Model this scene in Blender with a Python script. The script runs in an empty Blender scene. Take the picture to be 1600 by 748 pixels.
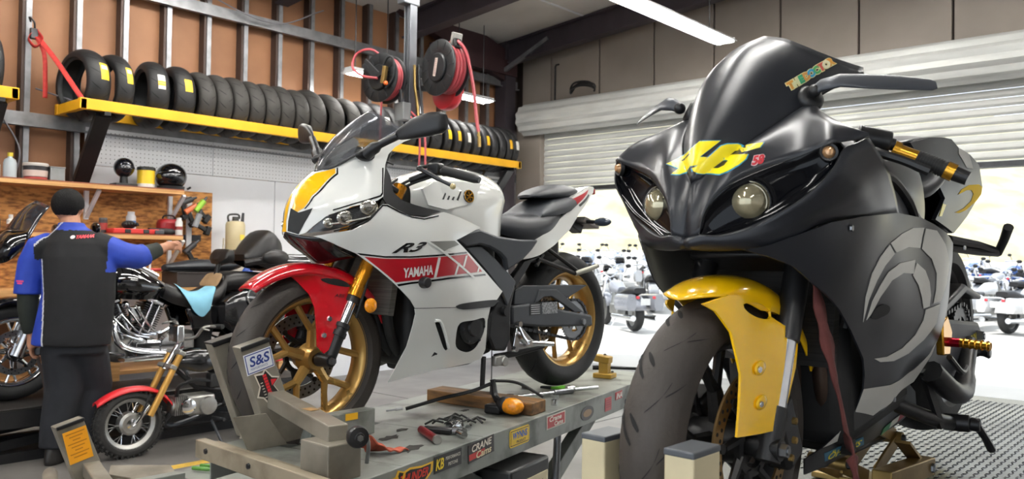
import bpy, bmesh, math, random
import numpy as np
from math import sin, cos, pi, radians, sqrt
from mathutils import Vector, Matrix, geometry as mgeo
random.seed(7)
SC = bpy.context.scene
COL = SC.collection
# ---------------------------------------------------------------- camera, sky, exposure
THETA = radians(41.7)          # the camera looks this far left of the room's +Y axis
cd = bpy.data.cameras.new('camera'); cam = bpy.data.objects.new('camera', cd); COL.objects.link(cam)
cd.sensor_fit = 'HORIZONTAL'; cd.sensor_width = 36.0; cd.lens = 36.0 * 1280 / 1600
cd.clip_start = 0.05; cd.clip_end = 200
pitch = math.atan(29 / 1280); roll = 0.0131
fwd = Vector((-sin(THETA) * cos(pitch), cos(THETA) * cos(pitch), sin(pitch)))
rt0 = Vector((cos(THETA), sin(THETA), 0)); up0 = rt0.cross(fwd)
rt = rt0 * cos(roll) + up0 * sin(roll); up = up0 * cos(roll) - rt0 * sin(roll)
m = Matrix((rt, up, -fwd)).transposed().to_4x4(); m.translation = (0, 0, 1.35)
cam.matrix_world = m
cd.dof.use_dof = True; cd.dof.focus_distance = 2.5; cd.dof.aperture_fstop = 6.5
SC.camera = cam
SC.view_settings.view_transform = 'Standard'; SC.view_settings.look = 'None'
SC.view_settings.gamma = 1.0; SC.view_settings.use_curve_mapping = False
SC.view_settings.exposure = 0.38
w = bpy.data.worlds.new('sky'); SC.world = w; w.use_nodes = True
nt = w.node_tree; bgn = nt.nodes['Background']
sky = nt.nodes.new('ShaderNodeTexSky'); sky.sky_type = 'HOSEK_WILKIE'; sky.turbidity = 6.0; sky.ground_albedo = 0.6
sky.sun_direction = Vector((-0.35, 0.35, 0.85)).normalized()
mixn = nt.nodes.new('ShaderNodeMix'); mixn.data_type = 'RGBA'; mixn.inputs[0].default_value = 0.65
nt.links.new(sky.outputs[0], mixn.inputs[6]); mixn.inputs[7].default_value = (0.86, 0.93, 1.0, 1)
nt.links.new(mixn.outputs[2], bgn.inputs[0]); bgn.inputs[1].default_value = 2.3
sl = bpy.data.lights.new('sun', 'SUN'); sl.energy = 3.6; sl.angle = radians(2); sl.color = (1, 0.97, 0.92)
so = bpy.data.objects.new('sun', sl); COL.objects.link(so)
so.rotation_euler = Vector((0.35, 0.3, -0.9)).to_track_quat('-Z', 'Y').to_euler()

# ---------------------------------------------------------------- materials
MATS = {}
def mat(name, col, rough=0.5, metal=0.0, coat=0.0, var=0.12, scale=6.0, bump=0.0, bscale=60.0, emit=0.0, alpha=1.0, trans=0.0, ior=1.45, col2=None, spec=0.5, stretch=None, rvar=0.08, thr=(0.35, 0.65)):
    """procedural principled material: noise drives colour, roughness and fine relief"""
    if name in MATS: return MATS[name]
    M = bpy.data.materials.new(name); M.use_nodes = True; t = M.node_tree; b = t.nodes['Principled BSDF']
    L = t.links.new
    tc = t.nodes.new('ShaderNodeTexCoord'); vec = tc.outputs['Object']
    if stretch:
        mp = t.nodes.new('ShaderNodeMapping'); mp.inputs['Scale'].default_value = stretch; L(vec, mp.inputs[0]); vec = mp.outputs[0]
    n = t.nodes.new('ShaderNodeTexNoise'); n.inputs['Scale'].default_value = scale; n.inputs['Detail'].default_value = 5; L(vec, n.inputs['Vector'])
    r = t.nodes.new('ShaderNodeValToRGB'); L(n.outputs[0], r.inputs[0])
    c2 = col2 if col2 else tuple(max(0, c * (1 - var)) for c in col)
    r.color_ramp.elements[0].position = thr[0]; r.color_ramp.elements[1].position = thr[1]
    r.color_ramp.elements[0].color = (*c2, 1); r.color_ramp.elements[1].color = (*col, 1)
    L(r.outputs[0], b.inputs['Base Color'])
    mr = t.nodes.new('ShaderNodeMapRange'); L(n.outputs[0], mr.inputs[0])
    mr.inputs[3].default_value = min(1, rough + rvar); mr.inputs[4].default_value = max(0.02, rough - rvar); L(mr.outputs[0], b.inputs['Roughness'])
    b.inputs['Metallic'].default_value = metal; b.inputs['Coat Weight'].default_value = coat; b.inputs['Coat Roughness'].default_value = 0.04
    b.inputs['Specular IOR Level'].default_value = spec
    if bump:
        n2 = t.nodes.new('ShaderNodeTexNoise'); n2.inputs['Scale'].default_value = bscale; n2.inputs['Detail'].default_value = 3; L(vec, n2.inputs['Vector'])
        bp = t.nodes.new('ShaderNodeBump'); bp.inputs['Strength'].default_value = bump; bp.inputs['Distance'].default_value = 0.003
        L(n2.outputs[0], bp.inputs['Height']); L(bp.outputs[0], b.inputs['Normal'])
    if emit:
        b.inputs['Emission Color'].default_value = (*col, 1); b.inputs['Emission Strength'].default_value = emit
    if trans: b.inputs['Transmission Weight'].default_value = trans; b.inputs['IOR'].default_value = ior
    if alpha < 1: b.inputs['Alpha'].default_value = alpha
    M.diffuse_color = (*col, 1)
    MATS[name] = M
    return M
def hexc(h):
    c = [int(h[i:i + 2], 16) / 255 for i in (0, 2, 4)]
    return tuple(((x + .055) / 1.055) ** 2.4 if x > .04045 else x / 12.92 for x in c)
white_paint = mat('white_paint', hexc('E6E7E2'), 0.22, 0.0, 0.8, var=0.03, scale=2)
yellow_paint = mat('yellow_paint', hexc('FBBC05'), 0.28, 0, 0.6, var=0.05)
red_paint = mat('red_paint', hexc('C2081A'), 0.2, 0, 0.9, var=0.06)
dark_red_paint = mat('dark_red_paint', hexc('B01020'), 0.3, 0, 0.5, var=0.05)
matte_black = mat('matte_black', hexc('24262B'), 0.32, 0.12, 0, var=0.10, scale=3, rvar=0.03, spec=0.42)
gloss_black = mat('gloss_black', (0.006, 0.006, 0.007), 0.10, 0, 0.6, var=0.1)
satin_black = mat('satin_black', (0.014, 0.014, 0.015), 0.38, 0.1, 0, var=0.2)
flat_black = mat('flat_black', (0.012, 0.012, 0.012), 0.65, 0, 0, var=0.3)
dark_plastic = mat('dark_plastic', hexc('3A3D42'), 0.5, 0, 0, var=0.12, bump=0.12, bscale=500)
seat_vinyl = mat('seat_vinyl', hexc('26292E'), 0.42, 0, 0, var=0.12, bump=0.12, bscale=350)
rubber = mat('rubber', hexc('232323'), 0.62, 0, 0, var=0.25, scale=9, bump=0.2, bscale=90)
used_rubber = mat('used_rubber', hexc('403A35'), 0.62, 0, 0, var=0.3, scale=7, bump=0.25, bscale=120)
groove_black = mat('groove_black', (0.006, 0.006, 0.006), 0.85, var=0.2)
wheel_gold = mat('wheel_gold', hexc('C29B58'), 0.30, 0.7, 0.1, var=0.1)
fork_gold = mat('fork_gold', hexc('D08A1C'), 0.25, 0.85, 0.2, var=0.1, stretch=(20, 20, 1))
gold_ano = mat('gold_anodised', hexc('D9A032'), 0.24, 0.9, 0.2, var=0.12)
zinc_gold = mat('zinc_gold', hexc('A98D55'), 0.38, 0.8, 0, var=0.3, scale=12)
chrome = mat('chrome', (0.75, 0.76, 0.78), 0.12, 1.0, 0, var=0.05)
steel = mat('steel', hexc('8E9093'), 0.32, 0.9, 0, var=0.2, scale=14)
dark_steel = mat('dark_steel', hexc('4A4B4D'), 0.42, 0.8, 0, var=0.25, scale=14)
alu = mat('cast_aluminium', hexc('A9A8A3'), 0.42, 0.8, 0, var=0.2, scale=14)
table_grey = mat('table_grey', hexc('868A84'), 0.40, 0.2, 0, col2=hexc('50524D'), scale=7, bump=0.06, bscale=40, thr=(0.32, 0.52))
chock_grey = mat('chock_grey', hexc('8E887B'), 0.42, 0.3, 0, col2=hexc('5F594E'), scale=6, bump=0.05, bscale=40, thr=(0.25, 0.6))
amber = mat('amber_lens', hexc('F79A10'), 0.15, 0, 0.5, var=0.3, scale=90, bump=0.4, bscale=150)
glass_dark = mat('smoked_screen', (0.10, 0.11, 0.13), 0.05, 0, 0, trans=0.85, alpha=0.62, ior=1.15, var=0.05)
lens_clear = mat('clear_lens', (0.9, 0.9, 0.88), 0.03, 0, 0, trans=1.0, alpha=0.25, ior=1.3, var=0.02)
# ---------------------------------------------------------------- mesh helpers
def V3(p): return Vector(p)
def catmull(pts, n, closed=False):
    """resample a polyline by a centripetal-like spline to n points, even in arc length"""
    P = np.array(pts, float); k = len(P)
    if k == 2: return [tuple(P[0] + (P[1] - P[0]) * i / (n - 1)) for i in range(n)]
    if closed: Q = np.vstack([P[-1], P, P[0], P[1]]); segs = k
    else: Q = np.vstack([2 * P[0] - P[1], P, 2 * P[-1] - P[-2]]); segs = k - 1
    out = []; m_ = 14
    for i in range(segs):
        p0, p1, p2, p3 = Q[i:i + 4]
        for j in range(m_):
            t = j / m_
            out.append(0.5 * (2 * p1 + (p2 - p0) * t + (2 * p0 - 5 * p1 + 4 * p2 - p3) * t * t + (3 * p1 - p0 - 3 * p2 + p3) * t ** 3))
    if not closed: out.append(P[-1])
    else: out.append(out[0])
    out = np.array(out); d = np.r_[0, np.cumsum(np.linalg.norm(np.diff(out, axis=0), axis=1))]
    s = np.linspace(0, d[-1], n + 1)[:-1] if closed else np.linspace(0, d[-1], n)
    return [tuple(np.interp(x, d, out[:, c]) for c in range(P.shape[1])) for x in s]
class MB:
    def __init__(s): s.V = []; s.F = []
    def add(s, vs, fs):
        o = len(s.V); s.V += [tuple(v) for v in vs]; s.F += [tuple(i + o for i in f) for f in fs]; return s
    def box(s, c, d, rot=None):
        x, y, z = d[0] / 2, d[1] / 2, d[2] / 2
        vs = [Vector(p) for p in ((-x, -y, -z), (x, -y, -z), (x, y, -z), (-x, y, -z), (-x, -y, z), (x, -y, z), (x, y, z), (-x, y, z))]
        if rot is not None: vs = [rot @ v for v in vs]
        return s.add([v + Vector(c) for v in vs], [(0, 3, 2, 1), (4, 5, 6, 7), (0, 1, 5, 4), (1, 2, 6, 5), (2, 3, 7, 6), (3, 0, 4, 7)])
    def bar(s, p0, p1, w_, h_, up=(0, 0, 1)):
        """rectangular bar from p0 to p1"""
        a, b = Vector(p0), Vector(p1); d = (b - a).normalized(); u = Vector(up)
        if abs(d.dot(u)) > .98: u = Vector((1, 0, 0))
        r = d.cross(u).normalized(); u = r.cross(d)
        vs = [q + r * (w_ / 2 * i) + u * (h_ / 2 * j) for q in (a, b) for i, j in ((-1, -1), (1, -1), (1, 1), (-1, 1))]
        return s.add(vs, [(0, 1, 2, 3), (7, 6, 5, 4), (0, 4, 5, 1), (1, 5, 6, 2), (2, 6, 7, 3), (3, 7, 4, 0)])
    def tube(s, pts, r, n=8, closed=False, caps=True, sx=1.0):
        P = [Vector(p) for p in pts]; k = len(P); R = r if isinstance(r, (list, tuple)) else [r] * k
        T = []
        for i in range(k):
            a = P[i - 1] if (i or closed) else P[0]; b = P[(i + 1) % k] if (i < k - 1 or closed) else P[-1]
            T.append((b - a).normalized())
        u = Vector((0, 0, 1)) if abs(T[0].z) < .9 else Vector((1, 0, 0))
        vs = []
        for i in range(k):
            u = (u - T[i] * u.dot(T[i])).normalized(); v = T[i].cross(u)
            vs += [P[i] + (u * cos(2 * pi * j / n) + v * (sin(2 * pi * j / n) * sx)) * R[i] for j in range(n)]
        fs = []
        for i in range(k if closed else k - 1):
            q = (i + 1) % k
            fs += [(i * n + j, i * n + (j + 1) % n, q * n + (j + 1) % n, q * n + j) for j in range(n)]
        if caps and not closed: fs += [tuple(range(n))[::-1], tuple((k - 1) * n + j for j in range(n))]
        return s.add(vs, fs)
    def cyl(s, p0, p1, r, r1=None, n=16): return s.tube([p0, p1], [r, r if r1 is None else r1], n)
    def lathe(s, prof, o=(0, 0, 0), ax=(0, 0, 1), n=32, arc=None, closed=False):
        """prof: (radius, height along axis); closed joins last profile point to first"""
        a = Vector(ax).normalized(); u = Vector((1, 0, 0)) if abs(a.x) < .9 else Vector((0, 0, 1))
        u = (u - a * u.dot(a)).normalized(); v = a.cross(u); o = Vector(o); k = len(prof)
        full = arc is None; a0, a1 = (0, 2 * pi) if full else arc; m_ = n if full else n + 1
        vs = []
        for j in range(m_):
            t = a0 + (a1 - a0) * j / n
            vs += [o + (u * cos(t) + v * sin(t)) * r + a * h for r, h in prof]
        fs = []
        for j in range(n):
            q = (j + 1) % m_
            for i in range(k if closed else k - 1):
                fs.append((j * k + i, q * k + i, q * k + (i + 1) % k, j * k + (i + 1) % k))
        return s.add(vs, fs)
    def prism(s, poly, ext):
        """closed 3-D polygon pushed along ext"""
        e = Vector(ext); n = len(poly); P = [Vector(p) for p in poly]
        return s.add(P + [p + e for p in P], [tuple(range(n))[::-1], tuple(range(n, 2 * n))] + [(i, (i + 1) % n, n + (i + 1) % n, n + i) for i in range(n)])
    def rows(s, rows, closed=False, capends=False):
        """quad patch through rows of equal length"""
        k = len(rows[0]); vs = [p for r in rows for p in r]; fs = []
        for i in range(len(rows) - 1):
            for j in range(k if closed else k - 1):
                fs.append((i * k + j, i * k + (j + 1) % k, (i + 1) * k + (j + 1) % k, (i + 1) * k + j))
        if capends: fs += [tuple(range(k))[::-1], tuple((len(rows) - 1) * k + j for j in range(k))]
        return s.add(vs, fs)
    def sph(s, c, r, n=16, m_=10, sc=(1, 1, 1)):
        c = Vector(c); rows = []
        for i in range(m_ + 1):
            t = pi * i / m_
            rows.append([c + Vector((sin(t) * cos(2 * pi * j / n) * sc[0], sin(t) * sin(2 * pi * j / n) * sc[1], cos(t) * sc[2])) * r for j in range(n)])
        return s.rows(rows, closed=True)
    def mirror(s):
        q = MB(); q.V = [(v[0], -v[1], v[2]) for v in s.V]; q.F = [f[::-1] for f in s.F]; return q
    def xf(s, M):
        s.V = [tuple(M @ Vector(v)) for v in s.V]; return s
    def build(s, name, material, parent=None, smooth=True, bevel=0.0, sub=0, solid=0.0, ang=38, kind=None, label=None, merge=True):
        me = bpy.data.meshes.new(name); me.from_pydata(s.V, [], s.F)
        bm = bmesh.new(); bm.from_mesh(me)
        if merge: bmesh.ops.remove_doubles(bm, verts=bm.verts, dist=1e-5)
        bmesh.ops.recalc_face_normals(bm, faces=bm.faces)
        bm.to_mesh(me); bm.free()
        return mkobj(name, me, material, parent, smooth, bevel, sub, solid, ang, kind, label)
def mkobj(name, me, material, parent=None, smooth=True, bevel=0.0, sub=0, solid=0.0, ang=38, kind=None, label=None):
    if smooth:
        me.polygons.foreach_set('use_smooth', [True] * len(me.polygons))
        me.set_sharp_from_angle(angle=radians(ang))
    o = bpy.data.objects.new(name, me); COL.objects.link(o)
    if material is not None and not me.materials: me.materials.append(material)
    if solid:
        q = o.modifiers.new('solid', 'SOLIDIFY'); q.thickness = solid; q.offset = 0
    if bevel:
        q = o.modifiers.new('bevel', 'BEVEL'); q.width = bevel; q.segments = 2; q.limit_method = 'ANGLE'; q.angle_limit = radians(40)
    if sub:
        q = o.modifiers.new('sub', 'SUBSURF'); q.levels = sub; q.render_levels = sub
    if parent is not None: o.parent = parent
    if kind: o['kind'] = kind
    if label: o['label'] = label
    return o
def thing(name, label, cat, loc=(0, 0, 0), rot=(0, 0, 0), group=None):
    o = bpy.data.objects.new(name, None); COL.objects.link(o); o.location = loc; o.rotation_euler = rot; o.empty_display_size = 0.05
    o['label'] = label; o['category'] = cat
    if group: o['group'] = group
    return o
def tag(o, label, cat, group=None):
    o['label'] = label; o['category'] = cat
    if group: o['group'] = group
    return o
def dup(root, loc=None, rot=None, label=None, scale=None):
    r = root.copy(); COL.objects.link(r)
    if loc is not None: r.location = loc
    if rot is not None: r.rotation_euler = rot
    if scale is not None: r.scale = scale
    if label: r['label'] = label
    for ch in list(root.children):
        c = ch.copy(); COL.objects.link(c); c.parent = r
        for g in list(ch.children):
            d = g.copy(); COL.objects.link(d); d.parent = c
    return r
def struct(o): o['kind'] = 'structure'; return o
def inst(src, parent, loc=None, rot=None):
    """another piece that shares its mesh"""
    c = src.copy(); COL.objects.link(c); c.parent = parent
    if loc is not None: c.location = loc
    if rot is not None: c.rotation_euler = rot
    return c
class TPS:
    """smooth surface through scattered control points (a, b) -> value"""
    def __init__(s, pts, lam=1e-4):
        P = np.array(pts, float); s.P = P[:, :2]; n = len(P)
        K = s.k(s.P, s.P) + lam * np.eye(n); Q = np.c_[np.ones(n), s.P]
        A = np.zeros((n + 3, n + 3)); A[:n, :n] = K; A[:n, n:] = Q; A[n:, :n] = Q.T
        s.c = np.linalg.solve(A, np.r_[P[:, 2], 0, 0, 0])
    def k(s, A, B):
        d = ((A[:, None, :] - B[None]) ** 2).sum(-1); return d * np.log(d + 1e-12) * .5
    def __call__(s, a, b):
        q = np.array([[a, b]], float); return float((s.k(q, s.P) @ s.c[:-3])[0] + s.c[-3] + s.c[-2] * a + s.c[-1] * b)
    def many(s, Q):
        Q = np.array(Q, float); return s.k(Q, s.P) @ s.c[:-3] + s.c[-3] + Q @ s.c[-2:]
def fill2d(outline, step, holes=()):
    """triangulated 2-D polygon with interior points; returns verts, faces"""
    pts = [Vector(p) for p in outline]; es = [(i, (i + 1) % len(pts)) for i in range(len(pts))]
    loops = [list(outline)]
    for h in holes:
        o = len(pts); pts += [Vector(p) for p in h]; es += [(o + i, o + (i + 1) % len(h)) for i in range(len(h))]; loops.append(list(h))
    def inside(x, y):
        c = False
        for lp in loops:
            for i in range(len(lp)):
                (x1, y1), (x2, y2) = lp[i], lp[i - 1]
                if (y1 > y) != (y2 > y) and x < (x2 - x1) * (y - y1) / (y2 - y1) + x1: c = not c
        return c
    A = np.array(outline); lo, hi = A.min(0), A.max(0); B = np.array([tuple(p) for p in pts])
    y = lo[1] + step * .5; k = 0
    while y < hi[1]:
        x = lo[0] + step * (.5 if k % 2 else 0)
        while x < hi[0]:
            if inside(x, y) and ((B - (x, y)) ** 2).sum(1).min() > (step * .45) ** 2: pts.append(Vector((x, y)))
            x += step
        y += step * .87; k += 1
    r = mgeo.delaunay_2d_cdt(pts, es, [], 0, 1e-6)
    vs = [tuple(v) for v in r[0]]; fs = []
    for f in r[2]:
        cx = sum(vs[i][0] for i in f) / len(f); cy = sum(vs[i][1] for i in f) / len(f)
        if inside(cx, cy): fs.append(tuple(f))
    return vs, fs
def dens(outline, d):
    out = []
    for i in range(len(outline)):
        a, b = np.array(outline[i]), np.array(outline[(i + 1) % len(outline)]); k = max(1, int(np.linalg.norm(b - a) / d))
        out += [tuple(a + (b - a) * j / k) for j in range(k)]
    return out
def panel(name, outline, surf, material, parent, off=0.0, thick=0.004, step=0.03, side=1, holes=(), smooth_outline=False, mirror=False, label=None, ymin=None):
    """thin shell on the height field y = surf(x, z), cut to an outline in (x, z); side -1 = right flank"""
    if smooth_outline: outline = catmull(outline, max(40, len(outline) * 5), closed=True)
    ol = dens(outline, step); hs = [dens(h, step) for h in holes]
    vs, fs = fill2d(ol, step, hs); Y = surf.many(vs) + off
    if ymin is not None: Y = np.maximum(Y, ymin)
    mb = MB(); n = len(vs)
    A = [(v[0], side * y, v[1]) for v, y in zip(vs, Y)]; Bk = [(v[0], side * (y - thick), v[1]) for v, y in zip(vs, Y)]
    cnt = {}
    for f in fs:
        for i in range(len(f)):
            e = (f[i], f[(i + 1) % len(f)]); k = tuple(sorted(e)); cnt.setdefault(k, []).append(e)
    fl = list(fs) + [tuple(i + n for i in f[::-1]) for f in fs]
    for k, e in cnt.items():
        if len(e) == 1: a, b = e[0]; fl.append((b, a, a + n, b + n))
    mb.add(A + Bk, fl)
    return mb.build(name, material, parent, ang=40, label=label, merge=False)
def text_mesh(txt, size=1.0, bold=0.0, shear=0.0, space=1.0, width=1.0):
    """2-D triangles of a line of lettering, centred on the origin"""
    c = bpy.data.curves.new('lettering', 'FONT'); c.body = txt; c.size = size; c.offset = bold; c.shear = shear; c.space_character = space
    c.align_x = 'CENTER'; c.align_y = 'CENTER'; c.resolution_u = 3
    o = bpy.data.objects.new('lettering', c); COL.objects.link(o)
    dg = bpy.context.evaluated_depsgraph_get(); me = bpy.data.meshes.new_from_object(o.evaluated_get(dg))
    vs = [(v.co.x * width, v.co.y) for v in me.vertices]; fs = [tuple(p.vertices) for p in me.polygons]
    bpy.data.objects.remove(o); bpy.data.curves.remove(c); bpy.data.meshes.remove(me)
    xs = [v[0] for v in vs]; ys = [v[1] for v in vs]; cx, cy = (min(xs) + max(xs)) / 2, (min(ys) + max(ys)) / 2
    return [(x - cx, y - cy) for x, y in vs], fs, (max(xs) - min(xs), max(ys) - min(ys))
def letters(name, txt, material, parent, o, ux, uy, w_=None, h_=None, lift=0.001, bold=0.0, shear=0.0, surf=None, space=1.0):
    """lettering on a plane: o centre, ux along the line, uy up; or fn(x, y) -> 3-D point given as surf"""
    vs, fs, (tw, th) = text_mesh(txt, 1.0, bold, shear, space)
    sx = w_ / tw if w_ else h_ / th; sy = h_ / th if h_ else sx
    mb = MB()
    if surf: P = [surf(x * sx, y * sy) for x, y in vs]
    else:
        ux, uy = Vector(ux).normalized(), Vector(uy).normalized(); nn = ux.cross(uy) * lift
        P = [Vector(o) + ux * (x * sx) + uy * (y * sy) + nn for x, y in vs]
    mb.add(P, fs)
    me = bpy.data.meshes.new(name); me.from_pydata([tuple(p) for p in mb.V], [], mb.F)
    return mkobj(name, me, material, parent, smooth=False)
def plate(name, material, parent, o, ux, uy, w_, h_, t=0.0015, rnd=0.0):
    """flat sticker or sign plate, o its centre"""
    ux, uy = Vector(ux).normalized(), Vector(uy).normalized(); nn = ux.cross(uy)
    pts = []
    if rnd:
        for cx, cy, a0 in ((1, 1, 0), (-1, 1, 90), (-1, -1, 180), (1, -1, 270)):
            for k in range(5):
                a = radians(a0 + k * 22.5); pts.append((cx * (w_ / 2 - rnd) + rnd * cos(a), cy * (h_ / 2 - rnd) + rnd * sin(a)))
    else: pts = [(w_ / 2, h_ / 2), (-w_ / 2, h_ / 2), (-w_ / 2, -h_ / 2), (w_ / 2, -h_ / 2)]
    return MB().prism([Vector(o) + ux * x + uy * y for x, y in pts], nn * t).build(name, material, parent, smooth=False)
# ---------------------------------------------------------------- the building
concrete = mat('concrete', hexc('807C78'), 0.40, 0, 0, col2=hexc('55524F'), scale=1.3, bump=0.08, bscale=60, thr=(0.3, 0.7))
lot_mat = mat('lot_concrete', hexc('C9C6C0'), 0.8, 0, 0, var=0.15, scale=0.5, bump=0.05, bscale=30)
brown_board = mat('brown_board', hexc('A3734F'), 0.6, 0, 0, col2=hexc('7E563B'), scale=1.2, thr=(0.25, 0.7))
backing = mat('dark_cavity', hexc('3A2F2A'), 0.8)
galv = mat('galvanised_steel', hexc('8E8F92'), 0.4, 0.7, 0, var=0.25, scale=9)
stud_dark = mat('stud_shaded_steel', hexc('4D3F39'), 0.5, 0.4, 0, var=0.2, scale=5)  # shade on the galvanised studs put into the colour as dark brown
white_wall = mat('white_board', hexc('E0E1E4'), 0.55, 0, 0, var=0.06, scale=2)
beige_panel = mat('beige_panel', hexc('9A9086'), 0.6, 0, 0, var=0.15, scale=1.4)
beam_mat = mat('dark_beam', hexc('4A4349'), 0.5, 0.3, 0, var=0.2, scale=3)
brown_beam = mat('brown_beam', hexc('4A3436'), 0.5, 0.3, 0, var=0.2, scale=3)
slat_mat = mat('door_slat_white', hexc('D2D4D0'), 0.45, 0.1, 0, var=0.12, scale=3, stretch=(1, 6, 6))
insul = mat('roof_insulation', hexc('CFCBC4'), 0.6, 0, 0, var=0.12, scale=2, bump=0.3, bscale=8)
bank_mat = mat('dry_bank', hexc('D2C8A4'), 0.9, 0, 0, col2=hexc('ABA27E'), scale=0.8, bump=0.5, bscale=3)
# pegboard: a grid of small dark holes
peg = bpy.data.materials.new('pegboard'); peg.use_nodes = True
_t = peg.node_tree; _b = _t.nodes['Principled BSDF']; _tc = _t.nodes.new('ShaderNodeTexCoord')
_v = _t.nodes.new('ShaderNodeTexVoronoi'); _v.inputs['Randomness'].default_value = 0.0; _v.inputs['Scale'].default_value = 26; _v.voronoi_dimensions = '2D'
_s = _t.nodes.new('ShaderNodeSeparateXYZ'); _c = _t.nodes.new('ShaderNodeCombineXYZ')
_t.links.new(_tc.outputs['Object'], _s.inputs[0]); _t.links.new(_s.outputs[1], _c.inputs[0]); _t.links.new(_s.outputs[2], _c.inputs[1]); _t.links.new(_c.outputs[0], _v.inputs['Vector'])
_r = _t.nodes.new('ShaderNodeValToRGB'); _r.color_ramp.elements[0].position = 0.10; _r.color_ramp.elements[1].position = 0.14
_r.color_ramp.elements[0].color = (*hexc('6A6A68'), 1); _r.color_ramp.elements[1].color = (*hexc('DCDDDF'), 1)
_t.links.new(_v.outputs['Distance'], _r.inputs[0]); _t.links.new(_r.outputs[0], _b.inputs['Base Color']); _b.inputs['Roughness'].default_value = 0.6
XW, YB = -7.7, 8.5
fl = struct(MB().box((-1.3, 2.2, -0.05), (13.2, 13.0, 0.1)).build('floor', concrete, smooth=False))
for k, (x, y) in enumerate([(-4.0, None), (0.6, None), (None, 1.0), (None, 5.2)]):      # sawn joints
    j = MB().box((x if x is not None else -1.3, y if y is not None else 2.2, 0.0005), (0.012 if x is not None else 13, 13 if x is not None else 0.012, 0.001)).build('joint', flat_black, fl, smooth=False)
lot = struct(MB().box((10, 33.7, -0.06), (110, 50, 0.1)).build('lot_ground', lot_mat, smooth=False))
# ground beyond the lot: a gentle rise, then a bank of dry grass
def rise(x, y):
    d = -x * sin(THETA) + y * cos(THETA); return max(0.0, (d - 16.5) * .075) + max(0.0, d - 27) * .38
rows = []
for i in range(30):
    row = []
    for j in range(60):
        u = -45 + j * 1.6; d = 15.5 + i * 1.1; x = u * cos(THETA) - d * sin(THETA); y = u * sin(THETA) + d * cos(THETA)
        row.append((x, y, -0.012 + rise(x, y) + (0.25 * sin(u * .7 + i) + 0.2 * sin(u * .31 + 2 * i)) * min(1, max(0, (d - 27) / 5))))
    rows.append(row)
struct(MB().rows([r for r in rows[:13]]).build('lot_slope', lot_mat)); struct(MB().rows([r for r in rows[12:]]).build('bank', bank_mat))
# left wall: cavity, boards between studs, studs, girts
wl = struct(MB().box((XW - 0.09, 2.4, 2.5), (0.06, 13.0, 5.2)).build('wall_left', backing, smooth=False))
studs = [2.40 + 0.402 * k for k in range(-15, 16)]
sm = None
for k in range(len(studs) - 1):
    y0, y1 = studs[k], studs[k + 1]
    b = MB().box((XW - 0.045, (y0 + y1) / 2, 2.5), (0.025, y1 - y0 - 0.012, 5.2)).build('wall_panel', brown_board, wl, smooth=False)
for y in studs:
    if sm is None: sm = MB().box((0, -0.03, 0), (0.10, 0.035, 5.2)).build('stud', stud_dark, wl, smooth=False); sm.location = (XW + 0.02, y, 2.5); fm = MB().box((0, 0, 0), (0.012, 0.045, 5.2)).build('stud_flange', galv, wl, smooth=False); fm.location = (XW + 0.076, y, 2.5)
    else: inst(sm, wl, (XW + 0.02, y, 2.5)); inst(fm, wl, (XW + 0.076, y, 2.5))
for z in (2.46, 3.76):
    g = MB()
    for yy in (0,):
        g.prism([(XW + 0.085, -4.0, z - .06), (XW + 0.085, -4.0, z + .06), (XW + 0.105, -4.0, z + .06), (XW + 0.105, -4.0, z - .045), (XW + 0.14, -4.0, z - .045), (XW + 0.14, -4.0, z - .06)], (0, 12.6, 0))
    g.build('girt', galv, wl, smooth=False)
for k in range(3):
    y0 = 2.86 + k * 1.9; y1 = min(8.45, y0 + 1.9)
    MB().box((XW + 0.10, (y0 + y1) / 2, 1.06), (0.02, y1 - y0 - 0.006, 2.12)).build('white_panel', white_wall, wl, smooth=False, bevel=0.002)
for y0, y1 in ((2.86, 4.06), (4.06, 6.2), (6.2, 8.45)):
    MB().box((XW + 0.10, (y0 + y1) / 2, 2.29), (0.02, y1 - y0 - 0.004, 0.33)).build('pegboard', peg, wl, smooth=False)
MB().box((XW + 0.15, 7.7, 3.95), (0.16, 1.5, 0.20)).build('eave_beam', brown_beam, wl, smooth=False)
MB().bar((XW + 0.12, 8.4, 3.95), (XW + 0.12, 4.9, 4.95), 0.12, 0.42).build('sloping_beam', brown_beam, wl, smooth=False)
MB().bar((XW + 0.1, 8.35, 1.3), (XW + 0.1, 8.35, 4.6), 0.2, 0.2).build('corner_column', beam_mat, wl, smooth=False)
for p, q in (((XW + .22, 8.2, 3.9), (XW + .9, 8.3, 4.25)), ((XW + .2, 8.25, 3.0), (XW + .2, 7.6, 2.1))):
    MB().bar(p, q, 0.05, 0.05).build('brace', galv, wl, smooth=False)
# back wall: panels over and beside the roll-up door
wb = struct(MB().box((-1.3, YB + 0.3, 4.15), (13.2, 0.05, 2.0)).build('wall_back', backing, smooth=False))
xs = [-7.62, -7.09, -6.28, -5.45, -4.63, -3.82, -2.97, -2.08, -1.25, -0.4, 0.45, 1.3, 2.15, 3.0, 3.85, 4.7]
for a, b in zip(xs[:-1], xs[1:]):
    MB().box(((a + b) / 2, YB + 0.25, 4.15), (b - a - 0.022, 0.05, 1.95)).build('wall_panel', beige_panel, wb, smooth=False, bevel=0.006)
MB().box((-7.35, YB + 0.14, 1.6), (0.44, 0.16, 3.2)).build('jamb', beige_panel, wb, smooth=False, bevel=0.01)
MB().box((3.2, YB + 0.14, 1.6), (3.0, 0.16, 3.2)).build('wall_panel', beige_panel, wb, smooth=False, bevel=0.01)
wr = struct(MB().box((4.75, 2.2, 2.5), (0.1, 13, 5.2)).build('wall_right', white_wall, smooth=False))
wf = struct(MB().box((-6.2, -4.2, 2.6), (3.2, 0.1, 5.3)).build('wall_front', white_wall, smooth=False))
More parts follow.
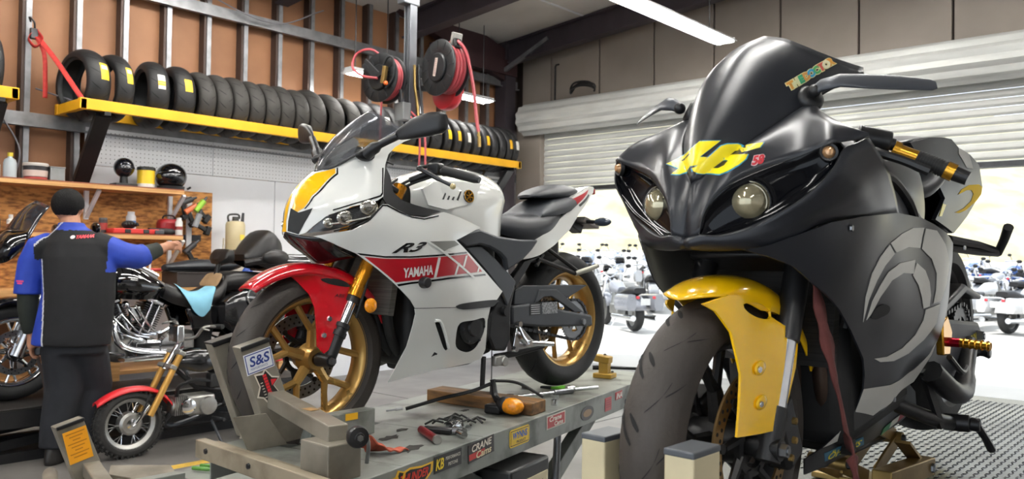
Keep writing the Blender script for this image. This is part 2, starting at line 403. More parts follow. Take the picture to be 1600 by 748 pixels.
MB().box((3.9, -4.2, 2.6), (1.8, 0.1, 5.3)).build('wall_panel', white_wall, wf, smooth=False)
MB().box((-0.8, -4.2, 4.4), (7.7, 0.1, 1.8)).build('wall_panel', white_wall, wf, smooth=False)
# roll-up door, half open: barrel of coiled slats, hanging slats, bottom bar
dr = struct(MB().cyl((-7.42, YB + 0.02, 3.23), (2.0, YB + 0.02, 3.23), 0.05, n=12).build('door_1', galv))
prof = []; R = 0.205
for k in range(44):
    a = 2 * pi * k / 44; prof.append((0, YB - 0.02 + (R + 0.012 * cos(11 * a)) * cos(a), 3.235 + (R + 0.012 * cos(11 * a)) * sin(a)))
MB().prism([(-7.34, y, z) for _, y, z in prof], (9.1, 0, 0)).build('coil', slat_mat, dr, ang=25)
z = 3.14; sp = None; n = 0
while z > 2.30:
    if sp is None:
        sp = MB().prism([(-7.2, 0, 0), (-7.2, -0.012, -0.008), (-7.2, -0.02, -0.03), (-7.2, -0.02, -0.055), (-7.2, -0.008, -0.075), (-7.2, 0, -0.078)], (8.9, 0, 0)).build('slat', slat_mat, dr, ang=20)
        sp.location = (0, YB + 0.16, z)
    else: inst(sp, dr, (0, YB + 0.16, z))
    z -= 0.082
MB().box((-2.75, YB + 0.15, 2.28), (8.9, 0.05, 0.05)).build('bottom_bar', dark_steel, dr, smooth=False)
MB().box((-7.2, YB + 0.14, 1.6), (0.10, 0.12, 3.2)).build('guide_rail', galv, dr, smooth=False)
# conduit pipe and cable coil above the door
MB().tube(catmull([(-7.0, YB + .2, 3.35), (-7.0, YB + .2, 3.9), (-6.97, YB + .17, 3.98), (-6.9, YB + .15, 3.98)], 14), 0.012).build('conduit', satin_black, wb)
cc = tag(MB().tube([(-6.3 + .19 * cos(a) * (1 + .08 * sin(3 * a)), YB - .12 + .02 * sin(a * 2.3), 3.47 + .09 * abs(sin(a * 1.02)) + .006 * a) for a in np.linspace(0, 12, 60)], 0.014, 6).build('cable_coil', satin_black), 'coil of black cable lying on top of the rolled door', 'cable')
# roof: insulation, rafters, purlins
def roof_z(x): return 4.30 + 0.085 * (x + 7.7)
ce = struct(MB().prism([(-7.9, -4.4, roof_z(-7.9)), (5, -4.4, roof_z(5)), (5, -4.4, roof_z(5) + .08), (-7.9, -4.4, roof_z(-7.9) + .08)], (0, 13.3, 0)).build('ceiling', insul, smooth=False))
for y in (8.32, 6.55, 4.8, 3.0, 1.2, -0.6, -2.4):
    for dz, ww in ((-.02, .16), (-.14, .03), (-.27, .16)):
        pass
    g = MB().bar((-7.6, y, roof_z(-7.6) - .16), (4.8, y, roof_z(4.8) - .16), 0.03, 0.28)
    g.bar((-7.6, y, roof_z(-7.6) - .02), (4.8, y, roof_z(4.8) - .02), 0.16, 0.02).bar((-7.6, y, roof_z(-7.6) - .30), (4.8, y, roof_z(4.8) - .30), 0.16, 0.02)
    g.build('rafter', beam_mat, ce, smooth=False)
for x in (-6.2, -4.9, -3.4, -1.9, -.4, 1.1):
    MB().box((x, 2.2, roof_z(x) - 0.008), (0.03, 13, 0.012)).build('seam_strip', white_wall, ce, smooth=False)
# ---------------------------------------------------------------- strip lights
tube_glow = mat('tube_glow', (1.0, 0.97, 0.92), 0.4, emit=42.0, var=0.0)
lamp_white = mat('lamp_white', hexc('E4E6E8'), 0.4, 0.1, 0, var=0.05)
def strip_light(loc, length, rotz, label, chain=0.0):
    t = thing('strip_light', label, 'light', loc, (0, 0, rotz), 'fluorescent strip lights')
    hl = length / 2
    MB().prism([(-.13, -hl, 0), (-.06, -hl, .05), (.06, -hl, .05), (.13, -hl, 0), (.12, -hl, -.004), (.055, -hl, .035), (-.055, -hl, .035), (-.12, -hl, -.004)], (0, length, 0)).build('reflector', lamp_white, t, smooth=False)
    for s in (-1, 1):
        MB().cyl((s * .055, -hl + .03, .0), (s * .055, hl - .03, .0), 0.019, n=8).build('tube', tube_glow, t)
        MB().box((0, s * (hl - .01), .012), (.2, .02, .05)).build('end_cap', lamp_white, t, smooth=False)
        MB().cyl((0, s * hl * .7, .05), (0, s * hl * .7, .05 + chain), 0.006, n=6).build('hanger', dark_steel, t)
    return t
strip_light((-4.0, 6.6, 3.62), 2.4, 0, 'bright strip light hanging from the roof above the dark motorcycle', .5)
strip_light((-7.05, 5.58, 3.30), .62, 0, 'strip light behind the hose reels, left of the steel post', .9)
strip_light((-7.05, 7.12, 3.30), .62, 0, 'strip light behind the hose reels, right of the steel post', .9)
for x, y, z_, lb in [(-4.0, 0.6, 3.9, 'left of the camera'), (-1.2, -1.2, 3.9, 'behind the camera'), (-1.2, 2.2, 3.9, 'above the black motorcycle'), (1.9, -1.6, 3.9, 'right of and behind the camera'), (-6.3, 0.4, 4.05, 'above the bench end'), (-4.0, -2.4, 3.9, 'behind the camera on the left'),
                (-6.2, 3.2, 4.05, 'above the touring motorcycle'), (-1.2, 5.4, 4.1, 'before the roll-up door'), (-5.6, 4.8, 4.1, 'above the hose reels'), (-2.6, 3.6, 4.2, 'above the white motorcycle'), (0.9, 6.7, 4.35, 'right of the roll-up door middle'), (-2.6, 6.2, 4.25, 'between both sport motorcycles and the door')]:
    strip_light((x, y, z_), 2.4, 0, 'added overhead fill light out of the picture ' + lb, .2)  # unseen fixtures, added to brighten the walls and the bikes' bodywork
# side-view outlines (x forward, z up, metres) of the white sport bike
S3 = TPS([(1.471, 0.757, 0.015), (1.462, 0.8, 0.02), (1.435, 0.85, 0.02), (1.395, 0.89, 0.02), (1.352, 0.929, 0.015), (1.41, 0.8, 0.1), (1.37, 0.84, 0.11), (1.33, 0.8, 0.16), (1.32, 0.88, 0.1), (1.25, 0.8, 0.205), (1.25, 0.88, 0.165), (1.25, 0.95, 0.12), (1.18, 0.97, 0.145), (1.1, 1.03, 0.15), (1.05, 1.08, 0.15), (1.15, 0.85, 0.2), (1.1, 0.95, 0.18), (1.0, 1.02, 0.17), (1.4, 0.72, 0.12), (1.32, 0.71, 0.17), (1.22, 0.71, 0.215), (1.1, 0.72, 0.24), (1.0, 0.72, 0.25), (0.9, 0.72, 0.24), (0.8, 0.74, 0.215), (0.7, 0.74, 0.19), (0.65, 0.8, 0.17), (1.3, 0.64, 0.15), (1.2, 0.62, 0.205), (1.1, 0.6, 0.235), (1.0, 0.6, 0.245), (0.9, 0.58, 0.235), (0.8, 0.55, 0.215), (0.7, 0.5, 0.195), (0.62, 0.45, 0.185), (1.0, 0.48, 0.225), (0.9, 0.45, 0.215), (1.05, 0.38, 0.185), (0.8, 0.36, 0.195), (1.12, 0.25, 0.12), (1.14, 0.18, 0.09), (1.0, 0.25, 0.14), (0.9, 0.22, 0.15), (0.8, 0.22, 0.155), (0.65, 0.25, 0.165), (0.62, 0.35, 0.18)])
ST3 = TPS([(0.45, 0.58, 0.13), (0.4, 0.6, 0.135), (0.3, 0.7, 0.145), (0.2, 0.7, 0.14), (0.12, 0.77, 0.125), (0.05, 0.82, 0.12), (0.05, 0.86, 0.11), (-0.1, 0.85, 0.1), (-0.14, 0.916, 0.07), (-0.25, 0.935, 0.04), (-0.2, 0.88, 0.06)])
R3P = {'upper': [(1.4778, 0.7197), (1.4748, 0.7563), (1.4677, 0.7994), (1.4497, 0.8432), (1.4111, 0.8906), (1.3565, 0.9281), (1.3178, 0.9414), (1.2746, 0.9754), (1.2173, 1.0135), (1.1358, 1.0566), (1.0791, 1.0833), (1.0502, 1.0731), (1.0375, 1.0574), (1.0763, 1.043), (1.117, 1.0196), (1.1468, 0.9924), (1.1695, 0.9541), (1.192, 0.9002), (1.2145, 0.8384), (1.2395, 0.8246), (1.3249, 0.802), (1.3932, 0.7739), (1.4216, 0.7423), (1.4395, 0.7169), (1.4537, 0.7086)],
 'beak_black': [(1.4763, 0.7219), (1.4722, 0.7563), (1.464, 0.7993), (1.4512, 0.7838), (1.4228, 0.7982), (1.4411, 0.7512), (1.4549, 0.7108)],
 'yellow': [(1.3585, 0.9234), (1.3351, 0.9301), (1.3115, 0.9389), (1.315, 0.9227), (1.3561, 0.888), (1.4127, 0.84), (1.4398, 0.7986), (1.4534, 0.786), (1.4619, 0.7971), (1.4444, 0.8431), (1.408, 0.8906)],
 'pin1': [(1.3067, 0.9411), (1.3046, 0.941), (1.3109, 0.9179), (1.3523, 0.8833), (1.4092, 0.8355), (1.4365, 0.7964), (1.4389, 0.7964), (1.411, 0.8378), (1.3535, 0.8868), (1.3133, 0.9215)],
 'pin2': [(1.1849, 0.9419), (1.1804, 0.9421), (1.2141, 0.8474), (1.2241, 0.8382), (1.2995, 0.8153), (1.3789, 0.7889), (1.3782, 0.7932), (1.2982, 0.8197), (1.2247, 0.8438), (1.2163, 0.8519)],
 'headlight': [(1.2364, 0.8202), (1.3259, 0.7976), (1.392, 0.7696), (1.419, 0.7379), (1.4318, 0.7146), (1.3842, 0.7225), (1.3225, 0.7414), (1.2815, 0.765), (1.2575, 0.7913)],
 'mid': [(1.4261, 0.7039), (1.3834, 0.714), (1.3269, 0.7242), (1.2777, 0.752), (1.2518, 0.7869), (1.2271, 0.8114), (1.2071, 0.8118), (1.1716, 0.7924), (1.1216, 0.7729), (1.0631, 0.7666), (0.9685, 0.7887), (0.8682, 0.7667), (0.7356, 0.734), (0.8287, 0.7092), (0.9114, 0.6857), (0.8132, 0.6266), (0.7033, 0.5563), (0.5961, 0.4772), (0.6297, 0.4485), (0.6709, 0.4234), (0.8179, 0.432), (0.9586, 0.4399), (1.0784, 0.4454), (1.1015, 0.4744), (1.1661, 0.5341), (1.2489, 0.6055), (1.2982, 0.6438), (1.3541, 0.6686), (1.4074, 0.6972)],
 'lower': [(1.0778, 0.443), (0.958, 0.4374), (0.8176, 0.4296), (0.6708, 0.4209), (0.6871, 0.369), (0.683, 0.3176), (0.6776, 0.2528), (0.6926, 0.2183), (0.7525, 0.2049), (0.8646, 0.2008), (0.9125, 0.199), (1.0427, 0.1844), (1.1153, 0.1736), (1.0946, 0.2362), (1.0729, 0.3011), (1.07, 0.3817), (1.0708, 0.424)],
 'hole': [(0.8505, 0.371), (0.7724, 0.3765), (0.7044, 0.3781), (0.6973, 0.3318), (0.7154, 0.2902), (0.741, 0.2598), (0.7846, 0.2519), (0.8425, 0.276), (0.8585, 0.3224)],
 'slot': [(0.9792, 0.3913), (0.9537, 0.3868), (0.9193, 0.3403), (0.8844, 0.2779), (0.9017, 0.2747), (0.9403, 0.33)],
 'trim': [(0.8875, 0.4395), (0.8311, 0.4476), (0.6338, 0.4462), (0.6502, 0.4295), (0.675, 0.4212), (0.8279, 0.423), (0.8681, 0.4284)],
 'red': [(1.2743, 0.6324), (1.2137, 0.6246), (1.1265, 0.6227), (0.9876, 0.6262), (0.8399, 0.6321), (0.7348, 0.5626), (0.9468, 0.5573), (1.1165, 0.5458), (1.1671, 0.5409)],
 'black_line': [(1.2987, 0.646), (1.2149, 0.6335), (1.1273, 0.6317), (0.9883, 0.6355), (0.8489, 0.6419), (0.84, 0.6357), (0.9879, 0.6297), (1.1268, 0.6261), (1.2142, 0.628), (1.2861, 0.6381)],
 'black_line2': [(1.1618, 0.5339), (1.1156, 0.5401), (0.9459, 0.5502), (0.7166, 0.5531), (0.7076, 0.5465), (0.9449, 0.5431), (1.1145, 0.5332), (1.1563, 0.5269)],
 'cut1': [(1.0096, 0.6245), (0.9971, 0.6242), (1.0114, 0.553), (1.0232, 0.5524)],
 'cut2': [(1.0667, 0.6825), (1.0556, 0.6847), (0.7779, 0.5399), (0.7995, 0.5409)],
 'cut3': [(0.8996, 0.6003), (0.8879, 0.6011), (0.9065, 0.5567), (0.9177, 0.556)],
 'cut4': [(0.8526, 0.6276), (0.8397, 0.6285), (0.858, 0.5846), (0.8685, 0.5874)],
 'cut5': [(0.7623, 0.5835), (0.7532, 0.5782), (0.7615, 0.5625), (0.7726, 0.5617)],
 'grey_patch': [(1.0501, 0.6823), (0.9231, 0.6834), (0.8956, 0.669), (0.9557, 0.6558), (0.9888, 0.6424)],
 'headline': [(1.3806, 0.7182), (1.3221, 0.7349), (1.2758, 0.7564), (1.2476, 0.7869), (1.2287, 0.8048), (1.2139, 0.805), (1.1681, 0.7835), (1.1175, 0.7661), (1.0644, 0.7598), (0.9982, 0.7719), (0.9971, 0.7765), (1.0636, 0.7643), (1.1166, 0.7707), (1.1669, 0.7891), (1.2102, 0.81), (1.2299, 0.8096), (1.2513, 0.7913), (1.2797, 0.7607), (1.3224, 0.7392), (1.381, 0.7225)],
 'tail': [(0.4039, 0.6003), (0.3785, 0.6405), (0.3253, 0.6864), (0.2473, 0.7194), (0.1517, 0.7682), (0.0415, 0.825), (0.0844, 0.8564), (-0.0117, 0.889), (-0.1543, 0.9291), (-0.2335, 0.9331), (-0.2176, 0.9072), (-0.0891, 0.8493), (-0.0025, 0.7963), (0.0784, 0.7252), (0.2071, 0.6573), (0.306, 0.6172), (0.3598, 0.6047)],
 'tail_red': [(0.0537, 0.8602), (-0.1571, 0.9183), (-0.1285, 0.8999), (-0.0057, 0.8439)],
 'tail_dark': [(-0.0154, 0.8412), (-0.1447, 0.8976), (-0.1596, 0.8921), (-0.0233, 0.8324)],
 'frame_cover': [(0.859, 0.6855), (0.7794, 0.7168), (0.7259, 0.7267), (0.6231, 0.6987), (0.4911, 0.6848), (0.3677, 0.6811), (0.4102, 0.6413), (0.4722, 0.6001), (0.5678, 0.5587), (0.5787, 0.6055), (0.609, 0.6294), (0.6722, 0.656), (0.7267, 0.6668), (0.8011, 0.658)],
 'spar': [(0.7965, 0.6579), (0.7039, 0.6615), (0.6195, 0.6064), (0.524, 0.5332), (0.5005, 0.5111), (0.5249, 0.4651), (0.5531, 0.4146), (0.5909, 0.474), (0.6761, 0.5573)],
 'pivot_plate': [(0.5799, 0.473), (0.513, 0.5114), (0.4934, 0.4893), (0.5224, 0.4067), (0.5282, 0.2759), (0.5563, 0.2318), (0.6252, 0.2393), (0.658, 0.3016), (0.6456, 0.3898)],
 'subframe': [(0.4735, 0.5192), (0.3905, 0.5917), (0.2835, 0.611), (0.3485, 0.5851), (0.4248, 0.5062), (0.4497, 0.4805)],
 'swingarm': [(0.4807, 0.4076), (0.3569, 0.41), (0.2487, 0.3972), (0.1357, 0.3666), (-0.0821, 0.3268), (-0.0864, 0.2755), (0.1368, 0.2921), (0.2722, 0.3012), (0.4818, 0.3304)],
 'brace': [(0.4516, 0.4103), (0.4467, 0.4666), (0.397, 0.4883), (0.1612, 0.4793), (-0.0695, 0.4678), (0.0201, 0.4369), (0.0875, 0.4146), (0.1707, 0.4512), (0.2516, 0.4557), (0.3222, 0.4043)],
 'brace2': [(0.2883, 0.4663), (0.1677, 0.4598), (-0.0308, 0.3451), (0.0377, 0.3472), (0.1225, 0.391), (0.2046, 0.4306), (0.2581, 0.431), (0.3238, 0.4018)],
 'fender_blade': [(1.4921, 0.5764), (1.4073, 0.5772), (1.316, 0.5472), (1.2675, 0.5182), (1.2873, 0.4617), (1.3367, 0.3843), (1.3794, 0.3233), (1.4003, 0.3105), (1.4229, 0.3366), (1.4188, 0.4665), (1.4309, 0.51), (1.4629, 0.5499)],
 'fender_hole': [(1.3895, 0.5593), (1.3425, 0.5593), (1.2972, 0.5463), (1.2811, 0.5278), (1.3295, 0.5347), (1.3689, 0.5453)],
 'heel_guard': [(0.5226, 0.2364), (0.4974, 0.326), (0.4613, 0.3175), (0.4004, 0.2636), (0.3372, 0.2464), (0.3374, 0.23), (0.4747, 0.2312)]}
R3W = [(1.1804, 0.9421), (1.168, 0.9518), (1.1614, 0.9128), (1.1637, 0.8557), (1.1345, 0.827), (1.0857, 0.812), (1.0388, 0.8014), (0.9712, 0.791), (1.0567, 0.7712), (1.1206, 0.7774), (1.1705, 0.7969), (1.2065, 0.814), (1.2134, 0.834)]
# ---------------------------------------------------------------- shared motorcycle pieces
def tyre_pt(R, w, hc, th, s, off=0.0):
    """point on a tyre's tread, th round the wheel, s = -1..1 across"""
    f = s * radians(80); y = (w + off) * sin(f); r = R + off - hc * (1 - cos(f))
    return (r * cos(th), y, r * sin(th))
def tyre(name, R, w, hc, r0, material, parent, o=(0, 0, 0), n=64):
    prof = [(r0, -w * .72), (r0 + .012, -w * .80), (r0 + (R - hc - r0) * .5, -w * 1.0)]
    for k in range(-8, 9):
        f = k / 8 * radians(82); prof.append((R - hc * (1 - cos(f)), w * sin(f)))
    prof += [(r0 + (R - hc - r0) * .5, w * 1.0), (r0 + .012, w * .80), (r0, w * .72)]
    return MB().lathe(prof, o, (0, 1, 0), n).build(name, material, parent, ang=60)
def grooves(parent, R, w, hc, o, n, pattern, off=0.0008, wd=0.0035):
    """short dark sipes cut in a tread; pattern = list of (s0, t0, s1, t1, bend)"""
    mb = MB(); o = Vector(o)
    for k in range(n):
        t = 2 * pi * k / n
        for s0, t0, s1, t1, bend in pattern:
            A = []; B = []
            for i in range(6):
                u = i / 5; s = s0 + (s1 - s0) * u + bend * sin(pi * u) * .1; th = t + (t0 + (t1 - t0) * u)
                wk = wd * (0.35 + 0.65 * sin(pi * min(1, max(0, u * .9 + .08)))); dth = wk / R
                A.append(o + Vector(tyre_pt(R, w, hc, th - dth * .7, s - wk * .25 / w, off))); B.append(o + Vector(tyre_pt(R, w, hc, th + dth * .7, s + wk * .25 / w, off)))
            mb.rows([A, B])
    return mb.build('tread_grooves', groove_black, parent, kind='stuff')
def rim(parent, r_out, wr, material, o=(0, 0, 0), stripe=None):
    p = [(r_out, -wr), (r_out + .008, -wr), (r_out + .008, -wr + .008), (r_out - .004, -wr + .012), (r_out - .018, -wr * .45), (r_out - .018, wr * .45), (r_out - .004, wr - .012), (r_out + .008, wr - .008), (r_out + .008, wr), (r_out, wr), (r_out - .010, wr - .006), (r_out - .028, wr * .4), (r_out - .028, -wr * .4), (r_out - .010, -wr + .006)]
    b = MB().lathe(p, o, (0, 1, 0), 64, closed=True).build('rim', material, parent, ang=50)
    if stripe is not None:
        MB().lathe([(r_out + .0095, wr + .0005), (r_out + .003, wr + .001)], o, (0, 1, 0), 64).build('rim_stripe', stripe, b)
    return b
def disc_brake(parent, o, y, r_out, r_in, material, carrier, holes=36):
    d = MB(); o = Vector(o)
    d.lathe([(r_in, y - .0025), (r_out, y - .0025), (r_out, y + .0025), (r_in, y + .0025)], o, (0, 1, 0), 48, closed=True)
    b = d.build('brake_disc', material, parent)
    h = MB()
    for k in range(holes):
        a = 2 * pi * k / holes
        for rr, ph in ((r_in + (r_out - r_in) * .3, 0), (r_in + (r_out - r_in) * .72, .5)):
            t = a + ph * 2 * pi / holes
            for s in (-1, 1): h.cyl(o + Vector((rr * cos(t), y + s * .0024, rr * sin(t))), o + Vector((rr * cos(t), y + s * .0031, rr * sin(t))), .0042, n=8)
    h.build('drilled_holes', groove_black, b)
    c = MB()
    for k in range(8):
        a = 2 * pi * k / 8 + .2; a2 = a + .35
        c.tube([o + Vector((.05 * cos(a2), y, .05 * sin(a2))), o + Vector(((r_in - .012) * cos(a), y, (r_in - .012) * sin(a)))], [.011, .008], 6)
        c.cyl(o + Vector((r_in * cos(a), y - .006, r_in * sin(a))), o + Vector((r_in * cos(a), y + .006, r_in * sin(a))), .010, n=10)
    c.lathe([(.045, y - .006), (.062, y - .006), (.062, y + .006), (.045, y + .006)], o, (0, 1, 0), 24, closed=True)
    c.build('disc_carrier', carrier, b)
    return b
def y_spokes(name, parent, o, n, r_hub, r_split, r_rim, spread, wh, material, y0=0.0, rot=0.0, thick=.016):
    mb = MB(); o = Vector(o)
    def pt(r, a, y=0): return o + Vector((r * cos(a), y0 + y, r * sin(a)))
    for k in range(n):
        a = 2 * pi * k / n + rot
        mb.tube([pt(r_hub, a), pt(r_split, a)], [wh * 1.25, wh], 8, sx=thick / wh)
        for s in (-1, 1):
            mb.tube([pt(r_split * .94, a), pt(r_split + (r_rim - r_split) * .35, a + s * spread * .62), pt(r_rim, a + s * spread)], [wh * .85, wh * .72, wh * .8], 8, sx=thick / wh)
    return mb.build(name, material, parent)
def solid_xz(name, poly, y0, y1, material, parent, bevel=.004, mirror=False, smooth=True):
    mb = MB().prism([(x, y0, z) for x, z in poly], (0, y1 - y0, 0))
    o = mb.build(name, material, parent, bevel=bevel, smooth=smooth)
    if mirror: mb.mirror().build(name, material, parent, bevel=bevel, smooth=smooth)
    return o
def chain_loop(parent, cx0, cz0, r0, cx1, cz1, r1, y, material):
    """roller chain round two sprockets; small link blocks as one part"""
    d = sqrt((cx1 - cx0) ** 2 + (cz1 - cz0) ** 2); ph = math.atan2(cz1 - cz0, cx1 - cx0); pts = []
    b = math.acos((r0 - r1) / d)
    for k in range(60): a = ph + b + (2 * pi - 2 * b) * k / 59; pts.append((cx0 + r0 * cos(a), cz0 + r0 * sin(a)))
    for k in range(30): a = ph - b + (2 * b) * k / 29; pts.append((cx1 + r1 * cos(a), cz1 + r1 * sin(a)))
    pts.append(pts[0]); P = np.array(pts); s = np.r_[0, np.cumsum(np.linalg.norm(np.diff(P, axis=0), axis=1))]
    mb = MB(); n = int(s[-1] / .0159)
    for k in range(n):
        u = s[-1] * k / n; a = np.array([np.interp(u, s, P[:, c]) for c in (0, 1)]); bb = np.array([np.interp(min(s[-1], u + .012), s, P[:, c]) for c in (0, 1)])
        ww = .018 if k % 2 else .013
        mb.bar((a[0], y, a[1]), (bb[0], y, bb[1]), ww, .011, up=(0, 1, 0)) if False else mb.bar((a[0], y - ww / 2, a[1]), (bb[0], y - ww / 2, bb[1]), .003, .012, up=(0, 0, 1)).bar((a[0], y + ww / 2, a[1]), (bb[0], y + ww / 2, bb[1]), .003, .012, up=(0, 0, 1)).cyl((a[0], y - .009, a[1]), (a[0], y + .009, a[1]), .004, n=6)
    return mb.build('chain', material, parent, smooth=False, kind='stuff')
def sprocket(parent, o, r, y, material, teeth=42):
    pts = []; o = Vector(o)
    for k in range(teeth * 4):
        a = 2 * pi * k / (teeth * 4); rr = r + (.004 if k % 4 in (0, 1) else -.003); pts.append(o + Vector((rr * cos(a), y, rr * sin(a))))
    mb = MB(); n = len(pts); inn = [o + Vector((r * .6 * cos(2 * pi * k / n), y, r * .6 * sin(2 * pi * k / n))) for k in range(n)]
    e = Vector((0, .006, 0))
    mb.rows([pts, inn, [p + e for p in inn], [p + e for p in pts], pts], closed=True)
    for k in range(5):
        a = 2 * pi * k / 5 + .3; mb.bar(o + Vector((r * .64 * cos(a), y + .003, r * .64 * sin(a))), o + Vector((.03 * cos(a), y + .003, .03 * sin(a))), .006, .022)
    return mb.build('sprocket', material, parent, smooth=False)
def bolt(parent, p, ax, r, h, material=steel, name='bolt'):
    p = Vector(p); a = Vector(ax).normalized()
    return MB().cyl(p, p + a * h, r, r * .9, n=6 if r > .006 else 8).cyl(p + a * h * .9, p + a * h * 1.15, r * .55, n=8).build(name, material, parent, ang=30)
def shell(curves, n=24, m_=10):
    """smooth patch through a list of 3-D guide curves"""
    C = [catmull(c, n) for c in curves]
    cols = [catmull([c[i] for c in C], m_) for i in range(n)]
    return [[cols[i][j] for i in range(n)] for j in range(m_)]
def surf_text(name, txt, material, parent, surf, cx, cz, ang, w_, h_, off, shear=0.0, bold=0.0, space=1.0, side=1):
    ca, sa = cos(ang), sin(ang)
    def f(x, y):     # reading direction runs towards the tail on the left flank
        lx = cx - (x * ca - y * sa); lz = cz + (x * sa + y * ca)
        return (lx, side * (surf(lx, lz) + off), lz)
    return letters(name, txt, material, parent, None, None, None, w_=w_, h_=h_, surf=f, shear=shear, bold=bold, space=space)
# ---------------------------------------------------------------- white, red and yellow sport bike on the lift
lens_reflect = mat('lamp_reflector', (0.72, 0.70, 0.64), 0.14, 0.95, 0, var=0.35, scale=30, bump=0.6, bscale=45)
pearl_grey = mat('pearl_grey', hexc('C9C8C1'), 0.3, 0, 0.4, var=0.05)
radiator_fin = mat('radiator_fin', hexc('6F6C66'), 0.5, 0.5, 0, var=0.5, scale=3, stretch=(1, 1, 130))
def line_pts(a, b, t): return tuple(Vector(a).lerp(Vector(b), t))
def build_white_bike():
    B = thing('sport_motorcycle', 'white sport motorcycle with red stripe, yellow nose and gold wheels on the lift', 'motorcycle', (-2.4073, 3.0491, 0.759), (0, 0.034, radians(270.08)))
    AX = (1.385, 0, 0.285)
    # --- front wheel
    fw = thing('front_wheel', '', ''); del fw['label']; del fw['category']; fw.parent = B; fw.location = AX; fw.rotation_euler = (0, 0, -0.03)
    tyre('tyre', .293, .056, .045, .212, used_rubber, fw)
    grooves(fw, .293, .056, .045, (0, 0, 0), 18, [(.15, 0, .62, .16, .6), (-.15, .17, -.62, .33, -.6), (.70, .12, .92, .22, 0), (-.70, .29, -.92, .39, 0)], wd=.008, off=.0012)
    rim(fw, .216, .042, wheel_gold)
    y_spokes('spokes', fw, (0, 0, 0), 5, .035, .100, .198, .33, .0165, wheel_gold, y0=.012, rot=.35, thick=.014)
    MB().lathe([(.02, -.05), (.038, -.05), (.042, -.02), (.055, 0), (.042, .02), (.036, .05), (.02, .05)], (0, 0, 0), (0, 1, 0), 24).build('hub', wheel_gold, fw)
    disc_brake(fw, (0, 0, 0), -.062, .149, .105, steel, satin_black)
    # --- fork
    f0 = Vector((1.385, .104, .285)); f1 = Vector((1.055, .104, .885)); fd = (f1 - f0).normalized()
    for s in (1, -1):
        S = lambda v: Vector((v.x, v.y * s, v.z))
        MB().cyl(S(f0.lerp(f1, .35)), S(f0.lerp(f1, 1.0)), .0255, n=20).cyl(S(f0.lerp(f1, .345)), S(f0.lerp(f1, .40)), .0285, n=20).build('fork_tube', fork_gold, B)
        MB().cyl(S(f0.lerp(f1, .12)), S(f0.lerp(f1, .36)), .0185, n=18).build('fork_slider', chrome, B)
        MB().cyl(S(f0.lerp(f1, .315)), S(f0.lerp(f1, .345)), .024, n=18).build('fork_seal', satin_black, B)
        MB().cyl(S(f0 + Vector((.0, 0, -.015))), S(f0.lerp(f1, .20)), .021, .0235, n=16).cyl(S(f0.lerp(f1, .13)), S(f0.lerp(f1, .155)), .028, n=16).cyl(S(f0.lerp(f1, .175)), S(f0.lerp(f1, .195)), .028, n=16).build('fork_foot', satin_black, B)
        MB().cyl((1.385, s * .06, .285), (1.385, s * .128, .285), .024, .020, n=18).build('axle_clamp', satin_black, B)
        bolt(B, (1.385, s * .128, .285), (0, s, 0), .013, .014, name='axle_nut')
    MB().box((1.20, 0, .655), (.09, .24, .03), Matrix.Rotation(-.5, 3, 'Y')).build('lower_clamp', satin_black, B, bevel=.008)
    MB().box((1.085, 0, .865), (.08, .25, .022), Matrix.Rotation(-.5, 3, 'Y')).build('top_clamp', satin_black, B, bevel=.006)
    MB().cyl((1.06, 0, .91), (1.25, 0, .58), .032, n=16).build('steering_head', satin_black, B)
    # --- brake caliper on the far leg
    MB().box((1.27, -.085, .37), (.10, .05, .07), Matrix.Rotation(.6, 3, 'Y')).build('brake_caliper', satin_black, B, bevel=.01)
    # --- front fender: crown swept round the wheel plus two blades
    fm = MB(); rows = []
    ths = np.linspace(radians(46), radians(158), 26)
    for t in ths:
        R = .322 + .03 * max(0, (1.0 - (t - ths[0]) / .9)) ; u = (t - ths[0]) / (ths[-1] - ths[0])
        w = .045 + .035 * min(1, u * 2.2); dr = .02 + .03 * min(1, u * 2)
        row = []
        for k in range(-7, 8):
            q = k / 7; row.append((AX[0] + (R - dr * abs(q) ** 2.4) * cos(t), w * sin(q * pi / 2) * 1.05, AX[2] + (R - dr * abs(q) ** 2.4) * sin(t)))
        rows.append(row)
    fm.rows(rows)
    fen = fm.build('front_fender', red_paint, B, solid=.004)
    bl = R3P['fender_blade']; FS = TPS([(1.47, .60, .055), (1.40, .59, .075), (1.30, .55, .088), (1.24, .5, .105), (1.38, .48, .09), (1.41, .40, .10), (1.32, .40, .112), (1.40, .31, .108), (1.45, .55, .06)])
    for s in (1, -1):
        panel('fender_blade', bl, FS, red_paint, B, step=.02, side=s, thick=.005, holes=[[(x * .96 + .054, z - .012) for x, z in R3P['fender_hole']]] if False else ())
    panel('fender_vent', catmull(R3P['fender_hole'], 30, True), FS, flat_black, B, off=.002, step=.02, thick=.002)
    for p in ((1.375, .101, .425), (1.40, .103, .372)): bolt(B, (p[0], FS(p[0], p[2]) + .002, p[2]), (0, 1, 0), .010, .006, chrome)
    surf_text('abs_lettering', 'ABS', flat_black, B, FS, 1.325, .50, -.12, .04, .012, .002, shear=.4)
    # --- painted bodywork
    up_ = panel('upper_fairing', R3P['upper'], S3, white_paint, B, step=.022, ymin=.0)
    panel('upper_fairing', R3P['upper'], S3, white_paint, B, step=.03, side=-1, ymin=0)
    ridge = [(x, z) for x, z in R3P['upper'][:6]]
    nm = MB().rows([[(x, s * max(.0, S3(x, z)) * .98, z) for x, z in ridge] for s in (1, -1)]); nm.build('nose_ridge', yellow_paint, B)
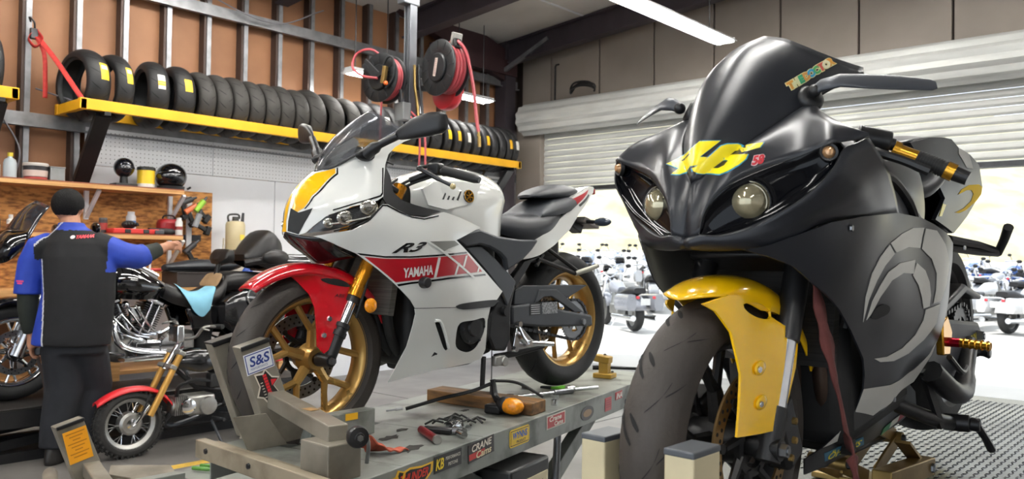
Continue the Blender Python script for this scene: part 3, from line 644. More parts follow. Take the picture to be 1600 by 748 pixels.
    for s in (1, -1):
        panel('nose_yellow', R3P['yellow'], S3, yellow_paint, B, off=.0016, thick=.001, step=.015, side=s, ymin=.0)
        panel('nose_intake', R3P['beak_black'], S3, flat_black, B, off=.002, thick=.001, step=.015, side=s, ymin=.0)
        panel('pinstripe', R3P['pin1'], S3, gloss_black, B, off=.0016, thick=.001, step=.012, side=s)
        panel('pinstripe', R3P['pin2'], S3, gloss_black, B, off=.0016, thick=.001, step=.012, side=s)
        hl = panel('headlight_bowl', R3P['headlight'], S3, gloss_black, B, off=-.012, thick=.002, step=.02, side=s)
        for cx, cz, r in ((1.265, .800, .03), (1.34, .765, .028), (1.385, .748, .02)):
            MB().sph((cx, s * (S3(cx, cz) - .012), cz), r, 16, 10, (1.3, .42, .9)).build('reflector', lens_reflect, hl)
        MB().tube([(x, s * (S3(x, z) - .004), z) for x, z in catmull([(1.40, .742), (1.33, .755), (1.27, .77), (1.245, .79)], 14)], .004, 6).build('light_bar', lens_reflect, hl)
        panel('headlight_lens', R3P['headlight'], S3, lens_clear, B, off=.0, thick=.002, step=.02, side=s)
        panel('mid_fairing', R3P['mid'], S3, white_paint, B, step=.025, side=s, off=.004)
        panel('headlight_pinstripe', R3P['headline'], S3, gloss_black, B, off=.0055, thick=.001, step=.014, side=s)
        holes = [catmull(R3P['hole'], 36, True), catmull(R3P['slot'], 24, True)]
        panel('lower_fairing', R3P['lower'], S3, white_paint, B, step=.025, side=s, off=.002, holes=holes)
        panel('red_stripe', R3P['red'], S3, dark_red_paint, B, off=.0055, thick=.001, step=.025, side=s)
        for k in ('black_line', 'black_line2'): panel('stripe_edge', R3P[k], S3, gloss_black, B, off=.0055, thick=.001, step=.012, side=s)
        for k in ('cut1', 'cut2', 'cut3', 'cut4', 'cut5'): panel('stripe_cut', R3P[k], S3, white_paint, B, off=.0068, thick=.001, step=.012, side=s)
        panel('fairing_patch', R3P['grey_patch'], S3, mat('patch_grey', hexc('8B8C86'), .4, .2), B, off=.0055, thick=.001, step=.02, side=s)
        panel('black_trim', catmull(R3P['trim'], 36, True), S3, satin_black, B, off=.010, thick=.01, step=.014, side=s)
    panel('cover_recess', [(x + (x - .78) * .1, z + (z - .33) * .1) for x, z in R3P['hole']], S3, flat_black, B, off=-.028, thick=.002, step=.03)
    panel('slot_recess', [(x + (x - .93) * .3, z) for x, z in R3P['slot']], S3, flat_black, B, off=-.02, thick=.002, step=.03)
    # raised lip beside the slot
    MB().tube([(x, S3(x, z) + .004, z) for x, z in catmull([R3P['slot'][0], R3P['slot'][1], R3P['slot'][2], R3P['slot'][3]], 14)], .006, 6).build('slot_lip', white_paint, B)
    surf_text('side_lettering', 'YAMAHA', white_paint, B, S3, 1.089, .577, .075, .118, .035, .0068, bold=.035)
    surf_text('model_lettering', 'R3', gloss_black, B, S3, 1.130, .662, .045, .135, .033, .0068, shear=.75, bold=.03)
    MB().cyl((1.065, S3(1.065, .537), .537), (1.065, S3(1.065, .537) + .03, .537), .022, .019, n=14).build('crash_bung', satin_black, B, bevel=.004)
    # chin and inner nose
    MB().rows(shell([[(1.475, 0, .722), (1.46, .03, .71), (1.42, .09, .70), (1.37, .13, .70)], [(1.43, 0, .68), (1.42, .03, .672), (1.39, .07, .665), (1.34, .10, .665)], [(1.34, 0, .61), (1.33, .03, .61), (1.31, .07, .62), (1.26, .10, .63)]], 14, 8)).build('chin', gloss_black, B, solid=.004)
    mm = MB().rows(shell([[(1.475, 0, .722), (1.46, .03, .71), (1.42, .09, .70), (1.37, .13, .70)], [(1.43, 0, .68), (1.42, .03, .672), (1.39, .07, .665), (1.34, .10, .665)], [(1.34, 0, .61), (1.33, .03, .61), (1.31, .07, .62), (1.26, .10, .63)]], 14, 8)).mirror(); mm.build('chin', gloss_black, B, solid=.004)
    # --- windscreen
    ctr = [(1.352, 0, .930), (1.31, 0, .992), (1.24, 0, 1.068), (1.17, 0, 1.128), (1.113, 0, 1.164)]
    edge = [(1.350, .004, .930), (1.317, .052, .943), (1.268, .098, .978), (1.20, .132, 1.022), (1.079, .148, 1.085)]
    mid = [tuple((Vector(a) * .5 + Vector(b) * .5) + Vector((.012, 0, .012)) * min(1, i * .6)) for i, (a, b) in enumerate(zip(ctr, edge))]
    me_ = [(p[0], -p[1], p[2]) for p in edge]; mm_ = [(p[0], -p[1], p[2]) for p in mid]
    MB().rows(shell([edge, mid, ctr, mm_, me_], 24, 25)).build('windscreen', glass_dark, B, solid=.003)
    for s in (1, -1): MB().tube([(p[0], p[1] * s, p[2]) for p in catmull(edge, 20)], .004, 6).build('screen_edge', satin_black, B)
    MB().rows(shell([[(1.20, s * .12, .985), (1.16, s * .06, 1.0), (1.15, 0, 1.005)] for s in (1,)] + [[(1.10, .12, .96), (1.10, .06, .98), (1.10, 0, .985)]], 8, 5)).build('dash_panel', satin_black, B, solid=.006)
    MB().box((1.10, 0, .99), (.05, .15, .085), Matrix.Rotation(-.45, 3, 'Y')).build('instrument', satin_black, B, bevel=.01)
    # inner dark wing between fairing and tank
    for s in (1, -1):
        panel('inner_fairing', R3W, S3, satin_black, B, off=-.004, step=.02, side=s)
    # --- tank
    sec = [[(1.02, .115, .80), (1.02, .12, .85), (1.01, .10, .885), (1.0, .05, .90), (1.0, 0, .905)],
           [(.92, .165, .77), (.92, .17, .83), (.91, .15, .905), (.90, .08, .94), (.90, 0, .95)],
           [(.78, .180, .715), (.78, .188, .80), (.77, .165, .90), (.76, .09, .962), (.76, 0, .975)],
           [(.66, .172, .69), (.66, .182, .80), (.64, .165, .89), (.62, .09, .952), (.61, 0, .968)],
           [(.56, .14, .69), (.56, .15, .78), (.53, .14, .86), (.51, .08, .92), (.50, 0, .94)],
           [(.52, .10, .69), (.51, .10, .76), (.49, .09, .83), (.475, .06, .88), (.47, 0, .895)],
           [(.50, .07, .69), (.50, .07, .74), (.49, .06, .78), (.485, .03, .80), (.485, 0, .81)]]
    full = [catmull(s_ + [(x, -y, z) for x, y, z in s_[-2::-1]], 33) for s_ in sec]
    cols = [catmull([r[i] for r in full], 30) for i in range(33)]
    MB().rows([[cols[i][j] for i in range(33)] for j in range(30)]).build('fuel_tank', white_paint, B, ang=70)
    MB().lathe([(0, .012), (.035, .012), (.042, .006), (.042, 0)], (.82, 0, .972), (0.05, 0, 1), 24).build('filler_cap', satin_black, B)
    TK = TPS([(.92, .83, .171), (.78, .80, .188), (.66, .8, .182), (.77, .90, .166), (.64, .89, .166), (.9, .9, .152), (.56, .78, .152)])
    panel('tank_side', [(1.0, .875), (.93, .905), (.80, .91), (.70, .905), (.755, .838), (.80, .82), (.90, .80), (.985, .815)], TK, white_paint, B, off=.006, step=.03, thick=.01)
    for k in range(4):
        x = .905 - k * .023
        panel('tank_vent', [(x, .838 - .001 * k), (x + .008, .838), (x - .018, .872), (x - .025, .872)], TK, flat_black, B, off=.0075, thick=.001, step=.02)
    em = MB().lathe([(0, .006), (.022, .006), (.026, 0)], (.782, TK(.782, .853) + .006, .853), (0, 1, .15), 24).build('tank_emblem', gloss_black, B)
    MB().lathe([(.021, .0065), (.025, .0065), (.025, .0045), (.021, .0045)], (.782, TK(.782, .853) + .007, .853), (0, 1, .15), 24, closed=True).build('emblem_ring', gold_ano, em)
    for k in range(6):
        a = k * pi / 3 + .3; MB().bar((.782, TK(.782, .853) + .0135, .853), (.782 + .019 * cos(a), TK(.782, .853) + .0135, .853 + .019 * sin(a)), .002, .004).build('emblem_fork', gold_ano, em)
    # white wedge running back from the fairing
    # --- seat and tail
    def blob(secs, n=25, m_=22): 
        full = [catmull(s_ + [(x, -y, z) for x, y, z in s_[-2::-1]], n) for s_ in secs]
        cols = [catmull([r[i] for r in full], m_) for i in range(n)]
        return MB().rows([[cols[i][j] for i in range(n)] for j in range(m_)], capends=True)
    blob([[(.555, .07, .735), (.555, .075, .755), (.55, .05, .775), (.55, 0, .78)], [(.49, .115, .70), (.49, .125, .735), (.48, .09, .785), (.475, 0, .795)],
          [(.36, .135, .68), (.36, .15, .715), (.35, .12, .775), (.345, 0, .79)], [(.24, .130, .70), (.24, .148, .735), (.23, .12, .79), (.225, 0, .80)],
          [(.14, .110, .75), (.14, .125, .77), (.14, .10, .81), (.14, 0, .815)], [(.10, .10, .765), (.10, .11, .78), (.11, .09, .80), (.11, 0, .805)]]).build('rider_seat', seat_vinyl, B, ang=60)
    blob([[(.28, .12, .775), (.27, .13, .79), (.26, .10, .80), (.26, 0, .80)], [(.17, .13, .79), (.17, .135, .815), (.17, .10, .85), (.17, 0, .845)], [(.06, .122, .81), (.06, .128, .83), (.08, .10, .875), (.08, 0, .88)], [(-.02, .10, .84), (-.02, .11, .85), (0, .09, .885), (0, 0, .89)]]).build('seat_step', dark_plastic, B, ang=60)
    blob([[(.235, .03, .872), (.235, .04, .876), (.235, .03, .882), (.235, 0, .884)], [(.17, .085, .868), (.17, .10, .88), (.17, .07, .905), (.165, 0, .912)], [(.07, .10, .875), (.07, .115, .89), (.06, .08, .928), (.06, 0, .938)],
          [(-.03, .085, .895), (-.03, .095, .905), (-.03, .07, .925), (-.03, 0, .93)], [(-.075, .06, .90), (-.075, .065, .905), (-.075, .05, .912), (-.075, 0, .914)]]).build('pillion_seat', seat_vinyl, B, ang=60)
    for s in (1, -1):
        panel('tail_fairing', R3P['tail'], ST3, white_paint, B, step=.02, side=s, thick=.012)
        panel('tail_stripe', R3P['tail_red'], ST3, dark_red_paint, B, off=.0016, thick=.001, step=.02, side=s)
        panel('tail_line', R3P['tail_dark'], ST3, gloss_black, B, off=.0016, thick=.001, step=.02, side=s)
    tx = [(x, z) for x, z in R3P['tail'][6:10]]
    MB().rows([catmull([(x, s * (ST3(x, z) - .004), z + .002) for x, z in tx], 8) for s in (1, 0, -1)]).build('tail_top', white_paint, B, solid=.004)
    lowp = R3P['tail'][10:17]
    MB().rows([catmull([(x, s * (ST3(x, z) - .008), z + .004) for x, z in lowp], 12) for s in (1, 0, -1)]).build('tail_under', satin_black, B, solid=.004)
    # tail light, plate hanger, rear signals
    MB().box((-.245, 0, .915), (.02, .08, .03)).build('tail_light', mat('tail_lens', (.35, .01, .01), .15, coat=.5), B, bevel=.006)
    MB().bar((-.02, 0, .80), (-.16, 0, .73), .06, .05).build('plate_hanger', satin_black, B, bevel=.006)
    MB().prism([(-.10, .075, .765), (-.23, .075, .73), (-.232, .075, .755), (-.12, .075, .79)], (0, -.15, 0)).build('plate_bracket', mat('hanger_grey', hexc('7A7470'), .5, .3), B, bevel=.002)
    for s in (1, -1):
        MB().tube([(-.11, 0, .772), (-.135, s * .08, .765), (-.14, s * .11, .763)], [.012, .011, .009], 8).build('signal_stalk', satin_black, B)
        MB().sph((-.145, s * .155, .762), .05, 16, 10, (.42, 1.0, .42)).build('rear_signal', mat('smoke_signal', hexc('3C4654'), .15, 0, .6), B)
    # --- frame, engine and running gear
    for s in (1, -1):
        a, b = (.165, .192) if s > 0 else (-.192, -.165)
        solid_xz('frame_cover', R3P['frame_cover'], a, b, dark_plastic, B, bevel=.008)
        a, b = (.15, .178) if s > 0 else (-.178, -.15)
        solid_xz('frame_spar', R3P['spar'], a, b, mat('frame_grey', hexc('5A5D61'), .42, .5), B, bevel=.006)
        a, b = (.13, .168) if s > 0 else (-.168, -.13)
        solid_xz('pivot_plate', R3P['pivot_plate'], a, b, satin_black, B, bevel=.008)
        solid_xz('sub_frame', R3P['subframe'], s * .10, s * .13, satin_black, B, bevel=.003)
        a, b = (.10, .138) if s > 0 else (-.138, -.10)
        sw = solid_xz('swing_arm', R3P['swingarm'], a, b, dark_plastic, B, bevel=.010)
        solid_xz('swing_brace', R3P['brace'], s * .10, s * .122, dark_plastic, B, bevel=.004)
        solid_xz('swing_brace', R3P['brace2'], s * .11, s * .127, dark_plastic, B, bevel=.004)
        MB().cyl((.564, s * .16, .394), (.564, s * .182, .394), .022, .018, n=16).build('pivot_bolt', satin_black, B)
        bolt(B, (.0, s * .138, .303), (0, s, 0), .016, .014, name='axle_nut')
    plate('caution_label', mat('label_black', (.03, .03, .03), .5), B, (.335, .1385, .385), (-1, 0, -.03), (0, 0, 1), .07, .05)
    plate('tyre_label', mat('label_grey', hexc('9A9C9E'), .4, col2=hexc('4A4C4E'), scale=120), B, (.235, .1385, .383), (-1, 0, -.03), (0, 0, 1), .105, .05)
    for k in range(5): plate('label_print', mat('label_print', hexc('B9BABC'), .5), B, (.335, .1402, .402 - k * .009), (-1, 0, -.03), (0, 0, 1), .058, .003, .0004)
    MB().tube(catmull([(.46, 0, .38), (.42, 0, .38)], 2), .07, 12).build('swing_pivot', satin_black, B)
    MB().box((.82, 0, .40), (.46, .27, .36)).cyl((.70, -.16, .34), (.70, .165, .34), .085, n=24).cyl((.92, -.15, .30), (.92, .16, .30), .07, n=20).build('engine', flat_black, B, bevel=.03)
    ec = MB().lathe([(0, .012), (.03, .012), (.034, .004), (.058, .002), (.065, -.012)], (.755, .178, .345), (0, 1, 0), 32).build('engine_cover', satin_black, B)
    for k in range(6): bolt(B, (.755 + .058 * cos(k * pi / 3), .178, .345 + .058 * sin(k * pi / 3)), (0, 1, 0), .006, .006, dark_steel)
    MB().box((.95, 0, .62), (.28, .26, .18)).build('cylinder_head', flat_black, B, bevel=.03)
    MB().box((.72, 0, .64), (.34, .24, .16)).build('air_box', flat_black, B, bevel=.03)
    MB().box((1.135, 0, .535), (.025, .33, .23), Matrix.Rotation(-.2, 3, 'Y')).build('radiator', radiator_fin, B)
    for y in (-.09, -.03, .04, .11):
        MB().tube(catmull([(1.05, y, .58), (1.12, y, .50), (1.115, y * .9, .38), (1.04, y * .6, .27), (.92, y * .4, .22)], 20), .019, 10).build('exhaust_header', flat_black, B)
    MB().tube(catmull([(.92, 0, .22), (.75, 0, .2), (.55, -.06, .2), (.35, -.13, .27), (.2, -.16, .34)], 20), .03, 10).build('exhaust_pipe', flat_black, B)
    MB().tube(catmull([(.30, -.165, .30), (.2, -.17, .36), (0, -.175, .46), (-.1, -.175, .51)], 12), [.035, .055] + [.062] * 9 + [.05], 14).build('silencer', satin_black, B)
    MB().box((.82, 0, .21), (.3, .2, .05)).build('sump', flat_black, B, bevel=.02)
    MB().box((.25, 0, .64), (.3, .2, .12)).build('rear_inner_fender', flat_black, B, bevel=.03)
    MB().tube([(.55, 0, .40), (.40, 0, .60)], .045, 10).build('shock_absorber', satin_black, B)
    # --- rear wheel
    rw = thing('rear_wheel', '', ''); del rw['label']; del rw['category']; rw.parent = B; rw.location = (0, 0, .31)
    tyre('tyre', .314, .072, .052, .212, rubber, rw)
    grooves(rw, .314, .072, .052, (0, 0, 0), 16, [(.1, 0, .7, .2, .6), (-.1, .2, -.7, .4, -.6), (.75, .15, .95, .25, 0)], wd=.008, off=.0012)
    rim(rw, .216, .055, wheel_gold)
    y_spokes('spokes', rw, (0, 0, 0), 5, .035, .10, .196, .30, .013, wheel_gold, y0=-.005, rot=.1)
    MB().lathe([(.02, -.09), (.04, -.09), (.05, 0), (.04, .07), (.02, .07)], (0, 0, 0), (0, 1, 0), 24).build('hub', wheel_gold, rw)
    sprocket(rw, (0, 0, 0), .092, .088, steel)
    disc_brake(rw, (0, 0, 0), -.09, .11, .075, steel, satin_black, 24)
    chain_loop(B, 0, .31, .092, .50, .37, .036, .091, dark_steel)
    # --- rear sets
    MB().prism([(x, .165, z) for x, z in R3P['heel_guard']], (0, .012, 0)).build('peg_bracket', chrome, B, bevel=.003)
    MB().tube([(.42, .175, .25), (.375, .215, .247), (.345, .25, .245)], [.012, .012, .010], 10).build('foot_peg', chrome, B)
    MB().tube([(.50, .18, .335), (.475, .185, .285), (.45, .185, .26), (.42, .18, .25)], [.008, .010, .010, .009], 8).build('shift_lever', chrome, B)
    for p in ((.50, .18, .338), (.525, .18, .238), (.44, .185, .25)): MB().cyl(p, (p[0], p[1] + .02, p[2]), .012, n=12).build('lever_knuckle', chrome, B)
    MB().tube([(.55, .10, .20), (.45, .12, .205), (.30, .15, .225)], .014, 8).build('side_stand', satin_black, B)
    MB().bar((.665, .145, .22), (.675, .145, .10), .012, .016).build('stand_spring_bar', flat_black, B)
    MB().box((.585, .15, .195), (.06, .03, .04)).cyl((.56, .13, .19), (.56, .17, .19), .02, n=14).build('stand_bracket', alu, B, bevel=.005)
    # pillion peg bracket
    for p, q in (((.30, .125, .60), (.02, .115, .525)), ((.22, .12, .64), (.0, .115, .535)), ((.31, .125, .57), (.26, .12, .62))):
        MB().tube([p, q], .010, 8).build('peg_hanger', satin_black, B)
    MB().tube([(.02, .12, .525), (-.04, .155, .545), (-.075, .18, .56)], [.012, .012, .010], 10).build('pillion_peg', mat('peg_pale', hexc('C8C6B8'), .4, .5), B)
    # --- bars and controls
    for s in (1, -1):
        MB().tube([(1.03, s * .13, .905), (.99, s * .2, .935), (.955, s * .245, .935)], .013, 10).build('clip_on', satin_black, B)
        MB().tube([(.962, s * .235, .937), (.955, s * .25, .935), (.92, s * .355, .905)], [.019, .0175, .0165], 14).build('grip', rubber, B)
        MB().cyl((.920, s * .355, .905), (.915, s * .372, .90), .0165, .012, n=14).build('bar_end', satin_black, B)
        MB().box((.972, s * .205, .945), (.05, .05, .045), Matrix.Rotation(s * .3, 3, 'Z')).build('switch_block', satin_black, B, bevel=.008)
        MB().tube(catmull([(1.03, s * .18, .945), (1.07, s * .23, .94), (1.045, s * .30, .90), (1.025, s * .345, .876)], 14), [.009] * 10 + [.007] * 4, 8).build('lever', satin_black, B)
        MB().sph((1.025, s * .348, .874), .011, 10, 8).build('lever_ball', mat('lever_tip', hexc('C9B888'), .4, .4), B)
        # mirror
        mb_ = MB().tube(catmull([(1.235, s * .135, .985), (1.23, s * .155, 1.0), (1.215, s * .19, 1.02 + (.015 if s < 0 else 0)), (1.19, s * .25, 1.045 + (.035 if s < 0 else 0))], 10), [.022] * 4 + [.014] * 6, 10); mb_.build('mirror_stem', satin_black, B)
        MB().sph((1.235, s * .128, .985), .04, 14, 8, (1.1, .35, .55)).build('mirror_boot', satin_black, B)
        ring = []
        dz = .0 if s > 0 else .035
        for (x, y, z, ry, rz) in ((1.195, .235, 1.045, .006, .008), (1.185, .262, 1.052, .02, .022), (1.165, .31, 1.068, .034, .036), (1.145, .37, 1.078, .040, .040), (1.13, .405, 1.082, .036, .036), (1.125, .418, 1.083, .022, .026)):
            ring.append([(x + ry * sgn * .55 * abs(cx_) ** .6, s * y, z + dz + rz * (1 if sz_ >= 0 else -1) * abs(sz_) ** .7) for cx_, sz_, sgn in [(cos(k * pi / 10), sin(k * pi / 10), 1 if cos(k * pi / 10) >= 0 else -1) for k in range(20)]])
        MB().rows(ring, closed=True, capends=True).build('mirror_shell', satin_black, B, ang=50)
    for k in range(3):
        y = (.05, -.03, .08)[k]
        MB().tube(catmull([(.98, .20 - .1 * k, .92), (1.05, .12 - .05 * k, .88), (1.10, y, .80), (1.12, y * .5, .70)], 14), .005, 6).build('cable', flat_black, B)
    MB().tube(catmull([(1.27, .115, .42), (1.25, .13, .5), (1.22, .12, .56), (1.2, .08, .62)], 12), .005, 6).build('brake_hose', flat_black, B)
    MB().sph((1.246, .165, .464), .026, 16, 10, (1, .55, 1)).build('front_reflector', amber, B)
    return B
white_bike = build_white_bike()
# outlines and guide curves (x forward, y left, z up, metres) of the matte black sport bike
S1 = TPS([(1.4, 0.925, 0.23), (1.3, 0.95, 0.241), (1.243, 0.957, 0.2484), (1.15, 0.9, 0.2502), (1.1, 0.85, 0.2484), (1.01, 0.8, 0.2374), (1.3, 0.85, 0.23), (1.2, 0.78, 0.241), (1.1, 0.78, 0.2438), (1.4, 0.76, 0.1748), (1.46, 0.73, 0.1196), (1.3, 0.72, 0.2162), (1.2, 0.7, 0.2318), (1.0, 0.72, 0.241), (0.8, 0.7, 0.2392), (0.65, 0.66, 0.2502), (0.56, 0.62, 0.241), (0.52, 0.55, 0.2346), (1.3, 0.62, 0.1886), (1.2, 0.6, 0.207), (1.1, 0.55, 0.207), (1.0, 0.55, 0.2208), (0.9, 0.5, 0.2208), (0.7, 0.45, 0.2254), (0.58, 0.48, 0.2254), (1.126, 0.467, 0.184), (1.0, 0.36, 0.1656), (0.85, 0.3, 0.161), (0.74, 0.347, 0.1702), (1.167, 0.258, 0.1058), (1.1, 0.32, 0.138), (0.95, 0.24, 0.1196), (0.8, 0.22, 0.1196)])
R1P = {'side': [(1.479, 0.7416), (1.4372, 0.7452), (1.3869, 0.7628), (1.3176, 0.7808), (1.2053, 0.7846), (0.9825, 0.7798), (0.815, 0.7579), (0.7373, 0.7373), (0.65, 0.7087), (0.58, 0.6768), (0.5688, 0.6341), (0.5876, 0.5776), (0.5857, 0.4758), (0.6038, 0.3975), (0.6892, 0.3282), (0.8963, 0.3028), (1.0244, 0.2655), (1.1455, 0.2698), (1.0783, 0.2893), (1.034, 0.3348), (1.0365, 0.3834), (1.0573, 0.424), (1.0866, 0.4665), (1.1744, 0.5452), (1.2388, 0.5968), (1.3332, 0.6617), (1.3825, 0.702), (1.4314, 0.7251)],
 'belly': [(1.1418, 0.2641), (0.9967, 0.2565), (0.8905, 0.2964), (0.6616, 0.3151), (0.5767, 0.2746), (0.5055, 0.2133), (0.6225, 0.1895), (0.8882, 0.1929), (1.065, 0.2024), (1.1658, 0.2099), (1.1935, 0.255)],
 'cheek': [(1.2965, 0.9216), (1.2877, 0.9338), (1.2297, 0.9461), (1.1943, 0.9424), (1.1251, 0.8902), (1.052, 0.8388), (0.9822, 0.7812), (1.2053, 0.7846), (1.3177, 0.782), (1.3876, 0.7653), (1.438, 0.7477), (1.4773, 0.7439), (1.5071, 0.7656), (1.4773, 0.7858), (1.4279, 0.8141), (1.3826, 0.8445), (1.3351, 0.8809)],
 'sA1': [(1.1278, 0.5545), (1.143, 0.6114), (1.1352, 0.6601), (1.1027, 0.692), (1.0519, 0.7145), (1.0195, 0.6913), (1.0692, 0.6708), (1.1028, 0.6421), (1.1246, 0.6018)],
 'sA1b': [(1.1138, 0.5567), (1.1062, 0.5957), (1.0806, 0.6287), (1.046, 0.6537), (0.9788, 0.6665), (0.8685, 0.6629), (0.8816, 0.6316), (0.952, 0.6411), (1.0213, 0.6326), (1.0696, 0.6018), (1.0976, 0.5675)],
 'sA2': [(1.0458, 0.7169), (0.9659, 0.731), (0.8759, 0.7381), (0.8002, 0.7327), (0.8291, 0.6867), (0.9176, 0.6969), (1.0092, 0.6932)],
 'sA3': [(0.7894, 0.7303), (0.7223, 0.7205), (0.6668, 0.683), (0.6152, 0.6274), (0.6365, 0.5786), (0.6899, 0.5417), (0.7459, 0.5427), (0.7315, 0.5738), (0.7276, 0.6145), (0.7572, 0.6543), (0.8175, 0.684)],
 'sA4': [(0.8569, 0.6547), (0.8022, 0.6308), (0.7764, 0.5997), (0.7667, 0.566), (0.7712, 0.5396), (0.808, 0.5391), (0.8236, 0.5694), (0.8471, 0.6002), (0.8861, 0.6283)],
 'sA5': [(0.6942, 0.5355), (0.7065, 0.4868), (0.7653, 0.4541), (0.8433, 0.4345), (0.9256, 0.431), (0.9977, 0.4421), (1.0341, 0.4566), (0.97, 0.4496), (0.8967, 0.4564), (0.8326, 0.4779), (0.7985, 0.5093), (0.7927, 0.5345)],
 'sA6': [(0.6229, 0.4242), (0.607, 0.3876), (0.6583, 0.3216), (0.8977, 0.303), (1.0262, 0.2667), (1.1436, 0.2705), (1.0861, 0.2907), (1.0386, 0.3317), (1.039, 0.3856), (0.8983, 0.3666), (0.7134, 0.3651), (0.6382, 0.3937)],
 'slot': [(1.0941, 0.5597), (1.0827, 0.5779), (1.046, 0.5824), (1.0126, 0.5703), (1.0176, 0.5575), (1.0501, 0.5532), (1.0718, 0.552)],
 'stick1': [(1.1108, 0.2469), (0.9027, 0.2322), (0.8662, 0.2014), (1.0861, 0.2191)],
 'stick2': [(0.7367, 0.2156), (0.6017, 0.2191), (0.584, 0.2051), (0.667, 0.1973), (0.7359, 0.1968)]}
R1C = {'seam': [(1.4645, 0.0, 0.871), (1.4469, 0.012, 0.8825), (1.4266, 0.03, 0.9001), (1.3718, 0.066, 0.9366), (1.2992, 0.102, 0.978), (1.2097, 0.136, 1.0217), (1.1313, 0.158, 1.0536), (1.0203, 0.182, 1.0846)],
 'scr_top': [(1.1077, 0.0, 1.1945), (1.1206, 0.052, 1.1795), (1.1212, 0.095, 1.1569), (1.082, 0.142, 1.1279), (0.9985, 0.178, 1.1065)],
 'hl_top': [(1.4967, 0.03, 0.7728), (1.4903, 0.035, 0.8045), (1.4771, 0.05, 0.838), (1.4543, 0.08, 0.8678), (1.4147, 0.125, 0.8925), (1.3782, 0.186, 0.9123), (1.3692, 0.238, 0.9311), (1.3525, 0.252, 0.9324), (1.3474, 0.258, 0.9212)],
 'hl_bot': [(1.4968, 0.03, 0.7715), (1.4804, 0.066, 0.7687), (1.4458, 0.122, 0.785), (1.4201, 0.175, 0.8137), (1.3929, 0.214, 0.8447), (1.3741, 0.244, 0.8807), (1.3475, 0.258, 0.92)],
 'low': [(1.4955, 0.0, 0.7478), (1.4884, 0.021, 0.7422), (1.468, 0.058, 0.7392), (1.4464, 0.098, 0.7398), (1.4243, 0.136, 0.7453), (1.378, 0.18, 0.7634)],
 'ridge': [(1.4645, 0.0, 0.871), (1.4801, 0.0, 0.8362), (1.4884, 0.0, 0.7989), (1.4939, 0.0, 0.7653), (1.4955, 0.0, 0.7478)],
 'should': [(1.4645, 0.0, 0.871), (1.4411, 0.03, 0.8839), (1.4218, 0.09, 0.9172), (1.3597, 0.135, 0.9548), (1.2588, 0.155, 0.9917), (1.2421, 0.185, 0.9929), (1.2684, 0.232, 0.9671), (1.2775, 0.265, 0.9465), (1.2743, 0.278, 0.9392)],
 'scr_ctr': [(1.4645, 0.0, 0.871), (1.4339, 0.0, 0.9303), (1.381, 0.0, 0.9954), (1.3048, 0.0, 1.0779), (1.2129, 0.0, 1.1528), (1.1077, 0.0, 1.1945)]}
R1B = {'blade': [(1.5446, 0.6451), (1.5186, 0.6283), (1.4918, 0.5842), (1.4887, 0.5042), (1.5076, 0.4423), (1.5251, 0.3931), (1.4487, 0.3817), (1.3838, 0.3739), (1.3437, 0.419), (1.3005, 0.4841), (1.2717, 0.554), (1.3141, 0.5715), (1.3484, 0.5939), (1.3367, 0.6222), (1.3962, 0.6431), (1.4774, 0.6539)], 'blade_hole': [(1.4392, 0.6314), (1.3835, 0.6261), (1.3472, 0.6067), (1.3546, 0.591), (1.3947, 0.5984), (1.4297, 0.6151)], 'tail': [(0.3699, 0.9515), (0.2046, 0.9661), (-0.0443, 0.9645), (-0.1269, 0.9313), (-0.249, 0.9115), (-0.387, 0.8744), (-0.4345, 0.7952), (-0.3756, 0.7676), (-0.1848, 0.7037), (0.0099, 0.6618), (0.1371, 0.6954), (0.2232, 0.7188), (0.1145, 0.7779), (0.2401, 0.8758), (0.3246, 0.9182)]}
R1Y = [(-0.0485, 0.7832), (-0.097, 0.7982), (-0.2127, 0.8093), (-0.3706, 0.8065), (-0.4251, 0.7955), (-0.4038, 0.771), (-0.3193, 0.7496), (-0.1623, 0.7267), (-0.0576, 0.722), (-0.0044, 0.7271), (-0.1305, 0.7349), (-0.2408, 0.7533), (-0.2779, 0.7761), (-0.2448, 0.7906), (-0.1693, 0.7934)]
R1SV = [(-0.1114, 0.9355), (-0.224, 0.916), (-0.2784, 0.8627), (-0.1855, 0.8686), (-0.1015, 0.9165)]
R1Y2 = [(0.144, 0.7634), (0.1095, 0.7577), (0.1618, 0.7248), (0.1889, 0.7264)]
R1B = {'blade': [(1.5446, 0.6451), (1.5186, 0.6283), (1.4918, 0.5842), (1.4887, 0.5042), (1.5076, 0.4423), (1.5251, 0.3931), (1.4487, 0.3817), (1.3838, 0.3739), (1.3437, 0.419), (1.3005, 0.4841), (1.2717, 0.554), (1.3141, 0.5715), (1.3484, 0.5939), (1.3367, 0.6222), (1.3962, 0.6431), (1.4774, 0.6539)], 'blade_hole': [(1.4392, 0.6314), (1.3835, 0.6261), (1.3472, 0.6067), (1.3546, 0.591), (1.3947, 0.5984), (1.4297, 0.6151)], 'tail': [(0.3699, 0.9515), (0.2046, 0.9661), (-0.0443, 0.9645), (-0.1269, 0.9313), (-0.249, 0.9115), (-0.387, 0.8744), (-0.4345, 0.7952), (-0.3756, 0.7676), (-0.1848, 0.7037), (0.0099, 0.6618), (0.1371, 0.6954), (0.2232, 0.7188), (0.1145, 0.7779), (0.2401, 0.8758), (0.3246, 0.9182)]}
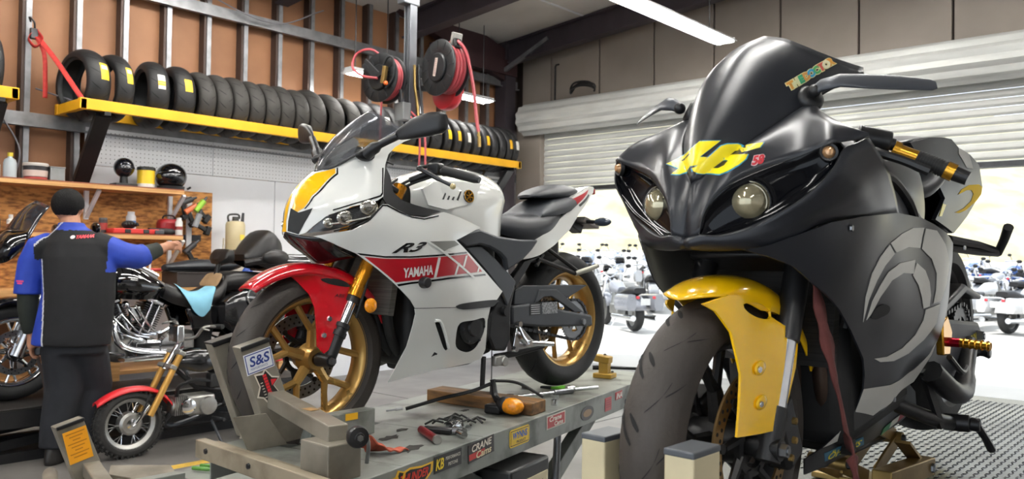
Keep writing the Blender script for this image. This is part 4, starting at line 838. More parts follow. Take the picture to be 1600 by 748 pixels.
# ---------------------------------------------------------------- matte black sport bike in the foreground
from mathutils.bvhtree import BVHTree
silver_vinyl = mat('silver_vinyl', hexc('CBCAC3'), 0.45, 0.15, 0, var=0.08)
bright_yellow = mat('bright_yellow', hexc('F5E000'), 0.35, 0, 0.2, var=0.06)
fender_yellow = mat('fender_yellow', hexc('FFC808'), 0.24, 0, 0.8, var=0.04)
cyan_edge = mat('cyan_edge', hexc('3FA7C9'), 0.4)
strap_red = mat('strap_maroon', hexc('6E3A36'), 0.8, 0, 0, var=0.25, scale=30, bump=0.3, bscale=300)
disc_brass = mat('disc_brass', hexc('A98A5C'), 0.35, 0.85, 0, var=0.2, scale=20)
red_pin = mat('red_pin', hexc('8E1F28'), 0.4)
proj_glass = mat('projector_glass', hexc('B5AC8C'), 0.05, 0.6, 0.8, var=0.45, scale=22)
def bvh_of(objs):
    vs, fs = [], []
    for o in objs:
        k = len(vs); vs += [v.co.copy() for v in o.data.vertices]; fs += [tuple(i + k for i in p.vertices) for p in o.data.polygons]
    return BVHTree.FromPolygons(vs, fs)
def wrap_decal(name, vs, fs, tree, O, ux, uy, nd, material, parent, off=.0035):
    """lay flat print onto bodywork along direction nd"""
    O, ux, uy, nd = Vector(O), Vector(ux), Vector(uy), Vector(nd).normalized(); P = []
    ok = []
    for x, y in vs:
        s = O + ux * x + uy * y - nd * .5; h = tree.ray_cast(s, nd, 1.2)
        if h[0] is None: P.append(O + ux * x + uy * y); ok.append(False)
        else:
            n = h[1] if h[1].dot(nd) < 0 else -h[1]; P.append(h[0] + n * off); ok.append(True)
    mb = MB(); mb.add(P, [f for f in fs if all(ok[i] for i in f)])
    return mb.build(name, material, parent, merge=False)
def build_black_bike():
    B = thing('sport_motorcycle', 'matte black sport motorcycle with yellow front fender and silver swirl graphics', 'motorcycle', (1.395 * cos(THETA) - 2.766 * sin(THETA), 1.395 * sin(THETA) + 2.766 * cos(THETA), 0.792), (0, 0.107, 3.975 + THETA))
    C = R1C
    def mir(c): return [(x, -y, z) for x, y, z in c]
    def both(name, rows, m, **k):
        mb = MB().rows(rows); a = mb.build(name, m, B, **k); b = mb.mirror().build(name, m, B, **k); return a, b
    # --- windscreen
    n = 26; ct = [Vector(p) for p in catmull(C['scr_ctr'], n)]; se = [Vector(p) for p in catmull(C['seam'] + [C['scr_top'][-1]], n)]; tp = [Vector(p) for p in catmull(C['scr_top'], 15)]
    rows = []
    for i in range(n):
        t = i / (n - 1); row = []
        for j in range(15):
            s = j / 14; base = ct[i].lerp(se[i], s); o = tp[j] - tp[0].lerp(tp[-1], s); row.append(base + o * (t ** 1.35) + Vector((.012, 0, .012)) * sin(pi * s) * (1 - t) * t)
        rows.append(row)
    full = [list(r[::-1]) + [(p[0], -p[1], p[2]) for p in r[1:]] for r in rows]
    scr = MB().rows(full).build('windscreen', matte_black, B, solid=.004, ang=60)
    # --- upper cowl between screen seam and headlight brow
    g0 = C['seam'][:6] + C['should'][5:]
    g1 = [C['ridge'][3]] + C['hl_top'][:8] + [tuple((Vector(C['hl_top'][7]) + Vector(C['should'][-1])) / 2), C['should'][-1]]
    N = 34; a_ = [Vector(p) for p in catmull(g0, N)]; b_ = [Vector(p) for p in catmull(g1, N)]; rd = [Vector(p) for p in catmull(C['ridge'][:4], 12)]
    rows = []
    for i in range(N):
        u = i / (N - 1); row = []
        for j in range(12):
            v = j / 11; base = a_[i].lerp(b_[i], v); rb = rd[j] - rd[0].lerp(rd[-1], v)
            bul = Vector((.016, .004, .016)) * sin(pi * v) * min(1, u * 3) * (1 - .5 * u)
            row.append(base + rb * max(0, 1 - 4 * u) + bul)
        rows.append(row)
    cw = both('upper_cowl', rows, matte_black, solid=.004, ang=60)
    for s in (1, -1): MB().tube([(x, y * s, z + .0025) for x, y, z in catmull(C['seam'][1:7], 30)], .0022, 6).build('screen_gap', groove_black, B)
    # --- headlight glass: dark gloss panel set into the nose
    ht = [Vector(p) for p in catmull([C['ridge'][3]] + C['hl_top'], N)]; hb = [Vector(p) for p in catmull([C['ridge'][3]] + C['hl_bot'], N)]
    rows = []
    for i in range(N):
        row = []
        for j in range(9):
            v = j / 8; p = ht[i].lerp(hb[i], v); row.append(p + Vector((-.014, -.004, -.003)) * (min(1, 4 * v * (1 - v) * 1.6)) * min(1, i / 5))
        rows.append(row)
    hl = both('headlight_panel', rows, mat('lamp_glass_dark', hexc('05060A'), .10, 0, 0, spec=.22, rvar=.03), solid=.002, ang=60)
    for s, par in ((1, hl[0]), (-1, hl[1])):
        c = Vector((1.424, s * .100, .829)); ax = Vector((1, s * .25, .05)).normalized()
        MB().lathe([(.040, -.02), (.046, .0), (.049, .004), (.052, -.002), (.052, -.03)], c, ax, 36).build('lamp_shroud', satin_black, par)
        MB().lathe([(.0, .030), (.012, .0285), (.024, .022), (.033, .012), (.0385, .0)], c, ax, 36).build('projector_lens', proj_glass, par)
        MB().lathe([(.0385, .004), (.041, .006), (.043, .002), (.0385, 0)], c, ax, 36).build('lamp_ring', chrome, par)
        q = Vector((1.366, s * .236, .915)); MB().lathe([(0, .012), (.007, .010), (.012, 0)], q, (.9, s * .5, .1), 20).build('position_lamp', mat('warm_lens', hexc('D9A877'), .1, .3, .6, var=.4, scale=200), par)
        MB().lathe([(.012, .003), (.0165, .004), (.018, -.004)], q, (.9, s * .5, .1), 20).build('lamp_ring', satin_black, par)
    for s in (1, -1): MB().tube([(x, y * s, z) for x, y, z in catmull(C['hl_bot'], 30)], .0018, 6).build('lamp_edge', satin_black, B); MB().tube([(x, y * s, z) for x, y, z in catmull(C['hl_top'], 30)], .0018, 6).build('lamp_edge', satin_black, B)
    # --- lower lip and cheek
    A = [C['ridge'][3]] + C['hl_bot'] + [tuple((Vector(C['hl_bot'][-1]) + Vector(C['should'][-1])) / 2), C['should'][-1]]
    Bc = C['low'] + [(1.315, .205, .7805), (1.205, .235, .7845), (1.09, .243, .783), (.984, .238, .780)]
    a_ = [Vector(p) for p in catmull(A, 40)]; b_ = [Vector(p) for p in catmull(Bc, 40)]; rows = []
    for i in range(40):
        u = i / 39; row = []
        for j in range(10):
            v = j / 9; row.append(a_[i].lerp(b_[i], v) + Vector((.004, .014, 0)) * sin(pi * v) * min(1, u * 2) * (1 if v < .5 else .8) + Vector((.008, 0, 0)) * sin(pi * v) * max(0, 1 - u * 3))
        rows.append(row)
    both('cheek', rows, matte_black, solid=.004, ang=50)
    # --- side fairings with silver print
    for s in (1, -1):
        panel('side_fairing', R1P['side'], S1, matte_black, B, step=.03, side=s, off=-.001)
        panel('belly_pan', R1P['belly'], S1, satin_black, B, step=.03, side=s, off=-.006)
        for k in ('sA1', 'sA1b', 'sA2', 'sA3', 'sA4', 'sA5', 'sA6'):
            panel('silver_swirl', R1P[k], S1, silver_vinyl, B, step=.025, side=s, off=.0006, thick=.001)
        panel('side_vent', catmull(R1P['slot'], 30, True), S1, flat_black, B, step=.02, side=s, off=.001, thick=.001)
    for p in ((1.257, .765), (1.05, .29), (.82, .312), (.47, .655)):
        bolt(B, (p[0], S1(*p), p[1]), (0, 1, 0), .007, .004, steel)
    st = R1P['stick1']; cx = sum(p[0] for p in st) / 4; cz = sum(p[1] for p in st) / 4
    panel('sponsor_sticker', st, S1, mat('sticker_blue', hexc('2E6F8E'), .4), B, off=-.005, thick=.001, step=.02)
    an = math.atan2(st[1][1] - st[0][1], st[0][0] - st[1][0])
    surf_text('sticker_lettering', '\u00d6HLINS', bright_yellow, B, S1, cx, cz, an, abs(st[0][0] - st[1][0]) * .86, .022, -.0035, bold=.02)
    s2 = R1P['stick2']; fx = sorted(p[0] for p in s2)
    for k, hx in enumerate(('2F7A50', 'D8D4C8', 'C03A48')):
        def cut(x): return x
        x0 = fx[-1] - (fx[-1] - fx[0]) * k / 3; x1 = fx[-1] - (fx[-1] - fx[0]) * (k + 1) / 3
        zc = lambda x: sum(p[1] for p in s2) / len(s2) + (cx - cx) + (fx[0] + fx[-1] - 2 * x) * .06
        panel('flag_sticker', [(x0, zc(x0) - .008), (x1, zc(x1) - .008), (x1, zc(x1) + .012), (x0, zc(x0) + .012)], S1, mat('flag_' + hx, hexc(hx), .4), B, off=-.004, thick=.001, step=.03)
    # --- dark inner structure
    MB().box((.86, 0, .50), (.46, .30, .50)).build('engine', flat_black, B, bevel=.04)
    MB().box((1.12, 0, .60), (.03, .30, .30), Matrix.Rotation(-.25, 3, 'Y')).build('radiator', mat('radiator_dark', hexc('2E2C2A'), .6, .4, var=.5, stretch=(1, 1, 120), scale=3), B)
    MB().box((1.02, 0, .30), (.03, .26, .16), Matrix.Rotation(.25, 3, 'Y')).build('oil_cooler', mat('radiator_dark', hexc('2E2C2A'), .6, .4), B)
    for y in (-.09, -.03, .03, .09): MB().tube(catmull([(1.02, y, .55), (1.08, y, .45), (1.06, y, .33), (.95, y * .6, .24), (.8, y * .3, .22)], 16), .02, 10).build('exhaust_header', mat('header_brown', hexc('4A3A30'), .5, .6, var=.4), B)
    MB().box((1.28, 0, .76), (.22, .24, .06)).build('air_duct', flat_black, B, bevel=.02)
    MB().box((.80, 0, .235), (.42, .20, .05)).build('belly_floor', satin_black, B, bevel=.02)
    # horizontal fins seen through the opening
    for s in (1, -1):
        MB().tube(catmull([(1.15, s * .17, .70), (1.12, s * .18, .62), (1.13, s * .165, .54)], 10), .010, 8).build('coolant_hose', satin_black, B)
    # --- front end
    FW = (1.397, 0, .339)
    fw = thing('front_wheel', '', ''); del fw['label']; del fw['category']; fw.parent = B; fw.location = FW; fw.rotation_euler = (0, 0, -.037)
    tyre('tyre', .300, .062, .052, .212, used_rubber, fw, n=96)
    grooves(fw, .300, .062, .052, (0, 0, 0), 15, [(.12, 0, .55, .22, .8), (-.12, .21, -.55, .43, -.8), (.5, .12, .9, .26, .3), (-.5, .33, -.9, .47, -.3), (.05, .3, -.25, .40, 0)], wd=.0065)
    rim(fw, .216, .046, satin_black, stripe=red_pin)
    y_spokes('spokes', fw, (0, 0, 0), 5, .035, .11, .196, .22, .015, satin_black, rot=.2)
    MB().lathe([(.02, -.06), (.04, -.06), (.045, 0), (.04, .06), (.02, .06)], (0, 0, 0), (0, 1, 0), 24).build('hub', satin_black, fw)
    for s in (1, -1): disc_brake(fw, (0, 0, 0), s * .073, .155, .122, disc_brass, satin_black, 40)
    f0 = Vector((1.40, .108, .335)); f1 = Vector((1.10, .108, .93))
    for s in (1, -1):
        S = lambda v: Vector((v.x, v.y * s, v.z))
        MB().cyl(S(f0.lerp(f1, .34)), S(f1), .027, n=18).build('fork_tube', satin_black, B)
        MB().cyl(S(f0.lerp(f1, .10)), S(f0.lerp(f1, .36)), .0215, n=18).build('fork_slider', chrome, B)
        MB().cyl(S(f0 + Vector((.01, 0, -.02))), S(f0.lerp(f1, .13)), .026, n=16).build('fork_foot', satin_black, B)
        cal = MB().box((1.30, s * .085, .345), (.075, .06, .15), Matrix.Rotation(.35, 3, 'Y')).build('brake_caliper', satin_black, B, bevel=.012)
        MB().cyl((1.40, s * .05, .339), (1.40, s * .135, .339), .022, n=18).build('axle_clamp', satin_black, B)
        bolt(B, (1.40, s * .135, .339), (0, s, 0), .015, .014, steel, 'axle_nut')
        for q in ((1.345, .135 * s, .345), (1.365, .135 * s, .315), (1.33, .13 * s, .38)): bolt(B, q, (0, s, 0), .008, .008, zinc_gold)
    MB().box((1.21, 0, .70), (.10, .27, .035), Matrix.Rotation(-.45, 3, 'Y')).build('lower_clamp', satin_black, B, bevel=.008)
    MB().box((1.10, 0, .925), (.09, .28, .025), Matrix.Rotation(-.45, 3, 'Y')).build('top_clamp', satin_black, B, bevel=.008)
    # fender
    rows = []; ths = np.linspace(radians(66), radians(158), 26)
    for t in ths:
        u = (t - ths[0]) / (ths[-1] - ths[0]); row = []
        for k in range(-8, 9):
            q = k / 8; tt = t + .22 * abs(q) ** 1.5 * max(0, 1 - u * 3); R = .340 - (.030 + .040 * min(1, u * 3)) * abs(q) ** 2.2
            w = .064 + .026 * min(1, u * 2.5); row.append((FW[0] + R * cos(tt), w * sin(q * pi / 2) * 1.05, FW[2] + R * sin(tt)))
        rows.append(row)
    MB().rows(rows).build('front_fender', fender_yellow, B, solid=.004, ang=60)
    FS = TPS([(1.54, .645, .06), (1.48, .655, .078), (1.40, .645, .088), (1.34, .62, .095), (1.49, .58, .088), (1.30, .56, .118), (1.50, .50, .100), (1.34, .48, .122), (1.52, .39, .108), (1.39, .38, .122)])
    bl = R1B['blade']
    for s in (1, -1): panel('fender_blade', bl if s > 0 else [(min(x, 1.405 if z > .40 else 1.44), z) for x, z in bl], FS, fender_yellow, B, step=.018, side=s, thick=.005, holes=[catmull(R1B['blade_hole'], 24, True)])
    for x, z in ((1.425, .505), (1.435, .44)):
        MB().sph((x, FS(x, z) + .001, z), .016, 14, 8, (1.5, .25, .9)).build('bolt_dimple', fender_yellow, B); bolt(B, (x + .012, FS(x, z) + .003, z), (.3, 1, 0), .007, .005, chrome)
    # --- print on the nose and screen
    tr = bvh_of([scr, cw[0], cw[1]]); O = (1.4378, .0295, .9091); ux = (-.6696, .7404, -.0588); uy = (-.0813, .0055, .9967); nd = (-.8789, -.4766, .0212)
    px = lambda L: [((1020 + a / 8 - 1110) * .001266, -(210 + b / 8 - 255) * .001266) for a, b in L]
    four = px([(150, 380), (300, 310), (420, 235), (590, 92), (845, 84), (590, 290), (680, 290), (640, 340), (560, 395), (480, 400), (430, 480), (330, 515), (218, 512), (310, 440)])
    fourh = px([(340, 342), (480, 228), (470, 252), (400, 322), (350, 350)])
    six = px([(500, 430), (560, 397), (690, 290), (850, 150), (930, 125), (1060, 120), (1140, 150), (1380, 115), (1330, 180), (1110, 240), (1100, 200), (1020, 210), (950, 270), (1180, 260), (1150, 320), (1060, 390), (930, 470), (840, 505), (760, 500), (560, 490), (510, 470)])
    sixh = px([(750, 420), (870, 330), (950, 340), (900, 400), (830, 435), (770, 435)])
    def grow(p, k):
        c = np.mean(p, axis=0); return [tuple(c + (np.array(q) - c) * (1 + k / max(.02, np.linalg.norm(np.array(q) - c)))) for q in p]
    for nm, o_, h_ in (('number_four', four, fourh), ('number_six', six, sixh)):
        vs, fs = fill2d(dens(grow(o_, .0022), .006), .006, [dens(grow(h_, -.0012), .006)]); wrap_decal('number_edge', vs, fs, tr, O, ux, uy, nd, cyan_edge, B, .0026)
        vs, fs = fill2d(dens(o_, .006), .006, [dens(h_, .006)]); wrap_decal(nm, vs, fs, tr, O, ux, uy, nd, bright_yellow, B, .0034)
    def print_(txt, name, m, O_, ang, h_, off, nd_=nd, sh=0, bold=.05, ctr=(0, 0)):
        vs, fs, (tw, th) = text_mesh(txt, 1.0, bold, sh); k = h_ / th; ca, sa = cos(ang), sin(ang)
        return wrap_decal(name, [(ctr[0] + (x * ca - y * sa) * k, ctr[1] + (x * sa + y * ca) * k) for x, y in vs], fs, tr, O_, ux, uy, nd_, m, B, off)
    c58 = px([(1300, 328)])[0]
    print_('58', 'small_number', mat('pale_pink', hexc('E9D5D5'), .4), O, .16, .0205, .0026, sh=.45, bold=.13, ctr=c58); print_('58', 'small_number', mat('number_red', hexc('C9303A'), .4), O, .16, .018, .0034, sh=.45, bold=.05, ctr=c58)
    OD = (1.0617, .0843, 1.1012); ndd = (-.9218, -.3707, .1136); m_ = .001445
    cols = ['E0A048', 'D8D8A8', '3FA070', 'D99A50', '3A9CC4', '4CA860', 'C8584C', 'E6E2C0', 'E0A048']
    for i, ch in enumerate('THEDOCTOR'):
        t = i / 8; X = 1237 + (1296 - 1237) * t; Y = 133 + (98 - 133) * t; cc_ = ((X - 1266) * m_, -(Y - 116) * m_)
        print_(ch, 'screen_letter', mat('letter_halo', hexc('E6DCA0'), .4), OD, .50, .0205, .0026, ndd, bold=.16, ctr=cc_)
        print_(ch, 'screen_letter', mat('letter_' + cols[i], hexc(cols[i]), .4), OD, .50, .0175, .0034, ndd, bold=.08, ctr=cc_)
    # --- mirrors (thin blades)
    for s in (1, -1):
        MB().lathe([(0, .012), (.020, .012), (.028, .006), (.030, 0), (.030, -.012)], (1.205, s * .140, 1.034), (.45, s * .75, .5), 20).build('mirror_mount', satin_black, B)
        MB().sph((1.225, s * .158, 1.046), .014, 12, 8, (1, 1, 1)).build('mirror_knuckle', satin_black, B)
        ring = []
        for (x, y, z, c, t) in ((1.225, .156, 1.046, .010, .010), (1.226, .172, 1.055, .013, .011), (1.212, .205, 1.062, .020, .009), (1.18, .25, 1.056, .026, .007), (1.14, .30, 1.049, .026, .006), (1.10, .345, 1.041, .020, .004), (1.093, .353, 1.040, .013, .003)):
            d = Vector((.62, .25 * s, -.50)).normalized(); ring.append([Vector((x, s * y, z)) + d * (c * cos(k * pi / 8)) + Vector((.1, 0, .99)) * (t * sin(k * pi / 8)) for k in range(16)])
        MB().rows(ring, closed=True, capends=True).build('mirror_blade', mat('mirror_grey', hexc('43464C'), .4, .3), B, ang=50)
    # --- bars
    for s in (1, -1):
        MB().cyl((1.03, s * .17, .955), (1.00, s * .232, .935), .026, n=18).build('switch_housing', satin_black, B, bevel=.004)
        MB().cyl((1.045, s * .15, .965), (1.0, s * .24, .93), .014, n=12).build('clip_on', satin_black, B)
        MB().cyl((1.003, s * .237, .92), (.985, s * .282, .897), .0165, n=16).cyl((1.004, s * .236, .921), (.999, s * .247, .914), .021, n=16).build('grip_collar', gold_ano, B)
        MB().cyl((.985, s * .282, .897), (.978, s * .338, .868), .0172, n=16).build('grip', rubber, B)
        gr = MB()
        for k in range(12):
            t = k / 11; a = Vector((.985, s * .282, .897)).lerp(Vector((.978, s * .338, .868)), t); b = a + Vector((-.0003, s * .0022, -.0011)); gr.cyl(a, b, .0186, n=14)
        gr.build('grip_ribs', rubber, B)
        MB().cyl((.979, s * .336, .869), (.976, s * .352, .860), .0195, n=10).build('grip_end_ring', gold_ano, B)
        MB().cyl((.976, s * .352, .860), (.974, s * .378, .847), .0165, .015, n=14).build('bar_end', satin_black, B)
        MB().tube(catmull([(1.06, s * .19, .935), (1.085, s * .23, .915), (1.075, s * .28, .893), (1.06, s * .325, .868)], 14), [.008] * 4 + [.010] * 7 + [.011] * 3, 8).build('lever', satin_black, B)
    # --- tank
    sec = [[(.98, .12, .78), (.98, .13, .85), (.97, .11, .90), (.96, .06, .93), (.96, 0, .935)],
           [(.86, .17, .76), (.86, .175, .84), (.85, .15, .92), (.84, .08, .965), (.84, 0, .975)],
           [(.70, .175, .73), (.70, .185, .82), (.68, .16, .91), (.66, .09, .965), (.66, 0, .978)],
           [(.56, .165, .70), (.55, .172, .79), (.53, .15, .88), (.50, .08, .935), (.49, 0, .945)],
           [(.46, .14, .69), (.45, .14, .76), (.43, .12, .83), (.41, .07, .87), (.41, 0, .88)],
           [(.42, .10, .70), (.41, .10, .74), (.40, .08, .78), (.39, .04, .80), (.39, 0, .81)]]
    full = [catmull(q + [(x, -y, z) for x, y, z in q[-2::-1]], 33) for q in sec]; cols_ = [catmull([r[i] for r in full], 26) for i in range(33)]
    MB().rows([[cols_[i][j] for i in range(33)] for j in range(26)]).build('fuel_tank', matte_black, B, ang=70)
    for s in (1, -1):
        MB().tube(catmull([(1.02, s * .185, .86), (.92, s * .20, .86), (.80, s * .205, .80), (.74, s * .205, .74)], 14), .012, 8).build('tank_trim', satin_black, B)
        solid_xz('frame_spar', [(.98, .80), (.92, .845), (.80, .81), (.68, .76), (.58, .70), (.55, .62), (.62, .60), (.80, .72), (.92, .76)], s * .175, s * .20, mat('frame_grey', hexc('5A5D61'), .42, .5), B, bevel=.006)
    # --- seat and tail
    T_ = TPS([(.37, .95, .09), (.2, .966, .095), (-.04, .965, .095), (-.25, .91, .102), (-.39, .875, .098), (-.435, .795, .096), (-.18, .70, .102), (.01, .66, .108), (.14, .695, .112), (.11, .78, .112), (.24, .875, .105), (-.1, .8, .108)])
    tl = R1B['tail']
    for s in (1, -1):
        panel('tail_fairing', [p for p in tl if True], T_, matte_black, B, step=.025, side=s, thick=.012)
        panel('tail_stripe', R1Y, T_, mat('tail_yellow', hexc('F7CC08'), .6, var=.05, spec=.2), B, off=.0016, thick=.001, step=.02, side=s)
        panel('tail_stripe', R1Y2, T_, bright_yellow, B, off=.0016, thick=.001, step=.02, side=s)
        panel('tail_silver', R1SV, T_, silver_vinyl, B, off=.0016, thick=.001, step=.02, side=s)
    top = [tl[k] for k in (0, 1, 2, 3, 4, 5, 6)]
    MB().rows([catmull([(x, s * (T_(x, z) - .006), z + (.012 if s == 0 else 0)) for x, z in top], 20) for s in (1, .5, 0, -.5, -1)]).build('tail_top', matte_black, B, solid=.004)
    low = [tl[k] for k in (6, 7, 8, 9, 10)]
    MB().rows([catmull([(x, s * (T_(x, z) - .006), z) for x, z in low], 14) for s in (1, 0, -1)]).build('tail_under', satin_black, B, solid=.004)
    MB().box((-.415, 0, .83), (.03, .13, .05)).build('tail_light', mat('tail_lens', (.35, .01, .01), .15, coat=.5), B, bevel=.008)
    for s in (1,):
        mb = MB(); secs = [[(.42, .06, .785), (.42, .09, .80), (.42, .05, .83), (.42, 0, .835)], [(.28, .11, .79), (.28, .13, .815), (.28, .09, .85), (.28, 0, .855)], [(.14, .11, .83), (.14, .13, .86), (.14, .09, .90), (.14, 0, .905)], [(.10, .09, .86), (.10, .10, .88), (.10, .06, .90), (.10, 0, .905)]]
        full = [catmull(q + [(x, -y, z) for x, y, z in q[-2::-1]], 21) for q in secs]; cols_ = [catmull([r[i] for r in full], 14) for i in range(21)]
        mb.rows([[cols_[i][j] for i in range(21)] for j in range(14)], capends=True).build('seat', seat_vinyl, B, ang=60)
    panel('hump_mark', [(.10, .968), (.0, .975), (-.03, .969), (.02, .962)], TPS([(.1, .968, .03), (0, .975, .03), (-.03, .969, .05), (.02, .962, .04)]), bright_yellow, B, thick=.001, off=.004)
    # --- rear end
    rw = thing('rear_wheel', '', ''); del rw['label']; del rw['category']; rw.parent = B; rw.location = (0, 0, .33)
    tyre('tyre', .320, .096, .066, .212, rubber, rw, n=72)
    grooves(rw, .320, .096, .066, (0, 0, 0), 14, [(.1, 0, .7, .25, .6), (-.1, .2, -.7, .45, -.6), (.7, .2, .95, .35, 0), (-.7, .05, -.95, .2, 0)], wd=.005)
    rim(rw, .216, .075, satin_black)
    y_spokes('spokes', rw, (0, 0, 0), 5, .035, .10, .196, .24, .015, satin_black)
    MB().lathe([(.02, -.1), (.04, -.1), (.05, 0), (.04, .1), (.02, .1)], (0, 0, 0), (0, 1, 0), 24).build('hub', satin_black, rw)
    sprocket(rw, (0, 0, 0), .10, .112, dark_steel); disc_brake(rw, (0, 0, 0), -.10, .11, .08, steel, satin_black, 24)
    chain_loop(B, 0, .33, .10, .52, .38, .04, .115, dark_steel)
    for s in (1, -1):
        solid_xz('swing_arm', [(.52, .42), (.30, .43), (-.03, .37), (-.06, .34), (-.06, .30), (.05, .29), (.25, .24), (.45, .28), (.54, .34)], s * .125, s * .165, dark_plastic, B, bevel=.012)
        bolt(B, (0, s * .165, .33), (0, s, 0), .018, .02, steel, 'axle_nut')
        MB().lathe([(0.0, .05), (.014, .05), (.018, .045), (.012, .03), (.012, .02), (.018, .005), (.016, 0)], (.06, s * .165, .29), (0, s, 0), 18).build('stand_spool', satin_black, B)
    MB().prism([(x, .14, z) for x, z in ((.30, .46), (.02, .50), (-.18, .44), (-.19, .42), (.0, .47), (.28, .43))], (0, -.28, 0)).build('rear_hugger', satin_black, B, bevel=.01)
    surf_text('arm_lettering', 'DUNLOP', bright_yellow, B, TPS([(0, 0, .167), (1, 0, .167), (0, 1, .167), (1, 1, .167)]), .03, .335, 0, .11, .022, 0, bold=.02)
    # rear sets
    for s in (1, -1):
        solid_xz('rear_set', [(.53, .46), (.48, .47), (.44, .42), (.47, .36), (.53, .37)], s * .185, s * .205, gold_ano, B, bevel=.004)
        MB().cyl((.49, s * .20, .40), (.49, s * .235, .40), .013, n=14).build('peg_joint', mat('red_anodised', hexc('A01028'), .25, .8), B)
        MB().cyl((.49, s * .235, .40), (.50, s * .31, .398), .0125, .0105, n=14).build('foot_peg', gold_ano, B)
        for k in range(5): MB().lathe([(.0135, -.002), (.0145, 0), (.0135, .002)], Vector((.49, s * .235, .40)).lerp(Vector((.50, s * .31, .398)), .15 + k * .19), (.1, s, 0), 14).build('peg_ring', gold_ano, B)
        MB().tube(catmull([(.50, s * .21, .36), (.40, s * .215, .30), (.33, s * .21, .30)], 10), .008, 8).build('shift_rod', satin_black, B)
    MB().tube(catmull([(.60, .19, .34), (.50, .21, .27), (.38, .21, .24), (.25, .19, .28), (.12, .17, .33)], 16), [.03] * 10 + [.025] * 6, 10).build('lower_arm', satin_black, B)
    MB().tube(catmull([(.70, .12, .27), (.55, .17, .20), (.42, .19, .155)], 12), .020, 12).build('side_stand_tube', satin_black, B)
    MB().cyl((.42, .17, .158), (.41, .235, .158), .024, n=16).cyl((.41, .235, .158), (.408, .26, .157), .019, n=16).build('side_stand_pivot', satin_black, B, bevel=.003)
    MB().tube([(.405, .25, .155), (.36, .26, .11), (.30, .262, .06)], [.012, .010, .012], 8).build('side_stand_foot', satin_black, B)
    MB().bar((.60, .17, .34), (.52, .19, .17), .012, .02).build('stand_strut', satin_black, B)
    # raised lever arm behind the tail
    MB().tube([(.40, .19, .672), (.22, .225, .64), (.10, .25, .61)], [.014, .013, .013], 8).tube([(.40, .19, .648), (.22, .225, .62), (.10, .25, .605)], [.010] * 3, 8).build('peg_arm', satin_black, B)
    MB().tube([(.10, .25, .607), (.14, .275, .65), (.18, .295, .69)], [.012, .013, .014], 10).build('pillion_peg', satin_black, B)
    MB().tube(catmull([(.45, -.17, .25), (.3, -.18, .35), (.1, -.16, .6), (-.2, -.12, .74)], 12), .03, 10).build('exhaust_pipe', dark_steel, B)
    return B
black_bike = build_black_bike()
